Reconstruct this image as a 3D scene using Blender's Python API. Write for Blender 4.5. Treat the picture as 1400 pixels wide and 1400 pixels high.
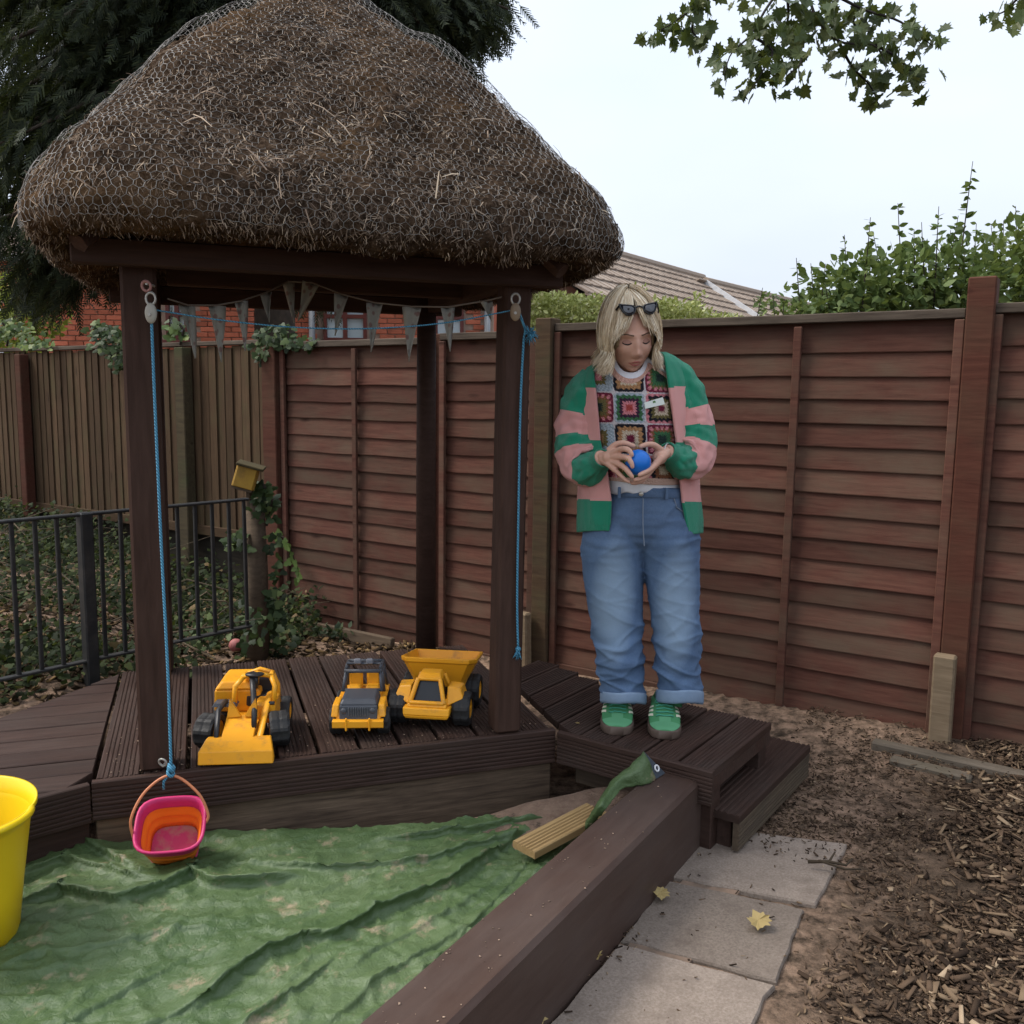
import bpy, bmesh, math, random
import numpy as np
from mathutils import Vector, Matrix, noise, Euler
R = math.radians
random.seed(7); rng = np.random.default_rng(7)
S = bpy.context.scene
for o in list(bpy.data.objects): bpy.data.objects.remove(o)
COL = S.collection
# ------------------------------------------------------------------ camera, sky, sun, exposure
FPX, CAMZ, PITCH, ROLL = 1250.0, 1.5, R(-7.34), 0.0123
cd = bpy.data.cameras.new('camera'); cam = bpy.data.objects.new('camera', cd); COL.objects.link(cam)
cd.sensor_width = 36; cd.sensor_fit = 'HORIZONTAL'; cd.lens = 36 * FPX / 1400; cd.clip_start = 0.05; cd.clip_end = 500
cam.location = (0, 0, CAMZ)
cam.rotation_euler = (Matrix.Rotation(R(90) + PITCH, 3, 'X') @ Matrix.Rotation(ROLL, 3, 'Z')).to_euler()
S.camera = cam
SUN_EL, SUN_AZ = R(54), R(-88)          # azimuth from +Y towards +X: the veiled sun stands high on the left
w = bpy.data.worlds.new('World'); S.world = w; w.use_nodes = True
nt = w.node_tree; nt.nodes.clear()
out = nt.nodes.new('ShaderNodeOutputWorld'); bg = nt.nodes.new('ShaderNodeBackground')
sky = nt.nodes.new('ShaderNodeTexSky'); sky.sky_type = 'NISHITA'; sky.sun_disc = False
sky.sun_elevation = SUN_EL; sky.sun_rotation = SUN_AZ; sky.dust_density = 6.0; sky.air_density = 1.0; sky.ozone_density = 1.0
bg.inputs['Strength'].default_value = 0.12
# an even cloud layer over the clear sky, thinner here and there
tc = nt.nodes.new('ShaderNodeTexCoord'); nz = nt.nodes.new('ShaderNodeTexNoise'); nz.inputs['Scale'].default_value = 1.6; nz.inputs['Detail'].default_value = 4
mp = nt.nodes.new('ShaderNodeMapping'); mp.inputs['Scale'].default_value = (1, 1, 2.5)
cr = nt.nodes.new('ShaderNodeMapRange'); cr.inputs[1].default_value = .3; cr.inputs[2].default_value = .7; cr.inputs[3].default_value = .6; cr.inputs[4].default_value = .95
mx = nt.nodes.new('ShaderNodeMix'); mx.data_type = 'RGBA'; mx.inputs['B'].default_value = (3.85, 4.2, 4.8, 1)
L = nt.links.new
L(tc.outputs['Generated'], mp.inputs['Vector']); L(mp.outputs[0], nz.inputs['Vector']); L(nz.outputs['Fac'], cr.inputs[0]); L(cr.outputs[0], mx.inputs['Factor'])
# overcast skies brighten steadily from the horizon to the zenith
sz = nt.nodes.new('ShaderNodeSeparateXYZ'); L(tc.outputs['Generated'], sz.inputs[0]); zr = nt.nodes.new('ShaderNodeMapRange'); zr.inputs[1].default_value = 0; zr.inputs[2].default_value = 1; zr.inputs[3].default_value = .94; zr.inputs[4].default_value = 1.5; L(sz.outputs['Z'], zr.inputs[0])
vm = nt.nodes.new('ShaderNodeVectorMath'); vm.operation = 'SCALE'
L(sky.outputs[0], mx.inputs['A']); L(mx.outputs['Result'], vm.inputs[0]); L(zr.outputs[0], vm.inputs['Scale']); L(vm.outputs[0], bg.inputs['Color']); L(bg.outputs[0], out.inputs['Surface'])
sd = bpy.data.lights.new('sun', 'SUN'); sd.energy = 1.5; sd.angle = R(18); sd.color = (1, .96, .9)
so = bpy.data.objects.new('sun', sd); COL.objects.link(so)
sdir = Vector((math.sin(SUN_AZ) * math.cos(SUN_EL), math.cos(SUN_AZ) * math.cos(SUN_EL), math.sin(SUN_EL)))
so.rotation_euler = sdir.to_track_quat('Z', 'Y').to_euler(); so.location = (-3, 6, 9)
vs = S.view_settings; vs.view_transform = 'Standard'; vs.look = 'None'; vs.exposure = 0.98; vs.gamma = 1.0; vs.use_curve_mapping = False
S.render.engine = 'CYCLES'; S.render.resolution_x = S.render.resolution_y = 1024

# ------------------------------------------------------------------ pixel -> direction helpers (1400 px photograph)
_f = Vector((0, math.cos(PITCH), math.sin(PITCH))); _r = Vector((1, 0, 0)); _u = _r.cross(_f)
def ray(x, y):
    dx, dy = x - 700, 700 - y; c, s = math.cos(ROLL), math.sin(ROLL)
    return _r * ((dx * c + dy * s) / FPX) + _u * ((-dx * s + dy * c) / FPX) + _f
def pz(x, y, h):
    d = ray(x, y); t = (h - CAMZ) / d.z; return Vector((0, 0, CAMZ)) + d * t
def py_(x, y, Y):
    d = ray(x, y); return Vector((0, 0, CAMZ)) + d * (Y / d.y)

# ------------------------------------------------------------------ mesh helpers
class MB:
    def __init__(s): s.v = []; s.f = []; s.m = []; s.cm = 0
    def add(s, vs, fs):
        o = len(s.v); s.v.extend(Vector(v) for v in vs)
        for f in fs: s.f.append(tuple(i + o for i in f)); s.m.append(s.cm)
    def box(s, c, d, rot=None, bev=0.0, taper=None):
        hx, hy, hz = d[0] / 2, d[1] / 2, d[2] / 2; b = min(bev, hx * .9, hy * .9, hz * .9); c = Vector(c)
        M = rot.to_matrix() if isinstance(rot, Euler) else rot
        if b <= 0:
            P = [Vector((x * hx, y * hy, z * hz)) for x in (-1, 1) for y in (-1, 1) for z in (-1, 1)]
            F = [(0, 1, 3, 2), (4, 6, 7, 5), (0, 4, 5, 1), (2, 3, 7, 6), (0, 2, 6, 4), (1, 5, 7, 3)]
        else:
            P = []; idx = {}
            for sx in (-1, 1):
                for sy in (-1, 1):
                    for sz in (-1, 1):
                        for a in range(3):
                            q = [hx - b, hy - b, hz - b]; q[a] += b
                            idx[(sx, sy, sz, a)] = len(P); P.append(Vector((sx * q[0], sy * q[1], sz * q[2])))
            F = []
            def put(l):
                n = (P[l[1]] - P[l[0]]).cross(P[l[2]] - P[l[0]]); m = sum((P[i] for i in l), Vector())
                F.append(tuple(l) if n.dot(m) > 0 else tuple(reversed(l)))
            for a in range(3):
                o1, o2 = [(1, 2), (0, 2), (0, 1)][a]
                for sg in (-1, 1):
                    l = []
                    for (p, q) in ((-1, -1), (1, -1), (1, 1), (-1, 1)):
                        k = [0, 0, 0]; k[a] = sg; k[o1] = p; k[o2] = q; l.append(idx[(*k, a)])
                    put(l)
                for p in (-1, 1):
                    for q in (-1, 1):
                        k = [0, 0, 0]; k[o1] = p; k[o2] = q; l = []
                        for e, ax in ((-1, o1), (1, o1), (1, o2), (-1, o2)):
                            k[a] = e; l.append(idx[(*k, ax)])
                        put(l)
            for sx in (-1, 1):
                for sy in (-1, 1):
                    for sz in (-1, 1): put([idx[(sx, sy, sz, a)] for a in range(3)])
        if taper: P = [Vector(taper(p)) for p in P]
        if M is not None: P = [M @ p for p in P]
        s.add([p + c for p in P], F); return s
    def loft(s, rings, cap=True, matf=None):
        n = len(rings[0]); o = len(s.v)
        for r in rings: s.v.extend(Vector(p) for p in r)
        for i in range(len(rings) - 1):
            for j in range(n):
                k = (j + 1) % n
                s.f.append((o + i * n + j, o + i * n + k, o + (i + 1) * n + k, o + (i + 1) * n + j)); s.m.append(matf(i, j) if matf else s.cm)
        if cap:
            s.f.append(tuple(o + j for j in reversed(range(n)))); s.m.append(s.cm)
            s.f.append(tuple(o + (len(rings) - 1) * n + j for j in range(n))); s.m.append(s.cm)
        return s
    def tube(s, pts, r, n=8, cap=True, flat=1.0):
        pts = [Vector(p) for p in pts]; rs = r if isinstance(r, (list, tuple)) else [r] * len(pts)
        rings = []; t0 = (pts[1] - pts[0]).normalized(); a = t0.orthogonal().normalized()
        for i, p in enumerate(pts):
            t = (pts[min(i + 1, len(pts) - 1)] - pts[max(i - 1, 0)]).normalized()
            a = (a - t * a.dot(t)).normalized(); b = t.cross(a)
            rings.append([p + (a * math.cos(2 * math.pi * j / n) + b * flat * math.sin(2 * math.pi * j / n)) * rs[i] for j in range(n)])
        return s.loft(rings, cap)
    def grid(s, P, matf=None):      # P[i][j] points
        o = len(s.v); ni, nj = len(P), len(P[0])
        for row in P: s.v.extend(Vector(p) for p in row)
        for i in range(ni - 1):
            for j in range(nj - 1):
                s.f.append((o + i * nj + j, o + i * nj + j + 1, o + (i + 1) * nj + j + 1, o + (i + 1) * nj + j)); s.m.append(matf(i, j) if matf else s.cm)
        return s
    def prism(s, poly, z0, z1):     # poly: list of (x,y) counter-clockwise
        n = len(poly); o = len(s.v)
        s.v.extend(Vector((x, y, z0)) for x, y in poly); s.v.extend(Vector((x, y, z1)) for x, y in poly)
        fs = [tuple(o + i for i in reversed(range(n))), tuple(o + n + i for i in range(n))] + [(o + i, o + (i + 1) % n, o + n + (i + 1) % n, o + n + i) for i in range(n)]
        s.f += fs; s.m += [s.cm] * len(fs); return s
    def lathe(s, prof, n=24, M=None):
        rings = [[(r * math.cos(2 * math.pi * j / n), r * math.sin(2 * math.pi * j / n), z) for j in range(n)] for r, z in prof]
        if M is not None: rings = [[M @ Vector(p) for p in r] for r in rings]
        return s.loft(rings, cap=True)
    def ball(s, c, r, nu=16, nv=10, sc=(1, 1, 1), M=None):
        P = [[Vector((math.sin(math.pi * i / nv) * math.cos(2 * math.pi * j / nu) * r * sc[0], math.sin(math.pi * i / nv) * math.sin(2 * math.pi * j / nu) * r * sc[1], math.cos(math.pi * i / nv) * r * sc[2])) for j in range(nu)] for i in range(1, nv)]
        P = [[Vector((0, 0, r * sc[2]))] * nu] + P + [[Vector((0, 0, -r * sc[2]))] * nu]
        if M is not None: P = [[M @ p for p in q] for q in P]
        return s.loft([[p + Vector(c) for p in reversed(q)] for q in P], cap=False)
    def xf(s, M): s.v = [M @ v for v in s.v]; return s
    def mesh(s, name, mats, smooth=False):
        me = bpy.data.meshes.new(name); me.from_pydata([tuple(v) for v in s.v], [], s.f)
        for m in (mats if isinstance(mats, (list, tuple)) else [mats]): me.materials.append(m)
        if isinstance(mats, (list, tuple)) and len(mats) > 1: me.polygons.foreach_set('material_index', s.m)
        if smooth: me.shade_smooth()
        me.update(); return me
    def build(s, name, mats, parent=None, smooth=False, **kw):
        return link(name, s.mesh(name, mats, smooth), parent, **kw)
def link(name, me, parent=None, loc=(0, 0, 0), rot=(0, 0, 0), scale=None, label=None, cat=None, group=None, kind=None):
    o = bpy.data.objects.new(name, me); COL.objects.link(o); o.location = loc; o.rotation_euler = rot
    if scale: o.scale = scale
    if parent is not None: o.parent = parent
    if label: o['label'] = label
    if cat: o['category'] = cat
    if group: o['group'] = group
    if kind: o['kind'] = kind
    return o
def thing(name, label, cat, loc=(0, 0, 0), rotz=0, group=None):
    return link(name, None, None, loc, (0, 0, rotz), None, label, cat, group)
def npmesh(name, V, Fq, mat, smooth=False, k=4):
    """fast mesh from numpy arrays: V (n,3), Fq (m,k)"""
    me = bpy.data.meshes.new(name); V = np.asarray(V, np.float32); Fq = np.asarray(Fq, np.int32)
    me.vertices.add(len(V)); me.vertices.foreach_set('co', V.ravel())
    me.loops.add(Fq.size); me.loops.foreach_set('vertex_index', Fq.ravel())
    me.polygons.add(len(Fq)); me.polygons.foreach_set('loop_start', np.arange(0, Fq.size, k, dtype=np.int32)); me.polygons.foreach_set('loop_total', np.full(len(Fq), k, np.int32))
    me.materials.append(mat); me.update(calc_edges=True)
    if smooth: me.shade_smooth()
    return me
def scatter(name, tv, tf, P, X, Yv, Z, sc, mat, smooth=False):
    """copies of a small template (tv,tf) at P with axes X,Yv,Z and sizes sc, in one mesh"""
    tv = np.asarray(tv, float); tf = np.asarray(tf, int); n = len(P); sc = np.asarray(sc, float).reshape(n, 1, 1)
    V = P[:, None, :] + sc * (tv[None, :, 0, None] * X[:, None, :] + tv[None, :, 1, None] * Yv[:, None, :] + tv[None, :, 2, None] * Z[:, None, :])
    Fq = (tf[None] + (np.arange(n) * len(tv))[:, None, None]).reshape(-1, tf.shape[1])
    return npmesh(name, V.reshape(-1, 3), Fq, mat, smooth, tf.shape[1])
def unit(a): return a / np.maximum(np.linalg.norm(a, axis=-1, keepdims=True), 1e-9)
def frames(Yd, up=None):
    """axes with Y along Yd and a random roll"""
    Yd = unit(Yd); r = unit(rng.normal(size=Yd.shape)) if up is None else up
    X = unit(np.cross(Yd, r)); return X, Yd, np.cross(X, Yd)
def nz3(x, y, z=0.0, s=1.0): return noise.noise(Vector((x * s, y * s, z * s)))
def fbm(x, y, z=0.0, s=1.0, o=4): return noise.fractal(Vector((x * s, y * s, z * s)), 1.0, 2.0, o)
def crom(P, n):
    """Catmull-Rom through rows of P (list of tuples), n samples"""
    P = np.asarray(P, float); m = len(P); Q = np.vstack([2 * P[0] - P[1], P, 2 * P[-1] - P[-2]]); o = []
    for q in np.linspace(0, m - 1, n):
        i = min(int(q), m - 2); t = q - i; a, b, c, d = Q[i], Q[i + 1], Q[i + 2], Q[i + 3]
        o.append(.5 * (2 * b + (c - a) * t + (2 * a - 5 * b + 4 * c - d) * t * t + (3 * b - a - 3 * c + d) * t ** 3))
    return np.array(o)

# ------------------------------------------------------------------ materials
def newmat(name):
    m = bpy.data.materials.new(name); m.use_nodes = True; n = m.node_tree; b = n.nodes['Principled BSDF']; return m, n, b
def N(n, t, **kw):
    q = n.nodes.new(t)
    for k, v in kw.items():
        if k in q.inputs: q.inputs[k].default_value = v
        else: setattr(q, k, v)
    return q
def ramp(n, fac, stops):
    q = n.nodes.new('ShaderNodeValToRGB'); e = q.color_ramp.elements
    while len(e) < len(stops): e.new(.5)
    for i, (p, c) in enumerate(stops): e[i].position = p; e[i].color = (*c, 1) if len(c) == 3 else c
    n.links.new(fac, q.inputs[0]); return q.outputs[0]
def mixc(n, fac, a, b, mode='MIX'):
    q = n.nodes.new('ShaderNodeMix'); q.data_type = 'RGBA'; q.blend_type = mode
    for k, v in (('Factor', fac), ('A', a), ('B', b)):
        if hasattr(v, 'is_linked'): n.links.new(v, q.inputs[k])
        elif k == 'Factor': q.inputs[k].default_value = v
        else: q.inputs[k].default_value = (*v, 1)
    return q.outputs['Result']
def mth(n, op, a, b=0.0):
    q = n.nodes.new('ShaderNodeMath'); q.operation = op
    for i, v in enumerate((a, b)):
        if hasattr(v, 'is_linked'): n.links.new(v, q.inputs[i])
        else: q.inputs[i].default_value = v
    return q.outputs[0]
def coords(n, scale=(1, 1, 1), rnd=True):
    t = N(n, 'ShaderNodeTexCoord'); v = t.outputs['Object']
    if rnd:
        oi = N(n, 'ShaderNodeObjectInfo'); a = N(n, 'ShaderNodeVectorMath', operation='ADD'); n.links.new(v, a.inputs[0])
        n.links.new(mth(n, 'MULTIPLY', oi.outputs['Random'], 37.0), a.inputs[1]); v = a.outputs[0]
    m = N(n, 'ShaderNodeMapping', Scale=scale); n.links.new(v, m.inputs['Vector']); return m.outputs[0]
def noisef(n, vec, scale, detail=5, rough=.6, dist=0.0):
    q = N(n, 'ShaderNodeTexNoise', Scale=scale, Detail=detail, Roughness=rough, Distortion=dist); n.links.new(vec, q.inputs['Vector']); return q.outputs['Fac']
def bump(n, b, h, strength=.3, dist=.01):
    q = N(n, 'ShaderNodeBump', Strength=strength, Distance=dist); n.links.new(h, q.inputs['Height']); n.links.new(q.outputs[0], b.inputs['Normal'])
def wood(name, c1, c2, rough=.75, grain=14, vary=.25, dirt=(.05, .045, .035), dirtamt=.35, bstr=.35, knots=True, green=None, spec=.12):
    m, n, b = newmat(name)
    g = noisef(n, coords(n, (1.0, grain, grain)), 5.0, 7, .62, .4)
    c = ramp(n, g, [(.3, c1), (.7, c2)])
    big = noisef(n, coords(n, (1.2, 2.2, 2.2)), 2.3, 5, .6)
    c = mixc(n, mth(n, 'MULTIPLY', ramp(n, big, [(.42, (0, 0, 0)), (.72, (1, 1, 1))]), dirtamt), c, dirt)
    if green:
        gg = noisef(n, coords(n, (1, 1.5, 1.5)), 3.1, 4); c = mixc(n, mth(n, 'MULTIPLY', ramp(n, gg, [(.5, (0, 0, 0)), (.75, (1, 1, 1))]), .75), c, green)
    if knots:
        vo = N(n, 'ShaderNodeTexVoronoi', Scale=2.3); n.links.new(coords(n, (1, 3.2, 3.2)), vo.inputs['Vector'])
        c = mixc(n, ramp(n, vo.outputs['Distance'], [(.03, (.75, .75, .75)), (.13, (0, 0, 0))]), c, tuple(x * .35 for x in c1))
    oi = N(n, 'ShaderNodeObjectInfo'); hs = N(n, 'ShaderNodeHueSaturation')
    mr = N(n, 'ShaderNodeMapRange'); mr.inputs[3].default_value = 1 - vary; mr.inputs[4].default_value = 1 + vary; n.links.new(oi.outputs['Random'], mr.inputs[0])
    n.links.new(mr.outputs[0], hs.inputs['Value']); n.links.new(c, hs.inputs['Color']); n.links.new(hs.outputs[0], b.inputs['Base Color'])
    rr = N(n, 'ShaderNodeMapRange'); rr.inputs[3].default_value = rough - .12; rr.inputs[4].default_value = rough + .12; n.links.new(big, rr.inputs[0]); n.links.new(rr.outputs[0], b.inputs['Roughness'])
    b.inputs['Specular IOR Level'].default_value = spec; bump(n, b, g, bstr, .004); return m
def plain(name, c, rough=.5, c2=None, scale=8, bstr=.0, metal=0.0, detail=5, dirt=None, dirtscale=5, dirtlo=.55, spec=.35, rnd=True, bscale=None):
    m, n, b = newmat(name); v = coords(n, rnd=rnd); f = noisef(n, v, scale, detail)
    col = ramp(n, f, [(.3, c), (.7, c2 or tuple(x * .8 for x in c))])
    if dirt: col = mixc(n, mth(n, 'MULTIPLY', ramp(n, noisef(n, v, dirtscale, 6, .65), [(dirtlo, (0, 0, 0)), (dirtlo + .15, (1, 1, 1))]), .7), col, dirt)
    n.links.new(col, b.inputs['Base Color']); b.inputs['Roughness'].default_value = rough; b.inputs['Metallic'].default_value = metal; b.inputs['Specular IOR Level'].default_value = spec
    if bstr: bump(n, b, noisef(n, v, bscale or scale * 3, 5), bstr, .004)
    return m
def leafmat(name, cols, trans=.3, rough=.5, spec=.35):
    """each leaf its own shade (random per island), a little light passing through"""
    m, n, b = newmat(name); g = N(n, 'ShaderNodeNewGeometry'); c = ramp(n, g.outputs['Random Per Island'], cols)
    n.links.new(c, b.inputs['Base Color']); b.inputs['Roughness'].default_value = rough; b.inputs['Specular IOR Level'].default_value = spec
    t = N(n, 'ShaderNodeBsdfTranslucent'); n.links.new(mixc(n, .5, c, (.16, .2, .03)), t.inputs[0]); ms = N(n, 'ShaderNodeMixShader', Fac=trans)
    n.links.new(b.outputs[0], ms.inputs[1]); n.links.new(t.outputs[0], ms.inputs[2]); n.links.new(ms.outputs[0], n.nodes['Material Output'].inputs[0]); return m
M_FENCE = wood('fence_stain', (.07, .028, .02), (.118, .052, .036), .8, 12, .26, (.1, .07, .048), .8)
M_FPOST = wood('fence_post_stain', (.055, .019, .0125), (.086, .033, .021), .8, 10, .15, (.06, .05, .03), .4)
M_CAP = wood('weathered_cap', (.055, .042, .032), (.12, .095, .072), .85, 14, .15, (.03, .025, .02), .5)
M_FEATHER = wood('feather_board', (.05, .03, .017), (.088, .054, .03), .85, 12, .2, (.04, .03, .018), .4, green=(.065, .055, .026))  # brown darkened to hold the conifer's shade on this fence
M_DECK = wood('deck_stain', (.031, .0175, .0132), (.06, .035, .027), .55, 12, .18, (.06, .05, .043), .3, knots=False, spec=.16)
M_GPOST = wood('gazebo_stain', (.036, .019, .0135), (.064, .035, .026), .7, 9, .12, (.06, .036, .026), .35)
M_BEAM = wood('sleeper_paint', (.052, .031, .024), (.07, .044, .034), .5, 8, .05, (.1, .08, .07), .35, bstr=.2, knots=False, spec=.2)
M_RAW = wood('rough_riser', (.055, .038, .026), (.17, .12, .08), .85, 16, .1, (.03, .02, .016), .5)
M_PLANK = wood('fresh_plank', (.27, .175, .075), (.37, .25, .115), .7, 12, .0, (.2, .13, .06), .2, knots=False)
M_GREY = wood('grey_timber', (.09, .073, .056), (.16, .13, .1), .9, 14, .1, (.06, .05, .036), .5, green=(.1, .085, .055))
M_TAN = wood('tan_stake', (.17, .12, .075), (.27, .2, .13), .9, 12, .1, (.1, .08, .05), .5)
M_STUMP = wood('bare_stump', (.07, .05, .035), (.13, .095, .065), .9, 10, .1)
# ================================================================== THE SETTING
GA, GB = Vector((.9455, .3256, 0)), Vector((-.3256, .9455, 0)); GC = Vector((-.76, 3.51, 0))       # gazebo square: along, across, centre
GROT = math.atan2(.3256, .9455); DZ = .30
def G(a, b, z=0.0): return GC + GA * a + GB * b + Vector((0, 0, z))
FP0 = Vector((1.86, 3.83, 0)); FD = Vector((-.8313, .5559, 0)); FN = Vector((.5559, .8313, 0)); FROT = math.atan2(-FD.y, -FD.x)   # fence line
def FS(px, py=600):        # distance along the fence where a pixel ray meets it
    d = ray(px, py); o = Vector((0, 0, CAMZ)); t = (FP0 - o).dot(FN) / d.dot(FN); return (o + d * t - FP0).dot(FD)
def FPt(s, off=0.0, z=0.0): return FP0 + FD * s - FN * off + Vector((0, 0, z))       # off>0 towards the camera
BD = Vector((-.526, -.850, 0)); BN = Vector((.850, -.526, 0))                            # sandpit beam: direction to the camera, outward
B0 = Vector((.665, 2.925, 0))
def sstep(a, b, x): t = min(1, max(0, (x - a) / (b - a))); return t * t * (3 - 2 * t)
def gz(x, y):
    p = Vector((x, y, 0)) - GC; a, b = p.dot(GA), p.dot(GB)
    f = (Vector((x, y, 0)) - FP0); fs = f.dot(FD); fo = -f.dot(FN)
    h = .008 * fbm(x, y, 0, 3.0)
    bank = sstep(.6, 1.0, -a) * sstep(-.9, .1, b)                       # bank by the railing, left of the deck
    h += .17 * bank
    h += .05 * sstep(.6, .9, b) * sstep(2.2, 3.0, fs) - .11 * sstep(.55, .15, abs(fo)) * sstep(2.2, 3.4, fs) * (1 - sstep(4.2, 4.6, fs))
    h += .35 * sstep(.9, 2.6, -a) * sstep(.4, 1.6, b) * sstep(0.05, .6, fo)
    h += .05 * sstep(.55, .1, abs(fo)) * (1 - sstep(.9, 1.6, fs)) * (fo > 0)     # soil heaped against the right panels
    h += .018 * sstep(1.15, 1.6, x) * (1 + nz3(x, y, 3, 5))
    return h
def axis(lo, hi, n, ext):
    core = list(np.linspace(lo, hi, n)); outl = [lo - e for e in ext][::-1]; outr = [hi + e for e in ext]; return outl + core + outr
ext = (.3, .8, 1.6, 3, 6, 12, 25, 50, 90)
gx, gy = axis(-4.5, 3.2, 155, ext), axis(.8, 8.0, 145, ext)
m, n, b = newmat('soil')
t = N(n, 'ShaderNodeTexCoord'); v = t.outputs['Object']
soil = ramp(n, noisef(n, v, 26, 8, .7), [(.3, (.025, .018, .012)), (.55, (.075, .052, .035)), (.75, (.15, .105, .07))])
sand = ramp(n, noisef(n, v, 40, 6, .6), [(.3, (.26, .17, .115)), (.7, (.36, .245, .17))])
# sand trodden along the slabs: distance from the slab edge line, broken up by noise
sp = N(n, 'ShaderNodeVectorMath', operation='DOT_PRODUCT'); sp.inputs[1].default_value = (.85, -.526, 0); n.links.new(v, sp.inputs[0])
dd = mth(n, 'ADD', sp.outputs['Value'], mth(n, 'MULTIPLY', noisef(n, v, 6, 5, .65), .42))
msk = ramp(n, mth(n, 'ADD', dd, 1.0), [(.60, (1, 1, 1)), (.98, (0, 0, 0))])
spk = ramp(n, noisef(n, v, 18, 6, .7), [(.38, (0, 0, 0)), (.60, (1, 1, 1))])
n.links.new(mixc(n, mth(n, 'MULTIPLY', msk, spk), soil, sand), b.inputs['Base Color']); b.inputs['Roughness'].default_value = .95; b.inputs['Specular IOR Level'].default_value = .15
bump(n, b, noisef(n, v, 60, 8, .7), .8, .02); M_SOIL = m
V = [(x, y, gz(x, y)) for y in gy for x in gx]; nx = len(gx)
Fq = [(j * nx + i, j * nx + i + 1, (j + 1) * nx + i + 1, (j + 1) * nx + i) for j in range(len(gy) - 1) for i in range(nx - 1)]
link('ground', npmesh('ground', V, Fq, M_SOIL, True), kind='structure')
# --- paving path: each slab a piece of the path
m, n, b = newmat('slab'); v = coords(n); f1 = noisef(n, v, 3.5, 5, .6); f2 = noisef(n, v, 140, 3, .7); f3 = noisef(n, v, 7, 6, .7)
c = ramp(n, f1, [(.3, (.165, .128, .098)), (.7, (.265, .21, .165))]); c = mixc(n, .35, c, ramp(n, f2, [(.3, (.12, .1, .085)), (.7, (.42, .36, .31))]))
c = mixc(n, mth(n, 'MULTIPLY', ramp(n, f3, [(.46, (0, 0, 0)), (.66, (1, 1, 1))]), .6), c, (.11, .085, .068))
oi = N(n, 'ShaderNodeObjectInfo'); hs = N(n, 'ShaderNodeHueSaturation'); mr = N(n, 'ShaderNodeMapRange'); mr.inputs[3].default_value = .72; mr.inputs[4].default_value = 1.2
n.links.new(oi.outputs['Random'], mr.inputs[0]); n.links.new(mr.outputs[0], hs.inputs['Value']); n.links.new(c, hs.inputs['Color']); n.links.new(hs.outputs[0], b.inputs['Base Color'])
b.inputs['Roughness'].default_value = .95; b.inputs['Specular IOR Level'].default_value = .1; bump(n, b, f2, .5, .004); M_SLAB = m
path = link('path', None, kind='structure', loc=(.7, 2.6, 0))
base = MB().prism([(p.x - .7, p.y - 2.6) for p in (B0 + BN * .03 - BD * .02, B0 + BN * .03 + BD * 2.6, B0 + BN * .2 + BD * 2.6, B0 + BN * .2 - BD * .02)], -.04, .009)
base.build('sand_bed', plain('sand_bed', (.3, .2, .14), .95, (.1, .075, .055), 9, .6, rnd=False), path)
SL = [[(932, 1192), (1128, 1226), (1170, 1141), (975, 1122)], [(864, 1279), (1076, 1330), (1113, 1231), (926, 1197)], [(768, 1396), (1050, 1402), (1073, 1335), (860, 1284)]]
for q in SL:
    P = [pz(x, y, .016) for x, y in q]
    if q is SL[2]: P[0] = P[3] + (P[0] - P[3]) * 1.9; P[1] = P[2] + (P[1] - P[2]) * 3.0; P[1] = P[2] + (P[0] - P[3]).normalized() * .42
    c0 = sum(P, Vector()) / 4; mb = MB(); rings = []
    for k, (sh, zz) in enumerate(((1.0, -.06), (1.0, .010), (.982, .016))):
        ring = []
        for e in range(4):
            for t_ in range(7):
                p = P[e].lerp(P[(e + 1) % 4], t_ / 7.0); p = c0 + (p - c0) * sh; p = p + Vector((nz3(p.x, p.y, 0, 21), nz3(p.x, p.y, 9, 21), 0)) * .009
                ring.append((p.x - c0.x, p.y - c0.y, zz))
        rings.append(ring)
    mb.loft(rings, cap=True); mb.build('slab', M_SLAB, path, loc=(c0.x - .7, c0.y - 2.6, random.uniform(-.004, .006)), rot=(random.uniform(-.008, .008), random.uniform(-.008, .008), 0))
# --- bark chips and litter over the soil (nobody could count them)
def chips(n, fpos, lmin, lmax, wmin, wmax, tilt=.5):
    P = []; 
    while len(P) < n:
        q = fpos()
        if q is not None: P.append((q[0], q[1], gz(q[0], q[1]) + random.random() ** 2 * .02 + .002))
    P = np.array(P); a = rng.uniform(0, 2 * np.pi, n); X = np.c_[np.cos(a), np.sin(a), rng.normal(0, tilt * .5, n)]; X = unit(X)
    Z = unit(np.c_[rng.normal(0, tilt, n), rng.normal(0, tilt, n), np.ones(n)]); Yv = unit(np.cross(Z, X)); Z = np.cross(X, Yv)
    l = rng.uniform(lmin, 1, n) ** 2.2 * lmax + lmin * lmax; wd = rng.uniform(wmin, wmax, n)
    return P, X * l[:, None], Yv * wd[:, None], Z * rng.uniform(.002, .006, n)[:, None]
BOXV = [(-.5, -.35, -.5), (.5, -.5, -.5), (.42, .5, -.5), (-.5, .4, -.5), (-.5, -.35, .5), (.5, -.45, .4), (.4, .5, .5), (-.48, .38, .5)]
BOXF = [(3, 2, 1, 0), (4, 5, 6, 7), (0, 1, 5, 4), (1, 2, 6, 5), (2, 3, 7, 6), (3, 0, 4, 7)]
def bark_pos():
    x, y = random.uniform(.5, 3.0), random.uniform(1.5, 4.6); p = Vector((x, y, 0))
    e = (p - B0).dot(BN) - .50; f = -(p - FP0).dot(FN); s = (p - FP0).dot(FD)
    if f < .03 or e < -.02: return None
    dens = sstep(.06, .5, e + .3 * fbm(x, y, 0, 2.5)) * .95 + .05
    if s > .55: dens *= .22
    if (p - pz(1040, 1060, 0)).length < .22: return None
    return (x, y) if random.random() < dens else None
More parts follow.
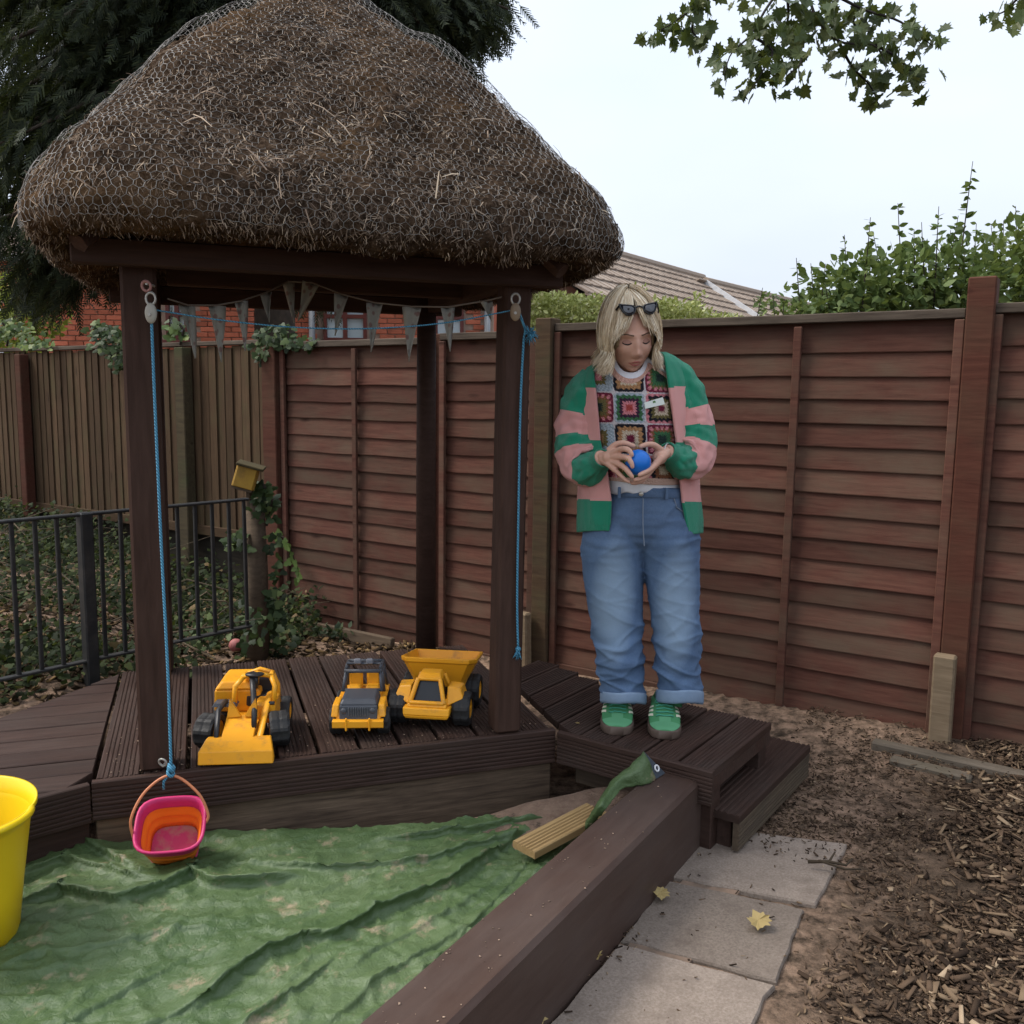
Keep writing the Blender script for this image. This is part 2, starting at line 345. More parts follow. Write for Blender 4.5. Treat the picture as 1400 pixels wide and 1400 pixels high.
M_BARK = leafmat('bark', [(0, (.022, .015, .011)), (.35, (.06, .04, .027)), (.78, (.12, .08, .052)), (.97, (.19, .135, .085)), (1, (.36, .27, .18))], 0.0, .9, .05)
P, X, Yv, Z = chips(17000, bark_pos, .22, .06, .004, .02)
link('bark_chips', scatter('bark_chips', BOXV, BOXF, P, X, Yv, Z, np.ones(len(P)), M_BARK), label='brown bark chips and splinters strewn over the soil beside the slabs', cat='bark chips', kind='stuff')
def crumb_pos():
    x, y = random.uniform(.1, 2.4), random.uniform(1.7, 4.9); p = Vector((x, y, 0)); e = (p - B0).dot(BN); f = -(p - FP0).dot(FN)
    if f < .02 or e < .0 or nz3(x, y, 2, 3.5) + .5 * nz3(x, y, 7, 14) < random.uniform(-.5, .5): return None
    if .07 < e < .50 and (p - B0).dot(BD) > -.02 and random.random() < .93: return None
    return x, y
P, X, Yv, Z = chips(13000, crumb_pos, .2, .022, .0015, .006, .6)
link('soil_crumbs', scatter('soil_crumbs', BOXV, BOXF, P, X, Yv, Z * .6, np.ones(len(P)), M_BARK), label='dark crumbs of soil and bark scattered over the pale sand', cat='soil crumbs', kind='stuff')
def litter_pos():
    p = G(random.uniform(-1.5, 1.0), random.uniform(.62, 2.2)); f = -(p - FP0).dot(FN)
    return (p.x, p.y) if f > .03 else None
M_LITTER = leafmat('leaf_litter', [(0, (.02, .013, .008)), (.5, (.05, .033, .018)), (.88, (.12, .075, .035)), (1, (.3, .2, .09))], .1, .8, .1)  # browns darkened too, painting in the shade behind the railing
P, X, Yv, Z = chips(2600, litter_pos, .4, .05, .012, .03, .7)
link('leaf_litter', scatter('leaf_litter', BOXV, BOXF, P, X, Yv, Z, np.ones(len(P)), M_LITTER), label='dry brown leaf litter on the soil behind the deck', cat='leaf litter', kind='stuff')

# ================================================================== FENCE
TOP = 1.845
posts = {'right': FS(1336, 420), 'mid': FS(746, 460), 'hid': FS(600, 480), 'end': FS(376, 490)}
def lap_mesh(L_, seed):
    mb = MB(); nseg = 14; rows = []
    h = .135; r_ = random.Random(seed); ph = r_.random() * 50
    for i in range(nseg + 1):
        x = -L_ / 2 + L_ * i / nseg; wv = .006 * noise.noise(Vector((x * 3, ph, 0))) + .003 * noise.noise(Vector((x * 11, ph, 4)))
        rows.append([(x, -.012, wv), (x, -.018, wv), (x, -.019, wv + .004), (x, -.004, h), (x, .003, h), (x, -.002, wv + .01)])
    mb.loft(rows, cap=True); mb.f = [tuple(reversed(f)) for f in mb.f]
    return mb.mesh('board', M_FENCE)
def lap_panel(s0, s1, label, battens, zbase, nb=17, TOP=1.845):
    """waney lap panel between s0<s1 (local x runs right, local -y faces the garden)"""
    L_ = s1 - s0; c = FPt((s0 + s1) / 2); t = thing('lap_fence', label, 'fence', (c.x, c.y, zbase), FROT, 'lap fence panels along the boundary')
    lm = [lap_mesh(L_ - .03, k) for k in range(4)]
    pitch = (TOP - .045 - zbase - .09) / nb
    for k in range(nb):
        link('board', lm[k % 4] if random.random() < .7 else random.choice(lm), t, loc=(0, 0, .07 + k * pitch + random.uniform(-.004, .004)), rot=(0, 0, 0) if k % 2 else (random.uniform(-.01, .012), random.uniform(-.002, .002), 0))
    H = TOP - zbase
    for x in [-L_ / 2 + .02, L_ / 2 - .02]:
        MB().box((0, 0, 0), (.038, .022, H - .05), None, .003).build('side_batten', M_FENCE, t, loc=(x, -.040, H / 2 - .02))
    for x in battens:
        MB().box((0, 0, 0), (.036, .02, H - .06), None, .003).build('batten', M_FENCE, t, loc=(x, -.040, H / 2 - .025))
    MB().box((0, 0, 0), (L_, .055, .04), None, .004).build('cap_rail', M_CAP, t, loc=(0, -.018, H - .02))
    MB().box((0, 0, 0), (L_, .03, .07), None, .004).build('bottom_rail', M_FENCE, t, loc=(0, -.016, .036))
    return t
W = .055

sC0, sC1 = posts['right'] + W, posts['mid'] - W
def bt(px, s0, s1): return (s0 + s1) / 2 - FS(px, 700)
lap_panel(sC0, sC1, 'wide reddish brown lap fence panel with central batten, right behind the person', [bt(1082, sC0, sC1)], -.03, TOP=1.87)
sB0, sB1 = posts['mid'] + W, posts['hid'] - .01
lap_panel(sB0, sB1, 'narrow reddish brown lap fence panel between two round dark posts of the gazebo', [], -.06, TOP=1.84)
sA0, sA1 = posts['hid'] + .03, posts['end'] - W
lap_panel(sA0, sA1, 'weathered reddish lap fence panel behind the toy trucks, joining the vertical board fence', [bt(492, sA0, sA1)], -.13, TOP=1.82)
lap_panel(posts['right'] - W - 1.82, posts['right'] - W + .012, 'reddish brown lap fence panel beyond the tall post, above grey edging timbers', [0.0], -.03, TOP=1.885)
def post(s, w_, d_, z0, z1, mat, label, off=0.0, name='fence_post', cat='fence post', group='fence posts', chips=True):
    c = FPt(s, off); mb = MB().box((0, 0, (z0 + z1) / 2), (w_, d_, z1 - z0), None, .006)
    return mb.build(name, mat, None, loc=(c.x, c.y, 0), rot=(0, 0, FROT), label=label, cat=cat, group=group)
post(posts['right'], .105, .10, -.3, 1.99, M_FPOST, 'tall square reddish brown fence post rising above the panels, stake at its foot', .02)
post(posts['mid'], .10, .10, -.3, 1.90, wood('green_post', (.05, .03, .018), (.085, .055, .03), .85, 10, .1, green=(.06, .06, .03)), 'mossy brown fence post beside the hanging blue rope tassel', .02)
post(posts['hid'] + .01, .045, .06, -.3, 1.84, M_FPOST, 'slim brown fence post hidden behind the far gazebo post', .0)
post(posts['end'] + .02, .13, .10, -.3, 1.83, M_FPOST, 'broad brown fence post with trailing ivy where vertical boards begin', .03)
# stakes and edging timbers at the fence foot
def stake(px0, py0, px1, py1, s, off, w_, label, lean=.03):
    c = FPt(s, off); d = (Vector((0, 0, CAMZ)) - c).length
    zt = py_(px0, py0, c.y).z; MB().box((0, 0, (zt - .1) / 2), (w_, .06, zt + .1), None, .008, taper=lambda p: (p.x, p.y - p.z * lean, p.z)).build('stake', M_TAN, None, loc=(c.x, c.y, 0), rot=(0, 0, FROT), label=label, cat='stake', group='short stakes at the fence foot')
stake(1298, 880, 0, 0, FS(1300, 950), .12, .085, 'short weathered tan stake propped against the tall fence post')
stake(733, 836, 0, 0, FS(733, 860), .11, .09, 'short weathered tan board stub standing by the fence under the rope tassel')
for (xa, ya, xb, yb, hh, lab) in ((1200, 1012, 1400, 1050, .075, 'long grey edging timber lying along the foot of the fence'), (1225, 1030, 1337, 1052, .06, 'short grey edging timber lying in front of the longer one')):
    a, b_ = pz(xa, ya, .03), pz(xb, yb, .03); d = b_ - a; ln = d.length * (1.5 if xb == 1400 else 1); c = a + d.normalized() * ln / 2
    MB().box((0, 0, hh / 2), (ln, .06, hh), None, .008).build('edging_timber', M_GREY, None, loc=(c.x, c.y, -.005), rot=(0, .01, math.atan2(d.y, d.x)), label=lab, cat='edging timber', group='grey edging timbers')
# gravel board lying behind the deck at the foot of panel A
a, b_ = FPt(sA0 + .25, .14), FPt(sA1 + .12, .12); c = (a + b_) / 2
MB().box((0, 0, .04), ((a - b_).length, .04, .13), None, .006).build('low_board', M_STUMP, None, loc=(c.x, c.y, gz(c.x, c.y) - .02), rot=(-.1, 0, FROT), label='low weathered board along the soil below the reddish fence panel', cat='board')
# --- vertical feather board fence further left
s_a, s_b = posts['end'] + .09, 9.2; cf = FPt((s_a + s_b) / 2)
vf = thing('board_fence', 'dull olive brown fence of narrow upright boards overgrown with ivy', 'fence', (cf.x, cf.y, 0), FROT)
def fb(k):
    mb = MB(); r_ = random.Random(k); x0, x1, zb, zt = -.05, .05, .50 + r_.uniform(-.01, .01), 1.80 + r_.uniform(-.012, .008)
    rows = [[(x0, -.006, z), (x1, -.016, z), (x1, .0, z), (x0, .0, z)] for z in (zb, zt)]; mb.loft([[(p[2], p[1], -p[0]) for p in r] for r in rows]); return mb
# boards are modelled lying along local x (grain), then stood up
fbm_ = [fb(k).mesh('board', M_FEATHER) for k in range(5)]
s = s_a + .05; k = 0
while s < s_b:
    lx = -(s - (s_a + s_b) / 2)
    link('board', random.choice(fbm_), vf, loc=(lx, -.01 + .004 * (k % 2) + random.uniform(-.002, .002), 0), rot=(0, R(-90), 0)); s += .088 + random.uniform(-.004, .004); k += 1
Lv = s_b - s_a
for zz in (.62, 1.2, 1.68): MB().box((0, 0, 0), (Lv, .04, .06), None, .004).build('rail', M_FEATHER, vf, loc=(0, .03, zz))
MB().box((0, 0, 0), (Lv, .075, .03), None, .004).build('cap_rail', M_CAP, vf, loc=(0, 0, 1.825))
MB().box((0, 0, 0), (Lv, .03, .07), None, .004).build('bottom_rail', M_FEATHER, vf, loc=(0, -.022, .50))
for zz in (.28,): MB().box((0, 0, 0), (Lv, .03, .45), None, .004).build('low_board', wood('gap_shade', (.012, .01, .008), (.03, .025, .018), .9, 8), vf, loc=(0, .05, .24))  # dark board fills the gap under the boards; its shade is in the colour
for px, w_, lab in ((262, .10, 'mossy green upright post in front of the narrow board fence'), (43, .085, 'thin brown upright post on the ivy covered board fence')):
    post(FS(px, 600), w_, .08, -.2, 1.80 if px > 100 else 1.78, wood('moss_post%d' % px, (.04, .03, .018), (.07, .055, .03), .85, 9, .1, green=(.05, .06, .025)) if px > 100 else M_FPOST, lab, .07)
# --- iron railing
M_IRON = plain('iron', (.012, .013, .014), .5, (.03, .028, .026), 12, .3, dirt=(.06, .05, .045), dirtlo=.62)
ra, rb = Vector((-2.42, 3.30, 0)), Vector((-1.34, 4.60, 0)); rd = (rb - ra); rl = rd.length; rd.normalize(); ra2 = ra - rd * .5; rl += .5
rt = thing('iron_railing', 'black iron railing with upright bars between deck and ivy bank', 'railing', (ra2.x, ra2.y, .2), math.atan2(rd.y, rd.x))
MB().box((rl / 2, 0, .757), (rl, .036, .014), None, .004).build('top_rail', M_IRON, rt)
MB().box((rl / 2, 0, .10), (rl, .036, .012), None, .003).build('bottom_rail', M_IRON, rt)
bar = MB().box((0, 0, .428), (.017, .017, .66), None, .003).mesh('bar', M_IRON)
nb = int(rl / .092)
pp = (pz(152, 925, .3) - ra2).dot(rd)
for i in range(nb + 1):
    x = .03 + i * (rl - .05) / nb
    if abs(x - pp) > .045: link('bar', bar, rt, loc=(x, 0, 0), rot=(0, random.uniform(-.006, .006), 0))
MB().box((pp, 0, .30), (.055, .055, .93), None, .006).build('post', M_IRON, rt)
# --- soil bank plants are below; sandpit beam
M_END = M_BEAM
bl = 2.9
cb = B0 + BD * bl / 2 - BN * .08
mb = MB().box((0, 0, .115), (bl, .165, .28), None, .012)
mb.build('sandpit_beam', M_BEAM, None, loc=(cb.x, cb.y, 0), rot=(0, 0, math.atan2(-BD.y, -BD.x)), label='heavy dark brown painted timber edging the sandpit beside the slabs', cat='timber beam')
# ================================================================== DECK
def grooved(L_, w_, t_, ng=7, cut0=0.0, cut1=0.0, gd=.0035):
    """deck board along local x, grooves on top; cut = how much an end slants over the width"""
    y0 = -w_ / 2; e = .012; step = (w_ - 2 * e) / ng; prof = [(y0, -t_), (y0, -.003), (y0 + .003, 0), (y0 + e, 0)]
    for k in range(ng):
        a = y0 + e + k * step
        prof += [(a + step * .18, -gd), (a + step * .42, -gd), (a + step * .6, 0), (a + step, 0)]
    prof += [(-y0 - .003, 0), (-y0, -.003), (-y0, -t_)]
    mb = MB(); r0 = [(cut0 * (p[0] / w_ + .5), p[0], p[1]) for p in prof]; r1 = [(L_ + cut1 * (p[0] / w_ + .5), p[0], p[1]) for p in prof]
    mb.loft([r0, r1]); return mb
deck = thing('timber_deck', 'dark brown grooved timber deck under the thatched shelter', 'deck', (GC.x, GC.y, 0), GROT)
BW = .1385
me = grooved(1.15, BW - .015, .028).mesh('board', M_DECK)
for k in range(11):
    a = -.7618 + BW * (k + .5) - 0.0
    link('board', me, deck, loc=(a, -.585, DZ + random.uniform(-.0015, .0015)), rot=(0, 0, R(90) + random.uniform(-.004, .004)))
# the deck's local frame: x along GA, y along GB
fas = grooved(1.535, .125, .024).mesh('fascia', M_DECK)
link('fascia', fas, deck, loc=(-.765, -.613, DZ - .0645), rot=(R(90), 0, 0))
MB().box((0, 0, 0), (1.52, .045, .26), None, .004).build('riser', M_RAW, deck, loc=(0, -.575, .065))
for a in (-.6, 0, .6): MB().box((0, 0, 0), (.05, 1.1, .1), None, .004).build('joist', M_DECK, deck, loc=(a, 0, DZ - .082))
MB().box((0, 0, 0), (1.5, .03, .2), None, .004).build('back_riser', M_DECK, deck, loc=(0, .53, .155))
# right wing: boards run across towards the fence
wing = thing('deck_wing', 'dark grooved deck section the person stands on', 'deck', (.18, 3.17, 0), math.atan2(-.578, .816))
PW, QW = Vector((.816, -.578, 0)), Vector((.578, .816, 0))
def qs(p): return max(0.0, -.718 * p + .03)
p = .592 - 9 * .128; bw = .128
while p < .58:
    wd = bw - .011; c = p + bw / 2; q0a, q0b = qs(p), qs(p + wd); q1 = .55 if c > -.1 else .55 + (-c - .1) * .35
    if q1 - q0a > .06:
        mb = grooved(q1 - q0b, wd, .028, 7, 0, 0)
        # local x of the board = +Q (local y of wing), local y of the board = -P
        sl = q0a - q0b
        mb.v = [Vector((v.x + (sl * (v.y / wd + .5) if v.x < 1e-5 else 0), v.y, v.z)) for v in mb.v]
        mb.build('board', M_DECK, wing, loc=(c, q0b, DZ + random.uniform(-.0015, .0015) - .001), rot=(0, 0, R(90)))
    p += bw
fl = [(.0, .335), (.338, .255)]
for x0, ln in fl: grooved(ln, .118, .022).build('fascia', M_DECK, wing, loc=(x0, -.014, DZ - .061), rot=(R(90), 0, 0))
MB().box((0, 0, 0), (.02, .54, .05), None, .003).build('edge_board', M_DECK, wing, loc=(.575, .275, DZ - .056))
for x, y in ((.545, .06), (.545, .49), (.05, .5)): MB().box((0, 0, 0), (.07, .07, .27), None, .004).build('leg', M_DECK, wing, loc=(x, y, .135))
# left wing
lw = thing('deck_wing', 'plain boarded deck wedge running from the shelter towards the yellow tub', 'deck', (-1.7, 2.9, 0), GROT)
Lq = [Vector((-1.475 + .21, 2.735, 0)), Vector((-2.35, 1.75, 0)), Vector((-2.75, 1.9, 0)), Vector((-2.12, 2.62, 0)), Vector((-1.72, 3.82, 0))]
Lq[0] = G(-.772, -.60); Lq[4] = G(-.772, .55)
def clipspan(y):   # in gazebo frame: span of a at given b inside polygon
    pts = [((p - GC).dot(GA), (p - GC).dot(GB)) for p in Lq]; xs = []
    for i in range(len(pts)):
        (x0, y0), (x1, y1) = pts[i], pts[(i + 1) % len(pts)]
        if (y0 - y) * (y1 - y) < 0: xs.append(x0 + (x1 - x0) * (y - y0) / (y1 - y0))
    return (min(xs), max(xs)) if len(xs) >= 2 else None
o0 = Vector((-1.7, 2.9, 0)) - GC; ox, oy = o0.dot(GA), o0.dot(GB)
bb = .545
while bb > -1.6:
    w_ = .118; r0, r1 = clipspan(bb), clipspan(bb - w_ + .008)
    if r0 and r1:
        mb = MB(); e = .003; t_ = .03
        for zz in (0,):
            A = [(r0[0], bb), (r0[1], bb), (r1[1], bb - w_ + .008), (r1[0], bb - w_ + .008)]
            c_ = (sum(q[0] for q in A) / 4, sum(q[1] for q in A) / 4)
            ring = lambda s, z: [(q[0] + (c_[0] - q[0]) * s / .6 - c_[0], q[1] + (c_[1] - q[1]) * s / .06 - c_[1], z) for q in A][::-1]
            mb.loft([ring(0, -t_), ring(0, -e), ring(e, 0)])
        mb.f = [tuple(reversed(f)) for f in mb.f]; mb.build('board', M_DECK, lw, loc=(c_[0] - ox, c_[1] - oy, DZ - .006 + random.uniform(-.002, .002)))
    bb -= w_
a, b_ = Lq[1], Lq[0]; d = b_ - a; ang = math.atan2(d.y, d.x) - GROT; q = a - (GC + GA * ox + GB * oy); off = Vector((d.y, -d.x, 0)).normalized() * .016
q = q + off
grooved(d.length - .004, .125, .024).build('fascia', M_DECK, lw, loc=(q.dot(GA), q.dot(GB), DZ - .068), rot=(R(90), 0, ang))
q2 = q - off * 3; MB().box((d.length / 2, 0, 0), (d.length, .04, .22), None, .004).build('riser', M_DECK, lw, loc=(q2.dot(GA), q2.dot(GB), .08), rot=(0, 0, ang))
# block end showing below the fascia corner
bkp = pz(165, 1125, .14); MB().box((0, 0, 0), (.22, .07, .1), None, .006).build('timber_block', M_STUMP, None, loc=(bkp.x + .1, bkp.y + .03, .11), rot=(0, 0, GROT), label='short raw timber block under the deck corner behind the hanging bucket', cat='timber block')
# --- step
st = [pz(972, 1092, .15), pz(1021, 1108, .15), pz(1116, 1009, .15), pz(1068, 992, .15)]
sd_ = (st[2] - st[1]); sl_ = sd_.length; sang = math.atan2(sd_.y, sd_.x); sw = .2
stp = thing('deck_step', 'low dark grooved step beside the deck, leading to the slabs', 'step', (st[1].x, st[1].y, 0), sang)
grooved(sl_, sw, .028, 9).build('tread', M_DECK, stp, loc=(0, sw / 2, .15))
grooved(sl_ - .01, .095, .022, 5).build('riser', wood('lit_riser', (.05, .035, .025), (.1, .075, .05), .8, 12, knots=False), stp, loc=(.005, -.0, .072), rot=(R(90), 0, 0))  # riser wood kept lighter than the deck: the lit side put into colour
MB().box((0, 0, 0), (sl_ - .01, .02, .09), None, .003).build('back_board', M_DECK, stp, loc=(sl_ / 2, sw - .012, .072))
for x in (.06, sl_ - .06): MB().box((0, 0, 0), (.05, sw - .07, .12), None, .004).build('block', M_DECK, stp, loc=(x, sw / 2 + .005, .06))

# ================================================================== THATCHED GAZEBO
gz_ = thing('thatched_gazebo', 'square timber shelter with wire netted thatched roof on dark posts', 'gazebo', (GC.x, GC.y, DZ), GROT)
PZ = .0
POSTS = [(-.578, -.532), (.602, -.555), (.566, .535), (-.60, .545)]
for k, (a, b_) in enumerate(POSTS):
    mb = MB()
    if k == 2:
        mb.tube([(0, 0, 0), (0, 0, .8), (.004, 0, 1.64)], [.047, .045, .043], 16); mb.build('post', M_GPOST, gz_, True, loc=(a, b_, 0))
    else:
        w_ = .1 if k == 0 else .096
        mb.box((0, 0, 0), (1.64, w_, w_), None, .009); mb.build('post', M_GPOST, gz_, loc=(a, b_, .82), rot=(0, R(-90) + (.012 if k == 1 else 0), 0))
for b_ in (-.555, .54): MB().box((0, 0, 0), (1.5, .05, .075), None, .005).build('beam', M_GPOST, gz_, loc=(0, b_ + (-.075 if b_ < 0 else .07), 1.592))
for a in (-.59, .59): MB().box((0, 0, 0), (1.10, .05, .075), None, .005).build('beam', M_GPOST, gz_, loc=(a, 0, 1.594), rot=(0, 0, R(90)))
MB().box((0, 0, 0), (1.08, .045, .07), None, .005).build('tie_beam', M_GPOST, gz_, loc=(.03, -.05, 1.60))
for sx in (-1, 1):
    for sy in (-1, 1):
        MB().tube([(sx * .72, sy * .72, 1.60), (0.04 * sx, .04 * sy, 2.42)], .03, 6).build('rafter', M_GPOST, gz_)
# thatch surface in local coordinates (z measured from the deck)
PROF = np.array([(.30, 1.90), (.52, 1.72), (.72, 1.645), (.83, 1.615), (.90, 1.64), (.915, 1.71), (.87, 1.81), (.735, 1.99), (.52, 2.24), (.27, 2.48), (.10, 2.62), (.025, 2.655)])
PC = crom(PROF, 400); seg = np.r_[0, np.cumsum(np.hypot(*np.diff(PC, axis=0).T))]
PEAVE = seg[np.argmax(PC[:, 0])]
CU = .04
def rsq(th, h):
    e = 6 if h > .5 else max(2.2, 6 * h / .5); c, s_ = math.cos(th), math.sin(th); r = 1 / (abs(c) ** e + abs(s_) ** e) ** (1 / e); return c * r, s_ * r
def thp(th, l, off=0.0):
    h = np.interp(l, seg, PC[:, 0]); zz = np.interp(l, seg, PC[:, 1])
    l2 = min(l + .01, seg[-1]); l1 = max(0, l2 - .02)
    dh = np.interp(l2, seg, PC[:, 0]) - np.interp(l1, seg, PC[:, 0]); dz = np.interp(l2, seg, PC[:, 1]) - np.interp(l1, seg, PC[:, 1]); q = math.hypot(dh, dz)
    nh, nzz = dz / q, -dh / q
    cx, cy = rsq(th, h); d = math.hypot(cx, cy)
    lump = .022 * noise.noise(Vector((cx * h * 3.1, cy * h * 3.1, zz * 3.1))) + .02 * noise.noise(Vector((cx * h * 8, cy * h * 8, zz * 8 + 5)))
    o = off + lump
    return Vector((cx * h + cx / d * nh * o + CU, cy * h + cy / d * nh * o, zz + nzz * o)), Vector((cx / d * nh, cy / d * nh, nzz)), Vector((cx / d * dh / q, cy / d * dh / q, dz / q))
M_THATCH = newmat('thatch')[0]; n = M_THATCH.node_tree; b = n.nodes['Principled BSDF']; v = coords(n, rnd=False)
f = noisef(n, v, 34, 8, .75); c = ramp(n, f, [(.3, (.018, .012, .008)), (.52, (.085, .056, .037)), (.72, (.22, .152, .102))])
f2 = noisef(n, v, 2.2, 4); c = mixc(n, mth(n, 'MULTIPLY', ramp(n, f2, [(.5, (0, 0, 0)), (.7, (1, 1, 1))]), .5), c, (.22, .125, .055))
n.links.new(c, b.inputs['Base Color']); b.inputs['Roughness'].default_value = .95; b.inputs['Specular IOR Level'].default_value = .0; bump(n, b, f, 1.0, .03)
nth, nl = 260, 130; rows = []
for i in range(nl):
    l = seg[-1] * i / (nl - 1); row = []
    for j in range(nth):
        th = 2 * math.pi * j / nth; p_, nn, tt = thp(th, l); fz = .016 * noise.noise(p_ * 22) + .014 * noise.noise(p_ * 50); row.append(p_ + nn * fz)
    rows.append(row)
mb = MB().loft(rows, cap=True); th_o = mb.build('thatch', M_THATCH, gz_, True)
# straws
M_STRAW = leafmat('straw', [(0, (.04, .029, .022)), (.35, (.13, .095, .07)), (.7, (.25, .187, .138)), (.94, (.4, .31, .225)), (1, (.6, .48, .34))], 0.0, .95, .0)
Ps, Ys, Ns, Sl, Wd = [], [], [], [], []
def straw(th, l, lift, ln, wd, spread):
    p_, nn, tt = thp(th, l, random.uniform(-.010, lift)); d = -tt * .55 + Vector((random.gauss(0, spread), random.gauss(0, spread), random.gauss(0, spread))); d = d - nn * d.dot(nn) + nn * random.uniform(-.15, .22)
    Ps.append(p_); Ys.append(d); Ns.append(nn); Sl.append(ln); Wd.append(wd)
for k in range(70000):
    l = PEAVE - .06 + (seg[-1] - PEAVE + .05) * (1 - math.sqrt(random.random()))
    straw(random.uniform(0, 2 * math.pi), l, .008, random.uniform(.010, .038), random.uniform(.0009, .0025), .6)
for k in range(1500): straw(random.uniform(0, 2 * math.pi), PEAVE + (seg[-1] - PEAVE) * random.random() ** 1.4, .02, random.uniform(.03, .10), random.uniform(.002, .0045), .8)
Ps2 = len(Ps)
for k in range(9000):        # fringe hanging from the lip and the underside
    th = random.uniform(0, 2 * math.pi); l = PEAVE - random.uniform(.0, .42) if k % 2 else PEAVE - random.uniform(.03, .14); p_, nn, tt = thp(th, l, .0)
    clump = max(0, nz3(th * 9, 2.2, 0, 1) + .3)
    Ps.append(p_); Ys.append(Vector((random.gauss(0, .5), random.gauss(0, .5), -1))); Ns.append(nn); Sl.append(random.uniform(.005, .012) + .03 * clump * random.random()); Wd.append(random.uniform(.0012, .003))
Ps, Ys, Ns = np.array([list(p_) for p_ in Ps]), np.array([list(p_) for p_ in Ys]), np.array([list(p_) for p_ in Ns])
X, Yd, Z = frames(Ys, unit(Ns + rng.normal(0, .4, Ns.shape)))
wd = np.array(Wd)[:, None]; ln = np.array(Sl)[:, None]
sto = link('straw', scatter('straw', [(-.5, 0, 0), (.5, 0, 0), (.5, .5, .25), (-.5, .5, .25), (.25, 1, -.1), (-.25, 1, -.1)], [(0, 1, 2, 3), (3, 2, 4, 5)], Ps, X * wd, Yd * ln, Z * ln * .25, np.ones(len(Ps)), M_STRAW), th_o, kind='stuff')
# wire netting
M_WIRE = plain('galvanised_wire', (.34, .33, .31), .6, (.15, .14, .125), 20, metal=.25)
cell = .031; lmax = seg[-1] - .04; l0 = PEAVE - .04
def net_pt(face, a, l):
    h = max(.06, np.interp(l, seg, PC[:, 0])); s_ = a / h
    if abs(s_) > 1.0: return None
    th = face * math.pi / 2 + math.atan(s_); lift = .012 + .012 * noise.noise(Vector((a * 4, l * 4, face * 7))) + .004 * noise.noise(Vector((a * 20, l * 20, face)))
    if l > PEAVE + .35: lift += .022 * sstep(.55, .95, abs(s_)) * sstep(PEAVE + .35, PEAVE + .8, l)       # the net stands off the hips near the top
    p_, nn, tt = thp(th, l, lift); return p_
edges = {}
hx, hy = cell, cell * .95
WV, WF = [], []
def wire(p0, p1, r_=.0009):
    d = (p1 - p0); a = d.orthogonal().normalized() * r_; b2 = d.normalized().cross(a); o = len(WV)
    for p_ in (p0, p1):
        for k in range(3):
            t_ = 2 * math.pi * k / 3; WV.append(p_ + a * math.cos(t_) + b2 * math.sin(t_))
    for k in range(3): WF.append((o + k, o + (k + 1) % 3, o + 3 + (k + 1) % 3, o + 3 + k))
for face in range(4):
    nr = int((lmax - l0) / (hy * .75)) + 1
    for r_ in range(nr):
        lb = l0 + r_ * hy * .75; nc = int(1.9 / hx) + 2
        for c_ in range(-nc // 2, nc // 2 + 1):
            a0 = (c_ + (.5 if r_ % 2 else 0)) * hx; jit = lambda: random.uniform(-.0034, .0034)
            # zig-zag top of a hexagon cell plus its upright
            k1, k2, k3, k4 = (a0 - hx / 2, lb), (a0, lb + hy * .25), (a0 + hx / 2, lb), (a0, lb + hy * .75)
            pts_ = []
            for (aa, ll) in (k1, k2, k3, k4):
                key = (face, round(aa * 2000), round(ll * 2000))
                if key not in edges: edges[key] = net_pt(face, aa + jit(), min(ll + jit(), seg[-1] - .005))
                pts_.append(edges[key])
            for i_, j_ in ((0, 1), (1, 2), (1, 3)):
                if pts_[i_] is not None and pts_[j_] is not None and ll < lmax + .05: wire(pts_[i_], pts_[j_])
link('wire_netting', npmesh('wire_netting', [tuple(p_) for p_ in WV], WF, M_WIRE), th_o, kind='stuff')
# ================================================================== BACKGROUND BUILDINGS
M_BRICK = plain('brick', (.5, .16, .095), .9, (.4, .12, .07), 9, .4, dirt=(.26, .09, .055), dirtlo=.5, spec=.1)
n = M_BRICK.node_tree; b = n.nodes['Principled BSDF']; src = b.inputs['Base Color'].links[0].from_socket
oi = N(n, 'ShaderNodeObjectInfo'); hs = N(n, 'ShaderNodeHueSaturation'); mr = N(n, 'ShaderNodeMapRange'); mr.inputs[3].default_value = .78; mr.inputs[4].default_value = 1.22
n.links.new(oi.outputs['Random'], mr.inputs[0]); n.links.new(mr.outputs[0], hs.inputs['Value']); n.links.new(src, hs.inputs['Color']); n.links.new(hs.outputs[0], b.inputs['Base Color'])
M_MORTAR = plain('mortar', (.36, .27, .21), .95, (.28, .2, .16), 12, .3)
M_FRAME = plain('window_frame', (.14, .04, .03), .45, (.11, .03, .025), 4)
m, n, b = newmat('window_glass'); b.inputs['Base Color'].default_value = (.42, .5, .53, 1); b.inputs['Roughness'].default_value = .08; b.inputs['Specular IOR Level'].default_value = .8; M_GLASS = m  # pale base colour stands in for the sky reflected in the panes
M_PVC = plain('grey_pipe', (.25, .26, .27), .4, (.2, .21, .22), 5)
M_TILE = leafmat('roof_tile', [(0, (.24, .185, .145)), (.5, (.29, .23, .18)), (1, (.34, .275, .22))], 0, .9, .2)
YB = 13.4; bx0, bx1 = -7.4, py_(668, 440, YB).x
bld = thing('brick_building', 'low red brick building with brown framed windows behind the fence', 'building', (0, YB, 0))
wins = [(py_(222, 470, YB).x, py_(252, 470, YB).x), (py_(437, 470, YB).x, py_(496, 470, YB).x), (py_(588, 470, YB).x, py_(628, 470, YB).x)]
ZS = 2.22; ZT = 3.2
MB().box(((bx0 + bx1) / 2, .15, 1.65), (bx1 - bx0, .24, 3.3)).build('wall', M_MORTAR, bld)
MB().box((bx1 - .12, 3.0, 1.65), (.24, 5.5, 3.3)).build('wall', M_BRICK, bld)
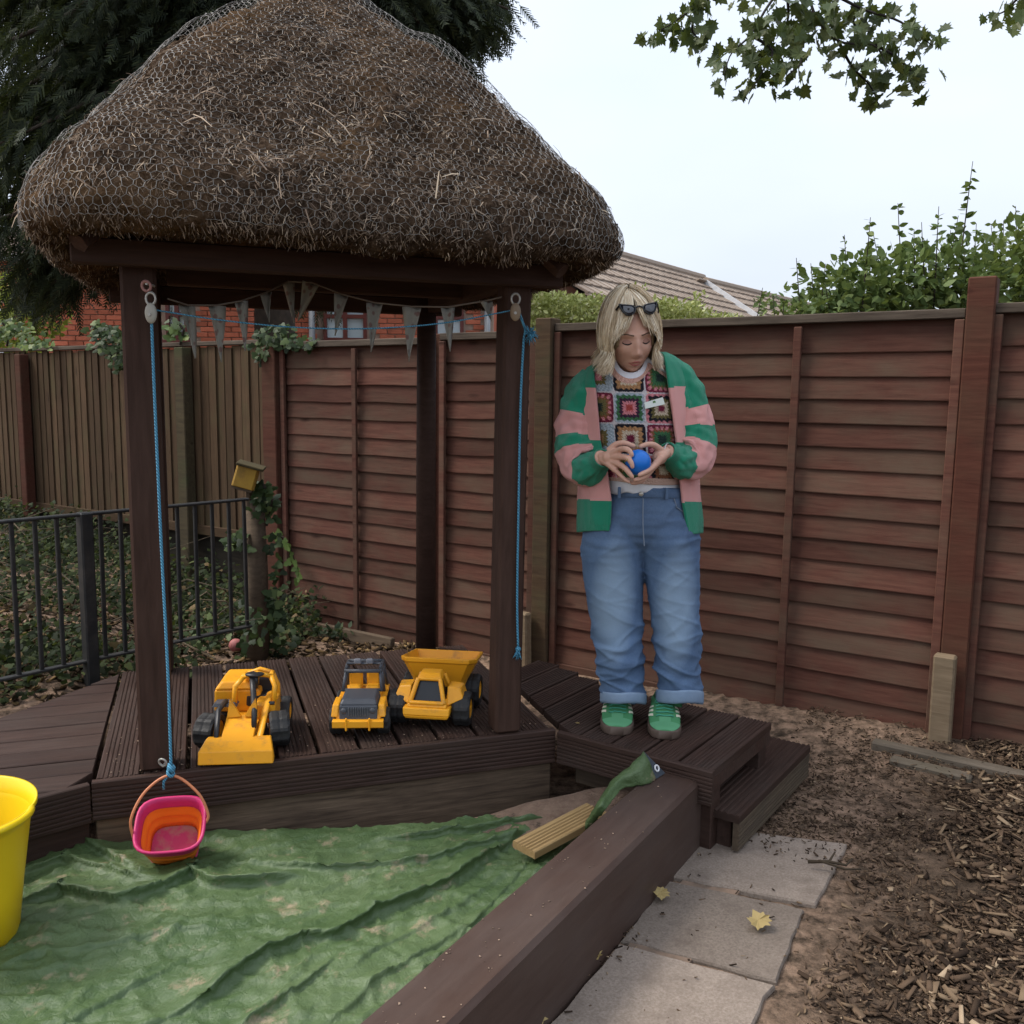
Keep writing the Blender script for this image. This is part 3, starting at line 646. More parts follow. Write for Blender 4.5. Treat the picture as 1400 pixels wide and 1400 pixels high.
bm_ = MB().box((0, 0, 0), (.213, .03, .063), None, .003).mesh('brick', M_BRICK)
small = MB(); nrow = 0; zc = .05; cnt = 0
while zc < 3.3:
    x = bx0 + (.056 if nrow % 2 else .168)
    while x < bx1 - .1:
        free = not any(a - .02 < x + .1 and x - .1 < b_ + .02 and ZS < zc < ZT for a, b_ in wins)
        if free:
            if 2.03 < zc < 2.96 and -6.9 < x and cnt < 300: link('brick', bm_, bld, loc=(x, .022 + random.uniform(-.002, .002), zc)); cnt += 1
            else: small.box((x, .022, zc), (.213, .03, .063))
        x += .225
    zc += .075; nrow += 1
small.build('brickwork', M_BRICK, bld, kind='stuff')
for i, (a, b_) in enumerate(wins):
    wo = link('window', None, bld, loc=((a + b_) / 2, .0, 0)); W_ = b_ - a; cx = 0
    fr = MB()
    for xx in ((-W_ / 2, -W_ / 2 + .05), (W_ / 2 - .05, W_ / 2), (-.03, .03)): fr.box(((xx[0] + xx[1]) / 2, .01, (ZS + ZT) / 2), (xx[1] - xx[0], .07, ZT - ZS), None, .004)
    for zz in (ZS + .03, ZS + .36, ZT - .03): fr.box((0, .009, zz), (W_ - .004, .066, .055), None, .004)
    fr.build('frame', M_FRAME, wo); MB().box((0, .02, (ZS + ZT) / 2), (W_ - .02, .01, ZT - ZS - .02)).build('pane', M_GLASS, wo)
    MB().box((0, -.02, ZS - .03), (W_ + .1, .14, .05), None, .005).build('sill', M_FRAME, wo)
for px in (421, 660):
    x = py_(px, 440, YB).x; MB().tube([(x, -.06, .1), (x, -.06, 3.3)], .045, 10).build('drainpipe', M_PVC, bld, True)
MB().box(((bx0 + bx1) / 2, -.12, 3.33), (bx1 - bx0 + .3, .12, .1), None, .01).build('gutter', M_PVC, bld)
rv = MB(); rv.grid([[(bx0 - .2, -.2, 3.36), (bx1 + .2, -.2, 3.36)], [(bx0 - .2, 3.2, 5.0), (bx1 + .2, 3.2, 5.0)], [(bx0 - .2, 6.6, 3.36), (bx1 + .2, 6.6, 3.36)]]); rv.build('roof', plain('far_roof', (.14, .1, .08), .9, (.1, .07, .055), 10, .5), bld)

# two tiled bungalow roofs, ridges running away to the right
def tiled_house(ridge0, ridge1, pitch_deg, depth, wallc, label, verge=True, name='bungalow'):
    d = (ridge1 - ridge0); d.z = 0; Ln = d.length; d.normalize(); nrm = Vector((d.y, -d.x, 0))       # towards the camera side
    if nrm.y > 0: nrm = -nrm
    hz = ridge0.z; base = ridge0 + nrm * 0; ang = math.atan2(d.y, d.x)
    t = thing(name, label, 'house', (base.x, base.y, 0), ang); sy = -1 if nrm.dot(Vector((-d.y, d.x, 0))) < 0 else 1
    pr = R(pitch_deg); tiles = MB(); slope = depth / math.cos(pr); gauge = .40; tw = .34
    nrw, ncl = int(slope / gauge), int(Ln / tw)
    for side in (sy, -sy):
        for r_ in range(nrw + 1):
            for c_ in range(ncl):
                if side != sy and c_ % 4: continue
                q = r_ * gauge + .17; lift = .022
                x = (c_ + .5) * tw; y = side * q * math.cos(pr); z = hz - q * math.sin(pr)
                wx = tw * (.99 if side == sy else 3.96)
                tiles.box((x, y, z + lift), (wx, .45, .03), Euler(((-side) * (pr - .09) * 1.0, 0, 0)), 0)
                if side == sy: tiles.box((x - tw * .36, y, z + lift + .018), (tw * .2, .45, .02), Euler(((-side) * (pr - .09), 0, 0)), 0)
    tiles.build('tiles', M_TILE, t, kind='stuff')
    for k in range(int(Ln / .45)):
        MB().tube([(k * .45, 0, hz + .02), (k * .45 + .44, 0, hz + .025)], .11, 8).build('ridge_tile', M_TILE, t)
    zz = hz - depth * math.tan(pr)
    wl = MB(); wl.prism([(.25, -depth + .35), (Ln - .2, -depth + .35), (Ln - .2, depth - .35), (.25, depth - .35)], 0, zz + .1)
    for x in (.25, Ln - .2): wl.add([(x, -depth + .35, zz + .1), (x, depth - .35, zz + .1), (x, 0, hz - .1)], [(0, 1, 2)])
    wl.build('wall', wallc, t)
    for side in ((1, -1) if verge else ()):
        P0, P1 = Vector((-.03, 0, hz - .02)), Vector((-.03, side * depth, zz - .02))
        MB().box(((P0 + P1) / 2), (.04, (P1 - P0).length, .17), Euler((-side * pr, 0, 0))).build('barge_board', plain('white_barge', (.62, .63, .64), .5), t)
    return t, sy
wallm = plain('bungalow_wall', (.3, .2, .15), .9, (.25, .16, .12), 8, .3)
def at_h(px, py, h): d = ray(px, py); t = (h - CAMZ) / d.z; return Vector((0, 0, CAMZ)) + d * t
r0 = at_h(840, 347, 4.75); r1 = at_h(945, 373, 4.75); r0 = r0 + (r0 - r1) * 1.25
tiled_house(r0, r1 + (r1 - r0).normalized() * .4, 33, 4.6, wallm, 'brown tiled bungalow roof with satellite dish above the fence', False)
q0 = at_h(957, 379, 4.55); q1 = at_h(1095, 408, 4.55)
tiled_house(q0, q1 + (q1 - q0) * .4, 33, 4.6, wallm, 'brown tiled bungalow roof with pale verge board further along the fence')
# satellite dish on a mast in front of the first roof
dp = py_(764, 392, 17.0)
ds = thing('satellite_dish', 'pale grey satellite dish on a mast before the tiled roof', 'satellite dish', (dp.x, dp.y, 0))
dm = Matrix.Translation((0, 0, dp.z)) @ Matrix.Rotation(R(-25), 4, 'Z') @ Matrix.Rotation(R(78), 4, 'X')
MB().lathe([(.0, .07), (.12, .06), (.2, .03), (.245, 0), (.24, -.012), (.12, .045), (0, .055)], 24, dm).build('dish', plain('dish', (.5, .53, .56), .4, (.42, .45, .48), 4), ds, True)
MB().tube([(0, .12, .1), (0, .12, dp.z - .05), (0, .03, dp.z)], .025, 8).build('mast', M_PVC, ds, True)
MB().tube([dm @ Vector((0, .0, -.0)), dm @ Vector((0, -.1, -.3))], .012, 6).build('arm', M_PVC, ds)
dv = py_(925, 427, 15.5); MB().tube([(0, 0, 0), (0, 0, dv.z), (0, 0, dv.z + .12)], [.06, .06, .07], 12).build('vent_pipe', M_PVC, None, True, loc=(dv.x, dv.y, 0), label='short grey vent pipe poking above the pale green hedge', cat='pipe')

# ================================================================== TREES AND PLANTS
def tri_fan_leaf(outline, bend=.12):
    """leaf outline [(x,y)...] -> template verts/tri faces with a raised midrib"""
    v = [(0, .45, 0)] + [(x, y, -bend * abs(x) - bend * .6 * (y - .4) ** 2) for x, y in outline]; k = len(outline)
    return v, [(0, i + 1, (i + 1) % k + 1) for i in range(k)]
OVAL = tri_fan_leaf([(0, 0), (.22, .2), (.3, .48), (.17, .8), (0, 1.05), (-.17, .8), (-.3, .48), (-.22, .2)])
IVY = tri_fan_leaf([(0, 0), (.3, -.06), (.42, .26), (.26, .42), (.3, .66), (0, 1.0), (-.3, .66), (-.26, .42), (-.42, .26), (-.3, -.06)])
MAPLE = tri_fan_leaf([(0, 0), (.12, .03), (.32, -.12), (.3, .1), (.56, .14), (.43, .3), (.62, .5), (.36, .5), (.36, .68), (.2, .66), (0, 1.02), (-.2, .66), (-.36, .68), (-.36, .5), (-.62, .5), (-.43, .3), (-.56, .14), (-.3, .1), (-.32, -.12), (-.12, .03)], .2)
M_TRUNK = plain('bark_trunk', (.06, .045, .033), .95, (.025, .02, .015), 14, .8)
M_CON = leafmat('conifer', [(0, (.012, .017, .01)), (.5, (.024, .034, .018)), (.85, (.04, .052, .026)), (1, (.06, .07, .03))], .12, .7, .2)
# --- conifer: spray = hanging twig with side shoots
sv, sf = [], []
def quad(a, b_, w0, w1, zz=0):
    a, b_ = np.array(a, float), np.array(b_, float); d = b_ - a; p_ = np.array([-d[1], d[0], 0]); p_ /= np.linalg.norm(p_); o = len(sv)
    sv.extend([a - p_ * w0, a + p_ * w0, b_ + p_ * w1, b_ - p_ * w1]); sf.append((o, o + 1, o + 2, o + 3))
quad((0, 0, 0), (0, .5, .02), .012, .012); quad((0, .5, .02), (0, 1, -.03), .016, .004)
for k in range(9):
    y = .08 + k * .1
    for sg in (-1, 1):
        ln_ = (.26 - .15 * y) * random.uniform(.8, 1.15); quad((0, y, 0), (sg * ln_ * .62, y + ln_ * .8, random.uniform(-.05, .05)), .024, .009)
def conifer(base, H, branches, label):
    t = thing('conifer_tree', label, 'tree', base); tr = MB(); tr.tube([(0, 0, 0), (.05, 0, H * .4), (0, .05, H * .75), (0, 0, H)], [.24, .18, .1, .03], 10)
    P, D, Sc = [], [], []
    for (z0, tip, dens) in branches:
        a = Vector((0, 0, z0)); tip = Vector(tip) - Vector(base); mid = a.lerp(tip, .5) + Vector((0, 0, .35)); pts_ = [a, a.lerp(mid, .5) + Vector((0, 0, .1)), mid, mid.lerp(tip, .55), tip]
        pts_ = [Vector(q) for q in crom([tuple(q) for q in pts_], 9)]; tr.tube(pts_, [.05 - .005 * k for k in range(9)], 5)
        bd = (tip - a).normalized(); sd2 = Vector((-bd.y, bd.x, 0)).normalized(); Lb = (tip - a).length
        for k in range(int(dens * Lb)):
            u_ = random.random() ** .7; i = min(int(u_ * 8), 7); q = pts_[i].lerp(pts_[i + 1], u_ * 8 - i)
            side = random.gauss(0, .3) * (1.2 - .75 * u_); q = q + sd2 * side + Vector((random.gauss(0, .08), random.gauss(0, .08), random.gauss(0, .1) - .35 * abs(side)))
            dr = bd * random.uniform(.1, .8) + sd2 * side * 1.2 + Vector((random.gauss(0, .2), random.gauss(0, .2), -random.uniform(.35, 1.0)))
            P.append(q); D.append(dr); Sc.append(random.uniform(.2, .42))
    tr.build('trunk', M_TRUNK, t, True)
    P, D = np.array([list(q) for q in P]), np.array([list(q) for q in D]); X, Yd, Z = frames(D)
    link('crown', scatter('crown', sv, sf, P, X, Yd, Z, Sc, M_CON), t); return t
YC = 9.6; Z0 = lambda py: CAMZ + (545 - py) / FPX * YC
br = []
r_ = random.Random(3)
cb0 = (-2.5, YC, 0)
for k in range(86):        # left mass hangs low; boughs fill everything above about 2.6 m
    zz = r_.uniform(2.9, 6.6); an = r_.uniform(0, 2 * math.pi); ln_ = r_.uniform(1.6, 3.0); tip = (cb0[0] - .9 + math.cos(an) * ln_, cb0[1] + math.sin(an) * ln_ * .55, zz - r_.uniform(.1, .7))
    if tip[0] > -1.9 and tip[2] < 4.6: tip = (tip[0], tip[1], 4.9 + r_.random())
    br.append((min(zz + .4, 7), tip, 62))
for px, py in ((665, 5), (678, 25), (660, 45), (640, 62), (620, 30), (612, 85), (590, 60), (575, 78), (560, 20), (650, -30), (665, -60), (640, -60), (590, -90), (540, -50), (660, -110), (520, 30)):
    tp = py_(px, py, YC + r_.uniform(-.5, .5)); br.append((tp.z + .35, (tp.x, tp.y, tp.z + .08), 95))
for px, py in ((5, 380), (40, 400), (20, 330), (60, 350), (10, 290), (90, 300), (30, 240), (5, 200), (70, 180), (120, 120), (150, 160), (20, 120), (60, 60), (180, 60), (240, 40), (100, 20), (0, 20), (130, 250), (55, 415), (15, 420)):
    tp = py_(px, py, YC + r_.uniform(-.7, .5)); br.append((tp.z + .5, (tp.x, tp.y, tp.z + .05), 85))
conifer(cb0, 9.5, br, 'tall dark drooping conifer towering behind the thatched shelter')

def leafy(name, label, cat, base, clumps, leaf, size, mat, stems=None, dens=1.0, group=None, trunk_mat=None, updir=.4):
    """clumps: (x,y,z, rx,ry,rz, n) in world coordinates; stems: polylines"""
    t = thing(name, label, cat, base, 0, group); b0 = Vector(base); tr = MB()
    for st_ in (stems or []): 
        pts_ = [Vector(q) - b0 for q in st_]; tr.tube(pts_, [.03 * (1 - .8 * i / (len(pts_) - 1)) * (1.0 if len(pts_[0]) else 1) for i in range(len(pts_))], 5)
    if stems: tr.build('trunk', trunk_mat or M_TRUNK, t, True)
    P, D, Sc = [], [], []
    for (x, y, z, rx, ry, rz, nn) in clumps:
        for k in range(int(nn * dens)):
            v_ = Vector((random.gauss(0, 1), random.gauss(0, 1), random.gauss(0, 1))).normalized(); rr = random.random() ** .45
            q = Vector((x + v_.x * rx * rr, y + v_.y * ry * rr, z + v_.z * rz * rr)) - b0
            P.append(q); D.append(v_ * .6 + Vector((random.gauss(0, .5), random.gauss(0, .5), random.gauss(updir, .5)))); Sc.append(random.uniform(*size))
    P, D = np.array([list(q) for q in P]), np.array([list(q) for q in D]); X, Yd, Z = frames(D)
    return t, P, X, Yd, Z, Sc
def crown_of(pack, leaf, mat, name='crown'):
    t, P, X, Yd, Z, Sc = pack; return link(name, scatter(name, leaf[0], leaf[1], P, X, Yd, Z, Sc, mat), t)
M_SHRUB = leafmat('shrub_leaf', [(0, (.05, .08, .025)), (.5, (.10, .15, .045)), (.85, (.15, .205, .07)), (1, (.22, .27, .1))], .35, .55, .2)
# shrub right of the tall post: shoots with rows of leaves
def shoots(name, label, pts, Yq, base_y, n_low, mat, size=(.055, .095), clumps=()):
    base = py_(pts[0][0], 430, Yq); base = (base.x, base.y, 0); b0 = Vector(base); t = thing(name, label, 'shrub', base); tr = MB(); P, D, Sc = [], [], []
    for (px, py) in pts:
        yy = Yq + random.uniform(-.4, .4); tip = py_(px, py, yy) - b0; foot = Vector((tip.x * .75 + random.uniform(-.15, .15), random.uniform(-.3, .3), .1)); kn = foot.lerp(tip, .6) + Vector((random.uniform(-.12, .12), 0, 0))
        c_ = [Vector(q) for q in crom([tuple(foot), tuple(kn), tuple(tip)], 14)]; tr.tube(c_, [.016 * (1 - .85 * i / 13) for i in range(14)], 5)
        for i in range(5, 13):
            for k in range(8):
                u_ = random.random(); q = c_[i].lerp(c_[i + 1], u_); a = random.uniform(0, 6.28)
                P.append(q); D.append(Vector((math.cos(a), math.sin(a) * .7, random.uniform(-.5, .5)))); Sc.append(random.uniform(*size) * (1 if i < 11 else .75))
    for (px, py, rx, rz, nn) in clumps:
        c_ = py_(px, py, Yq) - b0
        for k in range(nn):
            v_ = Vector((random.gauss(0, 1), random.gauss(0, 1), random.gauss(0, 1))).normalized() * random.random() ** .5
            P.append(c_ + Vector((v_.x * rx, v_.y * .5, v_.z * rz))); D.append(v_ + Vector((random.gauss(0, .5), random.gauss(0, .5), random.gauss(0, .5)))); Sc.append(random.uniform(*size))
    tr.build('trunk', M_TRUNK, t, True); P, D = np.array([list(q) for q in P]), np.array([list(q) for q in D]); X, Yd, Z = frames(D)
    link('crown', scatter('crown', *OVAL, P, X, Yd, Z, Sc, mat), t); return t
shoots('leafy_shrub', 'green leafy shrub with tall upright shoots behind the wide fence panel', [(1318, 205), (1217, 265), (1180, 285), (1273, 268), (1250, 290), (1145, 310), (1170, 330), (1080, 343), (1100, 350), (1120, 375), (1225, 320), (1290, 300), (1310, 330), (1200, 350), (1260, 340), (1325, 290), (1120, 350), (1185, 310), (1240, 300), (1300, 280)], 7.2, 0, 0, M_SHRUB, clumps=[(1200, 385, .45, .3, 460), (1270, 372, .48, .32, 500), (1150, 385, .35, .26, 360), (1310, 380, .3, .36, 360), (1130, 415, .35, .15, 200), (1210, 420, .6, .3, 400)])
shoots('leafy_shrub', 'brighter yellow green shrub behind the fence beyond the tall post', [(1345, 290), (1378, 265), (1395, 280), (1362, 285), (1400, 300), (1420, 270), (1440, 300)], 7.6, 0, 0, leafmat('shrub_leaf_b', [(0, (.05, .08, .018)), (.5, (.095, .14, .03)), (1, (.17, .21, .06))], .35, .5), clumps=[(1385, 350, .35, .4, 500), (1420, 340, .4, .4, 400), (1360, 390, .35, .3, 300)])
shoots('climbing_shrub', 'small trailing green shrub over the fence top before the tiled roofs', [(1035, 385), (1050, 395), (1065, 400), (1090, 408)], 7.0, 0, 0, M_SHRUB, (.04, .06), clumps=[(1070, 415, .18, .06, 90), (1100, 418, .2, .08, 120), (1045, 398, .06, .05, 30)])
# pale hedge behind the fence
M_HEDGE = leafmat('hedge_leaf', [(0, (.26, .29, .08)), (.5, (.42, .45, .15)), (.85, (.55, .57, .24)), (1, (.72, .72, .46))], .35, .6)
hb = py_(850, 470, 9.0); hd = thing('hedge', 'pale yellow green clipped hedge beyond the fence behind the person', 'hedge', (hb.x, hb.y, 0))
P, D, Sc = [], [], []
for k in range(15000):
    px = random.uniform(690, 1010); top = np.interp(px, [690, 740, 790, 830, 880, 920, 960, 1010], [412, 402, 405, 412, 408, 412, 424, 434]) + 12 * nz3(px * .05, 0, 0)
    q = py_(px, top, 9.0); zz = q.z - abs(random.gauss(0, .28)); P.append((q.x - hb.x, random.uniform(-.45, .45), max(.2, zz))); D.append((random.gauss(0, .6), random.gauss(-.3, .6), random.gauss(.4, .6))); Sc.append(random.uniform(.03, .055))
for px, ty in ((870, 385), (945, 395), (948, 392), (760, 398), (905, 400)):
    for k in range(60):
        q = py_(px + random.gauss(0, 4), ty + random.uniform(0, 40), 9.0); P.append((q.x - hb.x, random.uniform(-.1, .1), q.z)); D.append((random.gauss(0, .6), random.gauss(-.3, .6), random.gauss(.4, .6))); Sc.append(random.uniform(.03, .05))
P, D = np.array(P), np.array(D); X, Yd, Z = frames(D); link('foliage', scatter('foliage', *OVAL, P, X, Yd, Z, Sc, M_HEDGE), hd)
hs_ = MB()
for k in range(9): hs_.tube([(-1.0 + .27 * k, 0, 0), (-1.0 + .27 * k + random.uniform(-.1, .1), random.uniform(-.1, .1), 1.9)], [.03, .012], 5)
hs_.build('stems', M_TRUNK, hd)
# bright young tree left behind the conifer
M_LIME = leafmat('lime_leaf', [(0, (.11, .15, .02)), (.5, (.22, .27, .04)), (1, (.36, .4, .07))], .45, .5)
c1 = py_(20, 440, 10.8); c2 = py_(30, 235, 12.2)
crown_of(leafy('young_tree', 'bright yellow green young tree glimpsed left beneath the conifer boughs', 'tree', (c1.x, c1.y, 0), [(c1.x, c1.y, c1.z, .55, .5, .45, 900), (c1.x - .3, c1.y, c1.z - .6, .6, .5, .6, 700), (c2.x, c2.y, c2.z, .5, .4, .5, 260), (c1.x + .2, c1.y + .6, c1.z + .9, .4, .4, .5, 200)], OVAL, (.06, .1), M_LIME, [[(c1.x, c1.y, 0), (c1.x, c1.y + .1, 1.5), (c1.x - .1, c1.y + .2, 3.0), (c2.x, c2.y, c2.z)]]), OVAL, M_LIME)
# ivy over the fence tops and corner
M_IVY = leafmat('ivy_leaf', [(0, (.012, .024, .008)), (.5, (.028, .052, .014)), (.85, (.055, .085, .026)), (1, (.12, .16, .05))], .2, .55, .25)
M_IVYB = leafmat('ivy_leaf_bright', [(0, (.03, .055, .016)), (.5, (.07, .12, .03)), (1, (.2, .26, .06))], .3, .5, .3)
BALL = pz(327, 893, .15)
for k in range(5): BALL = pz(327, 893, gz(BALL.x, BALL.y) + .036)
def near_ball(x, y): return abs(x - BALL.x) < .08 and BALL.y - .5 < y < BALL.y + .06
def ivy(label, spec, size=(.045, .08), mat=None, name='ivy', stems=()):
    base = spec[0][:3]; b0 = Vector(base); t = thing(name, label, 'ivy', (base[0], base[1], 0)); P, D, Sc = [], [], []
    for (x, y, z, rx, ry, rz, nn) in spec:
        for k in range(nn):
            v_ = Vector((random.gauss(0, 1), random.gauss(0, 1), random.gauss(0, 1))).normalized() * random.random() ** .5
            if near_ball(x + v_.x * rx, y + v_.y * ry) and z < .6: continue
            P.append((x - base[0] + v_.x * rx, y - base[1] + v_.y * ry, z + v_.z * rz)); D.append((v_.x + random.gauss(0, .5), -.2 + random.gauss(0, .5), random.gauss(-.2, .5))); Sc.append(random.uniform(*size))
    tr = MB()
    for st_ in stems: tr.tube([Vector(q) - Vector((base[0], base[1], 0)) for q in st_], .006, 5)
    if not stems: tr.tube([(0, .05, spec[0][2] - spec[0][5]), (.05, 0, spec[0][2]), (.0, 0, spec[0][2] + spec[0][5] * .6)], .01, 5)
    tr.build('stem', M_TRUNK, t)
    P, D = np.array(P), np.array(D); up = unit(np.c_[rng.normal(0, .35, len(P)), -1 + rng.normal(0, .35, len(P)), .6 + rng.normal(0, .35, len(P))]); X = unit(np.cross(unit(D), up)); Yd = np.cross(up, X)
    link('leaves', scatter('leaves', *IVY, P, X, Yd, up, Sc, mat or M_IVY), t); return t
def fpx(px, py, off=.08): s_ = FS(px, py); c_ = FPt(s_, off); d = ray(px, py); o = Vector((0, 0, CAMZ)); t_ = (FP0 - FN * off - o).dot(FN) / d.dot(FN); q = o + d * t_; return q
q = fpx(150, 480); q2 = fpx(165, 505); q3 = fpx(130, 465)
ivy('dark ivy clump spilling over the board fence left of the roped post', [(q.x, q.y, q.z, .2, .14, .11, 170), (q2.x, q2.y, q2.z, .12, .1, .12, 70), (q3.x, q3.y, q3.z, .1, .1, .06, 40)], (.03, .06))
q = fpx(375, 468); q2 = fpx(355, 490); q3 = fpx(405, 478)
ivy('dark ivy tuft growing over the fence top below the bunting', [(q.x, q.y, q.z, .16, .1, .09, 90), (q2.x, q2.y, q2.z, .12, .08, .07, 30), (q3.x, q3.y, q3.z, .14, .08, .05, 30)], (.03, .06))
q = fpx(30, 470, -.1); q2 = fpx(60, 478)
ivy('bright green ivy mound on the fence top at the conifer', [(q.x - .2, q.y, q.z, .35, .2, .12, 200), (q2.x - .1, q2.y, q2.z - .05, .15, .12, .06, 40)], (.03, .06), mat=M_IVYB)
q = fpx(236, 462)
ivy('small bright ivy sprig on the fence by the building window', [(q.x, q.y, q.z, .08, .08, .1, 22)], mat=M_IVYB)
# ivy on the stump by the bird box, and trailing across the post
sx, sy_ = -1.38, 4.78
ivy('dark ivy wrapped round the wooden stump under the yellow bird box', [(sx + .07, sy_, .93, .07, .09, .14, 75), (sx - .04, sy_ - .02, .72, .10, .08, .06, 36), (sx, sy_, .28, .17, .14, .16, 110), (sx - .1, sy_ + .1, .17, .33, .18, .1, 130), (sx + .13, sy_, .55, .04, .05, .33, 40)], (.03, .06))
trail = [fpx(378, 735, .1), fpx(388, 742, .1), fpx(398, 755, .1), fpx(406, 780, .09), fpx(409, 800, .09)]
tb = trail[0]; tv = thing('ivy_trail', 'thin trailing ivy strand crossing the broad brown fence post', 'ivy', (tb.x, tb.y, 0)); MB().tube([p_ - Vector((tb.x, tb.y, 0)) for p_ in trail], .004, 5).build('stem', M_TRUNK, tv)
lm_ = MB(); lm_.add(*[[(x * .05, z * .3 * .05 - .004, y * .05) for x, y, z in IVY[0]], IVY[1]]); lm_ = lm_.mesh('leaf', M_IVYB)
for k in range(22):
    u_ = k / 21 * 3.99; p_ = trail[int(u_)].lerp(trail[int(u_) + 1], u_ % 1) - Vector((tb.x, tb.y, 0)); link('leaf', lm_, tv, loc=p_ + Vector((random.uniform(-.02, .02), -.012, random.uniform(-.02, .02))), rot=(random.uniform(-.4, .4), random.uniform(1.5, 4.5), FROT + random.uniform(-.4, .4)), scale=(random.uniform(.7, 1.2),) * 3)
# ivy ground cover and dead stems on the bank behind the railing
P, D, Sc = [], [], []
while len(P) < 22000:
    x, y = random.uniform(-5.2, -1.2), random.uniform(3.4, 8.3); p_ = Vector((x, y, 0)); f = -(p_ - FP0).dot(FN); g = (p_ - ra).dot(Vector((-rd.y, rd.x, 0)))
    dk = ((p_ - GC).dot(GA), (p_ - GC).dot(GB))
    if f < .02 or g < .02 and not (dk[1] > .75 and dk[0] < -.45): continue
    if near_ball(x, y): continue
    dens = .35 + .9 * fbm(x, y, 0, 1.6) + .5 * sstep(1.5, .1, f)
    if random.random() > dens: continue
    P.append((x, y, gz(x, y) + abs(random.gauss(0, .07)) + .25 * max(0, random.random() - .55) * sstep(1.4, .1, f) * 2)); D.append((random.gauss(0, 1), random.gauss(-.4, 1), random.gauss(.1, .35))); Sc.append(random.uniform(.018, .045))
P, D = np.array(P), np.array(D); up = unit(np.c_[rng.normal(0, .7, len(P)), -.5 + rng.normal(0, .5, len(P)), 1 + rng.normal(0, .4, len(P))]); X = unit(np.cross(unit(D), up)); Yd = np.cross(up, X)
link('ivy_ground_cover', scatter('ivy_ground_cover', *IVY, P, X, Yd, up, Sc, leafmat('ivy_ground', [(0, (.008, .012, .005)), (.5, (.018, .028, .01)), (.8, (.036, .05, .016)), (.92, (.07, .085, .03)), (.97, (.09, .06, .03)), (1, (.2, .14, .07))], .2, .65, .1)), label='ivy and weeds covering the bank behind the iron railing', cat='ground cover', kind='stuff')  # leaf colours darkened to carry the conifer's shade over the bank
tw = MB()
for k in range(70):
    x, y = random.uniform(-4.2, -1.5), random.uniform(4.0, 7.2); p_ = Vector((x, y, 0))
    if -(p_ - FP0).dot(FN) < .25 or (p_ - ra).dot(Vector((-rd.y, rd.x, 0))) < .08: continue
    a = random.uniform(-.6, .6) + (math.pi if random.random() < .5 else 0); ln_ = random.uniform(.25, .9); z0 = gz(x, y) + .02
    tw.tube([(x, y, z0), (x + math.cos(a) * ln_ * .5, y + math.sin(a) * ln_ * .5, z0 + random.uniform(.03, .2)), (x + math.cos(a) * ln_, y + math.sin(a) * ln_, z0 + random.uniform(0, .25))], [.006, .005, .002], 4)
tw.build('dead_twigs', plain('dead_twig', (.16, .12, .075), .9, (.09, .065, .04), 20), None, label='dry brown twigs and dead stems tangled on the ivy bank', cat='twigs', kind='stuff')
# --- sycamore bough hanging in from a tree beyond the fence
YM = 6.0; ty = (4.9, 6.9, 0)
mt_ = thing('sycamore_tree', 'sycamore with lobed leaves, its boughs hanging against the white sky', 'tree', ty); T0 = Vector(ty)
tk = MB(); tk.tube([(0, 0, -.1), (.05, .05, 2.5), (-.1, 0, 5.2), (.1, .1, 8)], [.24, .2, .16, .08], 12)
hub = py_(1085, -60, YM) - T0; hub2 = py_(1400, -45, YM) - T0
tk.tube([(-.1, 0, 5.0), (-1.0, -.3, 5.35), tuple(hub2 + Vector((0, 0, .35))), tuple(hub + Vector((.5, 0, .35))), tuple(hub)], [.1, .08, .06, .04, .022], 8)
tk.build('trunk', M_TRUNK, mt_, True)
M_SYC = leafmat('sycamore_leaf', [(0, (.035, .055, .014)), (.5, (.06, .09, .022)), (1, (.10, .115, .03))], .25, .5)
n = M_SYC.node_tree; oi = N(n, 'ShaderNodeObjectInfo')
for nd in list(n.nodes):
    if nd.type == 'VALTORGB': n.links.new(oi.outputs['Random'], nd.inputs[0])
lf = []
for k in range(4):
    mb = MB(); r_ = random.Random(k); vv = [(x * (1 + r_.uniform(-.12, .12)), y * (1 + r_.uniform(-.08, .08)), z + r_.uniform(-.05, .05)) for x, y, z in MAPLE[0]]; mb.add(vv, MAPLE[1]); lf.append(mb.mesh('leaf', M_SYC))
twm = plain('sycamore_twig', (.03, .024, .02), .8); nleaf = 0; rest = []
twigs = [([(1085, -50), (1095, 5), (1130, 45), (1180, 50), (1195, 75)], 34), ([(1085, -50), (1040, -10), (1010, 40), (985, 65), (975, 95)], 32), ([(1085, -40), (1000, -30), (940, 0), (905, 25), (885, 38)], 34), ([(1095, 5), (1075, 35), (1080, 75), (1060, 95)], 26), ([(1010, 40), (1040, 60), (1030, 85), (1010, 120)], 28), ([(1130, 45), (1150, 80), (1175, 105), (1188, 132)], 26), ([(1180, 50), (1210, 65), (1240, 95), (1225, 100)], 20), ([(1100, -30), (1160, 0), (1210, 15), (1240, 35), (1258, 48)], 32), ([(1060, -10), (1060, 20), (1045, 45)], 18), ([(940, 0), (930, 35), (950, 55)], 18), ([(1160, 0), (1150, 20), (1170, 30)], 16), ([(1085, -50), (1125, -20), (1120, 15)], 16)]
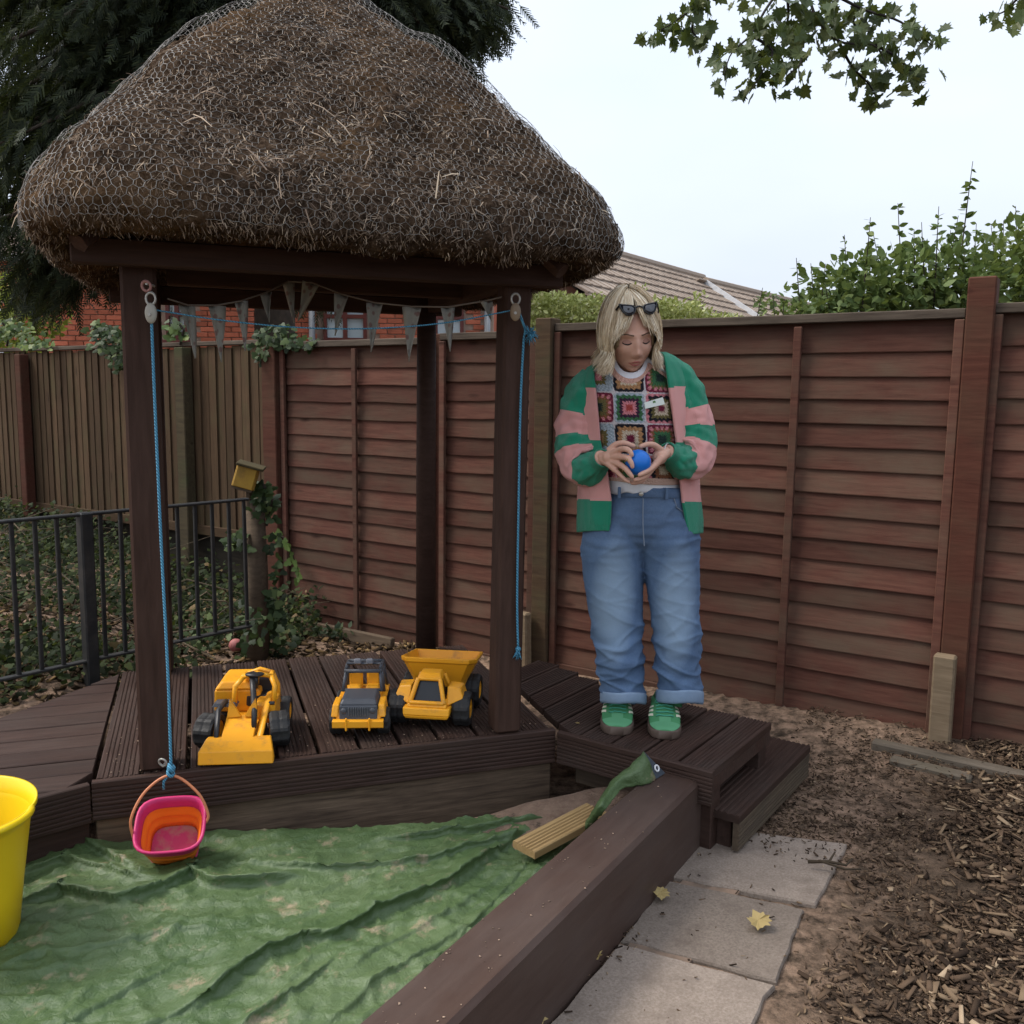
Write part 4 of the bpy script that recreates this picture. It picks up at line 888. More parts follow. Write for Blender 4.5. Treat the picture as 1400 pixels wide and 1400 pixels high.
for pts_, nl_ in twigs + [([(1400, -45), (1375, -20), (1355, 0), (1335, 5)], 14), ([(1400, -45), (1392, -10), (1385, 12)], 12)]:
    dz = random.uniform(-.35, .35); W3 = [py_(x, y, YM + dz * (i / (len(pts_) - 1))) - T0 for i, (x, y) in enumerate(pts_)]; c_ = [Vector(q) for q in crom([tuple(q) for q in W3], 16)]
    MB().tube(c_, [.010 * (1 - .8 * i / 15) + .001 for i in range(16)], 5).build('twig', twm, mt_)
    for k in range(int(nl_ * 1.35)):
        u_ = .12 + .88 * (k + random.random()) / (nl_ * 1.35 // 1); i = min(int(u_ * 15), 14); q = c_[i].lerp(c_[i + 1], min(1, u_ * 15 - i)) + Vector((max(-.09, min(.09, random.gauss(0, .05))), random.gauss(0, .08), max(-.07, min(.08, random.gauss(.005, .045)))))
        # blades hang: tip down, face roughly to the camera side and up
        e = Euler((R(random.gauss(-110, 28)), R(random.gauss(0, 30)), R(random.gauss(0, 70))))
        sl_f = random.uniform(.065, .105)
        if nleaf < 300: link('leaf', random.choice(lf), mt_, loc=q, rot=e, scale=(sl_f,) * 3); nleaf += 1
        else: rest.append((q, e.to_matrix(), sl_f))
Lr = MB()
for q, Mq, sc in rest: Lr.add([q + Mq @ (Vector(v_) * sc) for v_ in MAPLE[0]], MAPLE[1])
Lr.build('leaves', leafmat('sycamore_leaf_more', [(0, (.035, .055, .014)), (.5, (.06, .09, .022)), (1, (.10, .115, .03))], .25, .5), mt_, kind='stuff')
# ================================================================== SANDPIT: sand, tarpaulin, plank
sg = MB(); rows = []
m, n, b = newmat('sand'); v = coords(n, rnd=False); c = ramp(n, noisef(n, v, 30, 8, .7), [(.3, (.24, .15, .1)), (.7, (.46, .31, .215))])
c = mixc(n, ramp(n, noisef(n, v, 16, 6, .7), [(.62, (0, 0, 0)), (.68, (.85, .85, .85))]), c, (.05, .035, .025)); n.links.new(c, b.inputs['Base Color']); b.inputs['Roughness'].default_value = .95; bump(n, b, noisef(n, v, 55, 8, .75), 1.0, .04); M_SAND = m
sa, sb = G(-.75, -.64), G(.78, -.64)
for i in range(40):
    row = []
    for j in range(60):
        u_, v_ = i / 39, j / 59; far = Vector((-1.9, 2.3, 0)).lerp(Vector((.56, 3.16, 0)), v_); near = Vector((-1.4, 1.6, 0)).lerp(B0 - BN * .165 + BD * 1.2, v_); p_ = far.lerp(near, u_)
        hz = .06 + .07 * sstep(.55, .95, v_) * (1 - sstep(.0, .5, u_)) + .012 * fbm(p_.x, p_.y, 0, 7)
        row.append((p_.x, p_.y, hz))
    rows.append(row)
sg.grid(rows); sg.f = [tuple(reversed(f)) for f in sg.f]; sg.build('sand', M_SAND, None, True, kind='structure')
# tarpaulin: a sheet with creased folds
far_px = [(-330, 1200), (-150, 1172), (50, 1152), (150, 1146), (300, 1128), (450, 1119), (600, 1108), (700, 1094), (765, 1086), (806, 1098)]
Fw = [pz(x, y, .14) for x, y in far_px]; bi = B0 - BN * .168
NI, NJ = 190, 230
farc = crom([tuple(p_) for p_ in Fw], NJ); r1_ = bi + BD * .32; rgt = [r1_ + BD * (1.75 * k / 3) for k in range(4)]
folds = [([(12, 1239), (59, 1227), (98, 1215), (181, 1229), (232, 1207), (275, 1184), (306, 1198), (385, 1192), (430, 1186)], .040, .09),
         ([(192, 1400), (275, 1364), (342, 1313), (432, 1268), (465, 1268), (518, 1234), (579, 1211), (624, 1192), (677, 1154), (738, 1108)], .036, .10),
         ([(300, 1170), (450, 1176), (548, 1168), (613, 1158), (662, 1143), (740, 1118)], .026, .07), ([(480, 1328), (518, 1290), (594, 1249), (639, 1222), (700, 1180)], .009, .06),
         ([(450, 1396), (526, 1325), (601, 1279), (685, 1226)], .012, .06), ([(39, 1148), (118, 1143), (165, 1164), (220, 1196)], .03, .06), ([(24, 1192), (98, 1172), (157, 1184), (220, 1201)], .028, .06),
         ([(0, 1330), (60, 1300), (150, 1290), (260, 1262), (330, 1262)], .014, .07), ([(330, 1400), (420, 1340), (470, 1300)], .014, .05), ([(560, 1340), (620, 1285), (690, 1210), (760, 1140)], .010, .05), ([(520, 1140), (620, 1128), (700, 1112), (780, 1100)], .03, .05), ([(90, 1400), (180, 1345), (250, 1310)], .012, .06)]
folds = [([pz(x, y, .13) for x, y in pl], A, w_) for pl, A, w_ in folds]
PXY = np.zeros((NI, NJ, 2))
for j in range(NJ):
    v_ = j / (NJ - 1); f0 = farc[j][:2]; nr = np.array([-1.75 + v_ * 1.0, 1.05])
    rr = rgt[0].lerp(rgt[3], 1)
    nr = np.array([-1.8, 1.0]) * (1 - v_) + np.array([rr.x, rr.y]) * v_
    for i in range(NI):
        u_ = i / (NI - 1); PXY[i, j] = f0 * (1 - u_) + nr * u_
for j in range(NJ): PXY[:, j, 0] += BN.x * .07 * sstep(.75, 1, j / (NJ - 1)); PXY[:, j, 1] += BN.y * .07 * sstep(.75, 1, j / (NJ - 1))
# keep the right rim tight against the beam
Hh = np.zeros((NI, NJ)); SH = np.zeros((NI, NJ, 2))
for pl, A, w_ in folds:
    best = np.full((NI, NJ), 9.0); sgn = np.zeros((NI, NJ)); nb_ = np.zeros((NI, NJ, 2)); tot = len(pl) - 1; tpar = np.zeros((NI, NJ))
    for k in range(tot):
        a = np.array(pl[k][:2]); d = np.array(pl[k + 1][:2]) - a; L2 = d @ d; rel = PXY - a; t_ = np.clip((rel @ d) / L2, 0, 1); q = rel - t_[..., None] * d; ds = np.hypot(q[..., 0], q[..., 1]); s_ = np.sign(rel[..., 0] * d[1] - rel[..., 1] * d[0])
        mk = ds < best; best[mk] = ds[mk]; sgn[mk] = s_[mk]; nb_[mk] = np.array([d[1], -d[0]]) / math.sqrt(L2); tpar[mk] = (k + t_[mk]) / tot
    ends = np.clip(np.minimum(tpar, 1 - tpar) * 6, 0, 1) * .85 + .15
    back = np.exp(-(best / (w_ * .45))); front = np.exp(-(best / (w_ * .16)) ** 1.5)
    hgt = np.where(sgn > 0, front, back) * A * 1.0 * ends       # sgn>0: the near side, where the fold drops
    Hh += hgt; SH += nb_ * (hgt * .8 * np.exp(-(best / .03)))[..., None]
rows = []
for i in range(NI):
    row = []
    for j in range(NJ):
        x, y = PXY[i, j]; u_, v_ = i / (NI - 1), j / (NJ - 1)
        cr_ = abs(noise.noise(Vector((x * 5 + y * 3, y * 9 - x * 4, 1.3)))); cr2 = abs(noise.noise(Vector((x * 14, y * 17 - x * 6, 4.2))))
        vd = noise.voronoi(Vector((x * 6 + .35 * noise.noise(Vector((x * 5, y * 5, 3))), y * 7.5, .5)))[0]; vd2 = noise.voronoi(Vector((x * 15 + y * 4, y * 17, 2.5)))[0]
        z = .095 + .013 * math.exp(-(vd[1] - vd[0]) / .06) + .004 * math.exp(-(vd2[1] - vd2[0]) / .09) + .012 * fbm(x, y, 0, 3) - .015 * cr_ - .010 * cr2 - .006 * abs(noise.noise(Vector((x * 30 + y * 12, y * 34, 8.1)))) + Hh[i, j] + .03 * sstep(.9, 1, v_) + .004 * noise.noise(Vector((x * 40, y * 40, 0)))
        row.append((x + SH[i, j, 0], y + SH[i, j, 1], max(z, .068)))
    rows.append(row)
m, n, b = newmat('tarpaulin'); v = coords(n, rnd=False)
c = ramp(n, noisef(n, v, 5, 6, .6), [(.3, (.044, .083, .026)), (.7, (.08, .128, .045))])
c = mixc(n, mth(n, 'MULTIPLY', ramp(n, noisef(n, v, 3.2, 7, .65), [(.45, (0, 0, 0)), (.7, (1, 1, 1))]), .22), c, (.13, .16, .085))
c = mixc(n, mth(n, 'MULTIPLY', ramp(n, noisef(n, v, 9, 7, .7), [(.58, (0, 0, 0)), (.70, (1, 1, 1))]), .7), c, (.34, .25, .17))
n.links.new(c, b.inputs['Base Color']); b.inputs['Specular IOR Level'].default_value = .5
rr = N(n, 'ShaderNodeMapRange'); rr.inputs[3].default_value = .38; rr.inputs[4].default_value = .66; n.links.new(noisef(n, v, 4, 4), rr.inputs[0]); n.links.new(rr.outputs[0], b.inputs['Roughness'])
# fine crinkles and the woven strips
vo = N(n, 'ShaderNodeTexVoronoi', Scale=26.0, feature='DISTANCE_TO_EDGE'); n.links.new(v, vo.inputs['Vector'])
hgt = mth(n, 'ADD', mth(n, 'MULTIPLY', noisef(n, v, 45, 6, .65, .8), 1.0), mth(n, 'MULTIPLY', ramp(n, vo.outputs['Distance'], [(0, (0, 0, 0)), (.12, (1, 1, 1))]), .12)); bump(n, b, hgt, .45, .012); M_TARP = m
tarp = thing('tarpaulin', 'crumpled dusty green tarpaulin covering the sandpit', 'tarpaulin', (-.6, 2.2, 0))
tm = MB().grid(rows); tm.f = [tuple(reversed(f)) for f in tm.f]; tm.v = [v_ - Vector((-.6, 2.2, 0)) for v_ in tm.v]; tm.build('sheet', M_TARP, tarp, True)
# corner of the sheet pulled up over the beam
lp = [(800, 1140), (812, 1118), (826, 1096), (834, 1080), (853, 1055), (870, 1043), (888, 1023)]; rp = [(806, 1141), (822, 1122), (838, 1104), (850, 1086), (866, 1072), (893, 1069), (906, 1060)]
lz = [.14, .20, .27, .285, .30, .31, .33]; rz = [.13, .19, .255, .257, .258, .258, .259]
rows = []
for (a, b_, z0, z1) in zip(lp, rp, lz, rz):
    B_ = pz(*b_, z1); A_ = py_(a[0], a[1], B_.y + .02); rows.append([tuple(A_), tuple(A_.lerp(B_, .35) + Vector((0, -.018, .012))), tuple(A_.lerp(B_, .7) + Vector((0, -.01, .004))), tuple(B_)])
rows = np.array(rows); dn = np.stack([crom(rows[:, k], 30) for k in range(4)], 1); dn = np.stack([crom(r_, 10) for r_ in dn], 0)
fl = MB().grid([[Vector(p_) - Vector((-.6, 2.2, 0)) + Vector((0, .006, .006)) * noise.noise(Vector(p_) * 45) for p_ in r_] for r_ in dn]); o = fl.build('raised_corner', M_TARP, tarp, True)
o.modifiers.new('thickness', 'SOLIDIFY').thickness = .003
e0, e1 = Vector(dn[-1][0]), Vector(dn[-1][-1]); tip = pz(918, 1052, .262)
pt = MB().add([e0 - Vector((-.6, 2.2, 0)), tip - Vector((-.6, 2.2, 0)), e1 - Vector((-.6, 2.2, 0)), (e0 + Vector((0, .004, -.001))) - Vector((-.6, 2.2, 0)), tip + Vector((0, .004, -.001)) - Vector((-.6, 2.2, 0)), e1 + Vector((0, .004, -.001)) - Vector((-.6, 2.2, 0))], [(0, 2, 1), (3, 4, 5), (0, 1, 4, 3), (1, 2, 5, 4), (2, 0, 3, 5)])
pt = MB(); pt.add([p_ - Vector((-.6, 2.2, 0)) for p_ in (e0, e1, tip, e0 + Vector((0, .005, 0)), e1 + Vector((0, .005, 0)), tip + Vector((0, .005, 0)))], [(0, 1, 2), (3, 5, 4), (0, 2, 5, 3), (2, 1, 4, 5), (1, 0, 3, 4)])
po = pt.build('corner_patch', plain('patch', (.05, .06, .075), .5, (.04, .05, .06), 9), tarp)
nrm = (e1 - e0).cross(tip - e0).normalized(); nrm = nrm if nrm.y < 0 else -nrm; ec = e0 * .3 + e1 * .28 + tip * .42 + nrm * .003
def torus(c, nrm, R_, r_, nu=20, nv=8, sc=1.0):
    q = Vector(nrm).to_track_quat('Z', 'Y'); mb = MB(); rings = []
    for i in range(nu + 1):
        a = 2 * math.pi * i / nu; rings.append([Vector(c) + q @ Vector(((R_ + r_ * math.cos(2 * math.pi * j / nv)) * math.cos(a), (R_ + r_ * math.cos(2 * math.pi * j / nv)) * math.sin(a) * sc, r_ * math.sin(2 * math.pi * j / nv))) for j in range(nv)])
    return mb.loft(rings, cap=False)
torus(ec - Vector((-.6, 2.2, 0)), nrm, .0095, .003).build('eyelet', plain('eyelet', (.75, .75, .75), .35, (.65, .65, .66), 5), po, True)
# plank
a, b_ = pz(727, 1156, .165), pz(826, 1101, .185); d = b_ - a
grooved(d.length, .095, .024, 5, gd=.005).build('plank', M_PLANK, None, loc=tuple(a), rot=(0, -math.asin(d.z / d.length), math.atan2(d.y, d.x)), label='short pale grooved plank lying on the green tarpaulin', cat='plank')
# short sleeper end behind, under the deck wing
c = pz(835, 1068, .12); MB().box((0, 0, 0), (.2, .06, .1), None, .006).build('timber_block', M_STUMP, None, loc=(c.x, c.y + .06, .13), rot=(0, 0, R(-35)), label='brown timber end on the sand under the deck', cat='timber block')

# ================================================================== TOYS
M_YEL = plain('toy_yellow', (.84, .38, .02), .38, (.78, .33, .016), 6, dirt=(.40, .19, .05), dirtscale=13, dirtlo=.54, rnd=True)
M_TYRE = plain('toy_tyre', (.014, .014, .015), .6, (.026, .025, .024), 20, .3, dirt=(.06, .055, .05), dirtlo=.64)
M_GREYP = plain('toy_grey', (.055, .06, .072), .45, (.075, .08, .09), 8, dirt=(.12, .11, .1), dirtlo=.62)
M_BLK = plain('toy_black', (.014, .014, .016), .4, (.025, .025, .026), 8)
def fru(mb, z0, r0, z1, r1):      # rects (x0,x1,y0,y1)
    A = [(r0[0], r0[2], z0), (r0[1], r0[2], z0), (r0[1], r0[3], z0), (r0[0], r0[3], z0)]; B = [(r1[0], r1[2], z1), (r1[1], r1[2], z1), (r1[1], r1[3], z1), (r1[0], r1[3], z1)]
    mb.loft([A, B]); return mb
def xprof(mb, prof, x0, x1, x0b=None, x1b=None):     # (y,z) profile counter-clockwise seen from +x, extruded along x
    mb.loft([[(x0, y, z) for y, z in prof], [(x1, y, z) for y, z in prof]]); return mb
def bevmod(o, w_=.003, seg=2):
    md = o.modifiers.new('bevel', 'BEVEL'); md.width = w_; md.segments = seg; md.limit_method = 'ANGLE'; md.angle_limit = R(35); return o
def wheel(t, x, y, r, w_, yaw=0, hubm=None, side=1):
    wo = link('wheel', None, t, loc=(x, y, r), rot=(0, 0, yaw)); ty_ = MB(); n = 36; rings = []
    prof = [(-.5, .62), (-.5, .9), (-.38, 1.0), (-.13, 1.0), (.0, .97), (.13, 1.0), (.38, 1.0), (.5, .9), (.5, .62)]
    for i in range(n):
        a = 2 * math.pi * i / n; k = 1.0 if i % 4 < 2 else .945
        rings.append([(p_[0] * w_, math.cos(a) * r * (p_[1] * k if p_[1] > .93 else p_[1]), math.sin(a) * r * (p_[1] * k if p_[1] > .93 else p_[1])) for p_ in prof])
    rings.append(rings[0]); ty_.loft(rings, cap=False); ty_.f = [tuple(reversed(f)) for f in ty_.f]; ty_.build('tyre', M_TYRE, wo)
    rm = MB(); Mx = Matrix.Rotation(R(90), 4, 'Y')
    for sg in (1, -1): rm.lathe([(r * .64, .0), (r * .64, w_ * .42), (r * .5, w_ * .46), (r * .42, w_ * .33), (r * .2, w_ * .36), (r * .16, w_ * .46), (0, w_ * .47)], 20, Matrix.Rotation(R(90 * sg), 4, 'Y'))
    rm.build('rim', hubm or M_YEL, wo, True); return wo
# --- loader with front blade
lp_ = pz(338, 1022, DZ); LS = 1.0
t = thing('toy_loader', 'yellow toy loader with black cab and wide front blade on the deck edge', 'toy truck', (lp_.x + .02, lp_.y - .012, DZ + .002), R(6)); t.scale = (.93, .92, .82)
wheel(t, -.118, -.045, .072, .07, R(-16)); wheel(t, .125, -.035, .072, .07, R(12)); wheel(t, -.11, .17, .065, .062); wheel(t, .11, .17, .065, .062)
mb = MB(); fru(mb, .05, (-.06, .06, -.1, .23), .10, (-.05, .05, -.07, .23)); bevmod(mb.build('chassis', M_YEL, t))
mb = MB(); xprof(mb, [(-.175, .015), (-.20, .0), (-.222, .004), (-.214, .055), (-.15, .085), (-.125, .08)][::-1], -.125, .13); 
for v_ in mb.v: v_.x *= (1.0 if v_.z < .06 else .86)
bevmod(mb.build('blade', M_YEL, t), .004)
mb = MB(); xprof(mb, [(-.17, .076), (-.04, .135), (-.04, .122), (-.165, .06)][::-1], -.058, .052); bevmod(mb.build('arm_plate', M_YEL, t))
mb = MB()
for sx in (-1, 1): mb.add([(sx * .055, -.06, .13), (sx * .045, -.052, .205), (sx * .006, -.06, .135), (sx * .055, -.04, .13), (sx * .045, -.04, .205), (sx * .006, -.045, .135)], [(0, 2, 1), (3, 4, 5), (0, 1, 4, 3), (1, 2, 5, 4), (2, 0, 3, 5)] if sx > 0 else [(0, 1, 2), (3, 5, 4), (0, 3, 4, 1), (1, 4, 5, 2), (2, 5, 3, 0)])
mb.build('gusset', M_YEL, t)
mb = MB(); mb.tube([(.075, .09, .175), (.078, .0, .165), (.07, -.10, .085), (.068, -.135, .068)], .017, 8, flat=.6); bevmod(mb.build('lift_arm', M_YEL, t, True))
mb = MB(); mb.tube([(.02, .045, .27), (.03, .0, .215), (.042, -.055, .155), (.046, -.10, .10)], [.012, .011, .011, .009], 8); mb.build('hydraulic_arm', M_BLK, t, True)
mb = MB(); mb.tube([(-.075, .02, .17), (-.085, -.06, .16), (-.08, -.11, .115), (-.076, -.16, .06)], [.014, .014, .012, .009], 8, flat=.7); mb.build('hydraulic_arm', M_BLK, t, True)
mb = MB(); fru(mb, .155, (-.12, -.03, -.005, .05), .168, (-.11, -.04, .0, .05)); mb.build('fender', M_GREYP, t)
mb = MB(); fru(mb, .10, (-.13, .05, .08, .27), .20, (-.125, .04, .07, .26)); fru(mb, .20, (-.125, .03, .068, .26), .235, (-.10, .03, .08, .24)); bevmod(mb.build('hood', M_YEL, t), .008)
mb = MB()   # cab hoop
for q in ([(-.045, .02, .13), (-.04, .03, .23), (-.015, .05, .262)], [(.098, .02, .16), (.102, .04, .225), (.085, .06, .262)], [(-.015, .05, .262), (.035, .055, .278), (.085, .06, .262)], [(-.03, .14, .2), (-.015, .13, .25), (.035, .13, .27), (.08, .13, .255), (.098, .13, .2), (.1, .13, .12)], [(.098, .03, .17), (.1, .13, .15)], [(.085, .06, .262), (.08, .13, .255)], [(-.015, .05, .262), (-.015, .13, .25)]): mb.tube(q, .010, 8)
mb.build('cab_frame', M_YEL, t, True)
mb = MB(); mb.box((.04, .10, .15), (.1, .06, .05), None, .006); mb.box((.04, .135, .19), (.1, .02, .08), None, .006); mb.build('seat', M_BLK, t)
mb = MB(); mb.box((.07, .06, .125), (.075, .14, .09), None, .01); mb.build('cab_side', M_YEL, t)
mb = MB(); mb.ball((0.028, .05, .275), .034, 16, 8, (1.05, .8, .3)); mb.tube([(.03, .045, .275), (.03, .035, .22)], .013, 8); mb.build('beacon', M_BLK, t, True)
for x, y, z in ((.098, -.005, .168), (.083, -.137, .066)): MB().tube([(x - .012, y, z), (x + .008, y, z)], .008, 8).build('bolt', M_BLK, t)
# --- jeep
jp = pz(500, 1003, DZ); t = thing('toy_jeep', 'grey and yellow toy jeep with roof lights beside the dump truck', 'toy truck', (jp.x, jp.y + .055, DZ + .002), R(3))
for x, y in ((-.082, -.085), (.084, -.085), (-.082, .10), (.084, .10)): wheel(t, x, y, .047, .042, 0, M_GREYP)
mb = MB(); fru(mb, .035, (-.07, .07, -.135, .15), .062, (-.075, .075, -.14, .155)); fru(mb, .062, (-.075, .075, -.14, .155), .10, (-.088, .088, -.125, .16)); bevmod(mb.build('body', M_YEL, t), .005)
mb = MB()
for sx in (-1, 1): fru(mb, .075, (sx * .083 - .012, sx * .083 + .012, -.14, -.03), .118, (sx * .078 - .012, sx * .078 + .012, -.125, -.04))
bevmod(mb.build('fender', M_YEL, t), .005)
mb = MB(); fru(mb, .06, (-.066, .066, -.142, -.01), .118, (-.066, .066, -.136, -.005)); fru(mb, .118, (-.066, .066, -.136, -.005), .136, (-.056, .056, -.118, -.005)); bevmod(mb.build('hood', M_GREYP, t), .006)
g = MB()
for k in range(9): g.box((-.032 + k * .008, -.1405, .095), (.0035, .006, .032), None, .001)
g.build('grille', plain('grille', (.11, .115, .125), .4), t)
for sx in (-1, 1): MB().ball((sx * .05, -.138, .098), .011, 12, 8, (1, .5, 1)).build('headlight', M_GREYP, t, True)
mb = MB(); xprof(mb, [(-.15, .04), (-.158, .045), (-.158, .066), (-.15, .07), (-.135, .07), (-.135, .04)][::-1], -.088, .088)
for sx in (-.04, .04): mb.box((sx, -.157, .056), (.007, .012, .045), None, .002)
bevmod(mb.build('bumper', M_YEL, t), .002)
mb = MB()
for sx in (-1, 1):
    mb.tube([(sx * .07, -.008, .125), (sx * .062, .025, .19)], .006, 6); mb.tube([(sx * .075, .15, .10), (sx * .064, .13, .195)], .006, 6); mb.tube([(sx * .072, .07, .1), (sx * .063, .075, .192)], .006, 6); mb.tube([(sx * .062, .02, .192), (sx * .064, .135, .197)], .007, 6)
mb.tube([(-.062, .022, .192), (.062, .022, .192)], .008, 6); mb.tube([(-.063, .135, .197), (.063, .135, .197)], .008, 6); mb.tube([(-.07, -.004, .13), (.07, -.004, .13)], .006, 6); mb.tube([(-.062, .03, .2), (-.062, .05, .212), (.062, .05, .212), (.062, .03, .2)], .006, 6); mb.build('roof_frame', M_GREYP, t, True)
for sx in (-.022, .022): MB().box((sx, .045, .222), (.026, .018, .02), None, .004).build('roof_light', plain('lamp_grey', (.2, .2, .22), .4), t)
mb = MB(); mb.box((0, .05, .105), (.13, .12, .02), None, .004)
for sx in (-.032, .032): mb.box((sx, .085, .14), (.05, .02, .07), None, .008); mb.box((sx, .055, .12), (.05, .05, .02), None, .006)
mb.build('seat', M_YEL, t)
# --- dump truck
dp_ = pz(600, 992, DZ); t = thing('toy_dump_truck', 'yellow toy dump truck with raised open bed and big black tyres', 'toy truck', (dp_.x - .003, dp_.y + .06, DZ + .002), R(-7))
for x, y in ((-.115, -.06), (.118, -.055), (-.115, .16), (.118, .16)): wheel(t, x, y, .062, .062, 0, M_YEL)
mb = MB(); fru(mb, .035, (-.06, .06, -.10, .22), .07, (-.06, .06, -.1, .22)); mb.build('chassis', M_BLK, t)
mb = MB(); fru(mb, .045, (-.075, .075, -.145, .0), .058, (-.083, .083, -.15, .0)); fru(mb, .058, (-.083, .083, -.15, .0), .085, (-.085, .085, -.145, .0)); fru(mb, .085, (-.072, .072, -.138, .0), .098, (-.07, .07, -.132, .0)); bevmod(mb.build('front_skirt', M_YEL, t), .004)
mb = MB()
def bar_(a, b_, w0=.007): mb.tube([a, b_], w0, 6)
for sx in (-1, 1):
    bar_((sx * .062, -.13, .098), (sx * .04, -.088, .178), .009); bar_((sx * .075, -.01, .09), (sx * .042, -.02, .178), .009); bar_((sx * .062, -.13, .1), (sx * .075, -.01, .1), .008)
bar_((-.062, -.13, .1), (.062, -.13, .1), .009); bar_((-.04, -.088, .176), (.04, -.088, .176), .008)
fru(mb, .172, (-.046, .046, -.094, -.012), .194, (-.036, .036, -.07, -.018)); bevmod(mb.build('cab_frame', M_YEL, t, True), .003)
mb = MB(); fru(mb, .09, (-.055, .055, -.115, -.015), .172, (-.034, .034, -.078, -.025)); mb.build('windows', plain('toy_window', (.02, .022, .025), .25), t)
for sx in (-1, 1):
    mb = MB(); a = [(sx * .068, -.115, .085), (sx * .068, -.015, .085), (sx * .128, -.02, .115), (sx * .125, -.095, .11)]; q = [(sx * .066, -.085, .15), (sx * .066, -.015, .15), (sx * .118, -.02, .148), (sx * .112, -.075, .142)]
    mb.loft([a, q] if sx > 0 else [a[::-1], q[::-1]]); bevmod(mb.build('fender', M_YEL, t), .005)
mb = MB()    # bed: open box, tapered, rounded front corners, tipped up a little
def bring(z, s, inset): 
    P_ = [(-.145, .0), (-.12, -.035), (.12, -.035), (.145, .0), (.135, .20), (-.135, .20)]; return [(x * s * (1 - inset / .14), (y - .08) * s * (1 - inset / .11) + .08, z) for x, y in P_]
Mb = Matrix.Translation((0, .075, .095)) @ Matrix.Rotation(R(-8), 4, 'X')
rg = [bring(.0, .66, 0), bring(.03, .74, 0), bring(.09, .95, 0), bring(.095, 1.0, 0), bring(.11, 1.02, 0), bring(.112, 1.0, .006), bring(.09, .95, .007), bring(.012, .68, .007)]
mb.loft([[Mb @ Vector(p_) for p_ in r_] for r_ in rg]); bevmod(mb.build('dump_bed', M_YEL, t), .002)
dr = MB()
for k in range(16): a = random.uniform(0, 6.28); c = Mb @ Vector((random.gauss(.03, .02), random.gauss(.1, .02), .016)); dr.box(tuple(c), (random.uniform(.01, .03), .004, .004), Euler((random.random(), random.random(), a)))
dr.build('dirt', plain('toy_dirt', (.03, .02, .014), .9), t)

# ================================================================== ROPES, BUNTING, BUCKET, TUB, BALLS
m, n, b = newmat('blue_rope'); v = coords(n, rnd=False); wv = N(n, 'ShaderNodeTexWave', Scale=60.0, bands_direction='DIAGONAL'); n.links.new(v, wv.inputs['Vector']); n.links.new(ramp(n, wv.outputs['Fac'], [(.2, (.03, .15, .26)), (.8, (.09, .32, .46))]), b.inputs['Base Color']); b.inputs['Roughness'].default_value = .7; bump(n, b, wv.outputs['Fac'], .6, .003); M_ROPE = m
M_METAL = plain('pulley_metal', (.45, .43, .38), .4, (.35, .33, .3), 10, metal=.4)
def rope(label, pts, r_=.0045, parts=None, base=None):
    b0 = Vector(base or pts[-1]); t = thing('rope', label, 'rope', tuple(b0)); MB().tube([Vector(q) - b0 for q in crom([tuple(p_) for p_ in pts], 40)], r_, 8).build('cord', M_ROPE, t, True); return t, b0
ptop = py_(200, 436, 2.735); pbot = py_(243, 1066, 2.60)
t, b0 = rope('long blue rope running from pulley on front post down to the bucket', [ptop, py_(208, 560, 2.71), py_(222, 760, 2.67), py_(235, 930, 2.63), pbot])
kn = MB()
for k in range(4): kn.v += torus((random.uniform(-.004, .004), random.uniform(-.006, .004), .004 * k), (random.uniform(-1, 1), random.uniform(-1, 1), .6), .009, .0055, 14, 6).v; 
kn = MB()
for k in range(4):
    q = torus((random.uniform(-.004, .004), random.uniform(-.006, .004), -.004 + .006 * k), (random.uniform(-1, 1), random.uniform(-1, 1), .6), .009, .0055, 14, 6); kn.add(q.v, q.f)
kn.tube([(0, 0, 0), (-.022, -.004, -.03), (-.023, -.004, -.055)], .004, 6); kn.build('knot', M_ROPE, t, True)
def pulley(label, c, mat, hook=True):
    t = thing('pulley', label, 'pulley', tuple(c)); q = MB(); q.ball((0, -.012, 0), .024, 16, 10, (.75, .45, 1.25)); q.build('body', mat, t, True)
    MB().tube([(0, -.026, -.004), (0, -.002, -.004)], .005, 8).build('axle', M_METAL, t); torus((0, -.01, .042), (0, 1, 0), .014, .0035, 16, 6, 1.25).build('shackle', M_METAL, t, True)
    if hook: torus((-.012, -.008, .078), (.2, 1, .2), .014, .0045, 16, 6).build('hook', plain('pink_hook', (.4, .2, .18), .6), t, True); MB().tube([(-.012, .05, .085), (-.012, -.008, .085)], .004, 6).build('screw_eye', M_METAL, t)
    return t
pulley('pale oval pulley hanging from a hook on the front left post', py_(202, 441, 2.735), plain('pulley_body', (.42, .4, .34), .5, (.34, .32, .27), 8))
pc = py_(698, 427, 3.085); pulley('wooden pulley on the front right post holding the blue line', pc, plain('pulley_wood', (.3, .22, .15), .6, (.22, .16, .1), 8), False)
rope('thin blue line strung between the pulleys under the bunting', [py_(205, 436, 2.75), py_(300, 448, 2.80), py_(400, 455, 2.86), py_(500, 454, 2.92), py_(600, 444, 3.0), py_(695, 424, 3.08)], .0022, base=py_(205, 436, 2.75))
tp_ = py_(702, 424, 3.09); ts = py_(720, 458, 3.12)
t, b0 = rope('blue rope hanging beside the front right post with frayed tassels', [tp_, py_(708, 440, 3.1), py_(712, 452, 3.12), py_(710, 470, 3.13), py_(708, 560, 3.13), py_(709, 720, 3.13), py_(710, 820, 3.13), py_(713, 888, 3.13)], .0042)
fz = MB(); c = ts - b0
for k in range(46):
    d = Vector((random.gauss(.25, .6), random.gauss(-.1, .6), random.gauss(-.2, .6))).normalized() * random.uniform(.015, .04); fz.tube([c + d * .1, c + d * .6 + Vector((0, 0, .004)), c + d], [.0022, .0018, .001], 4)
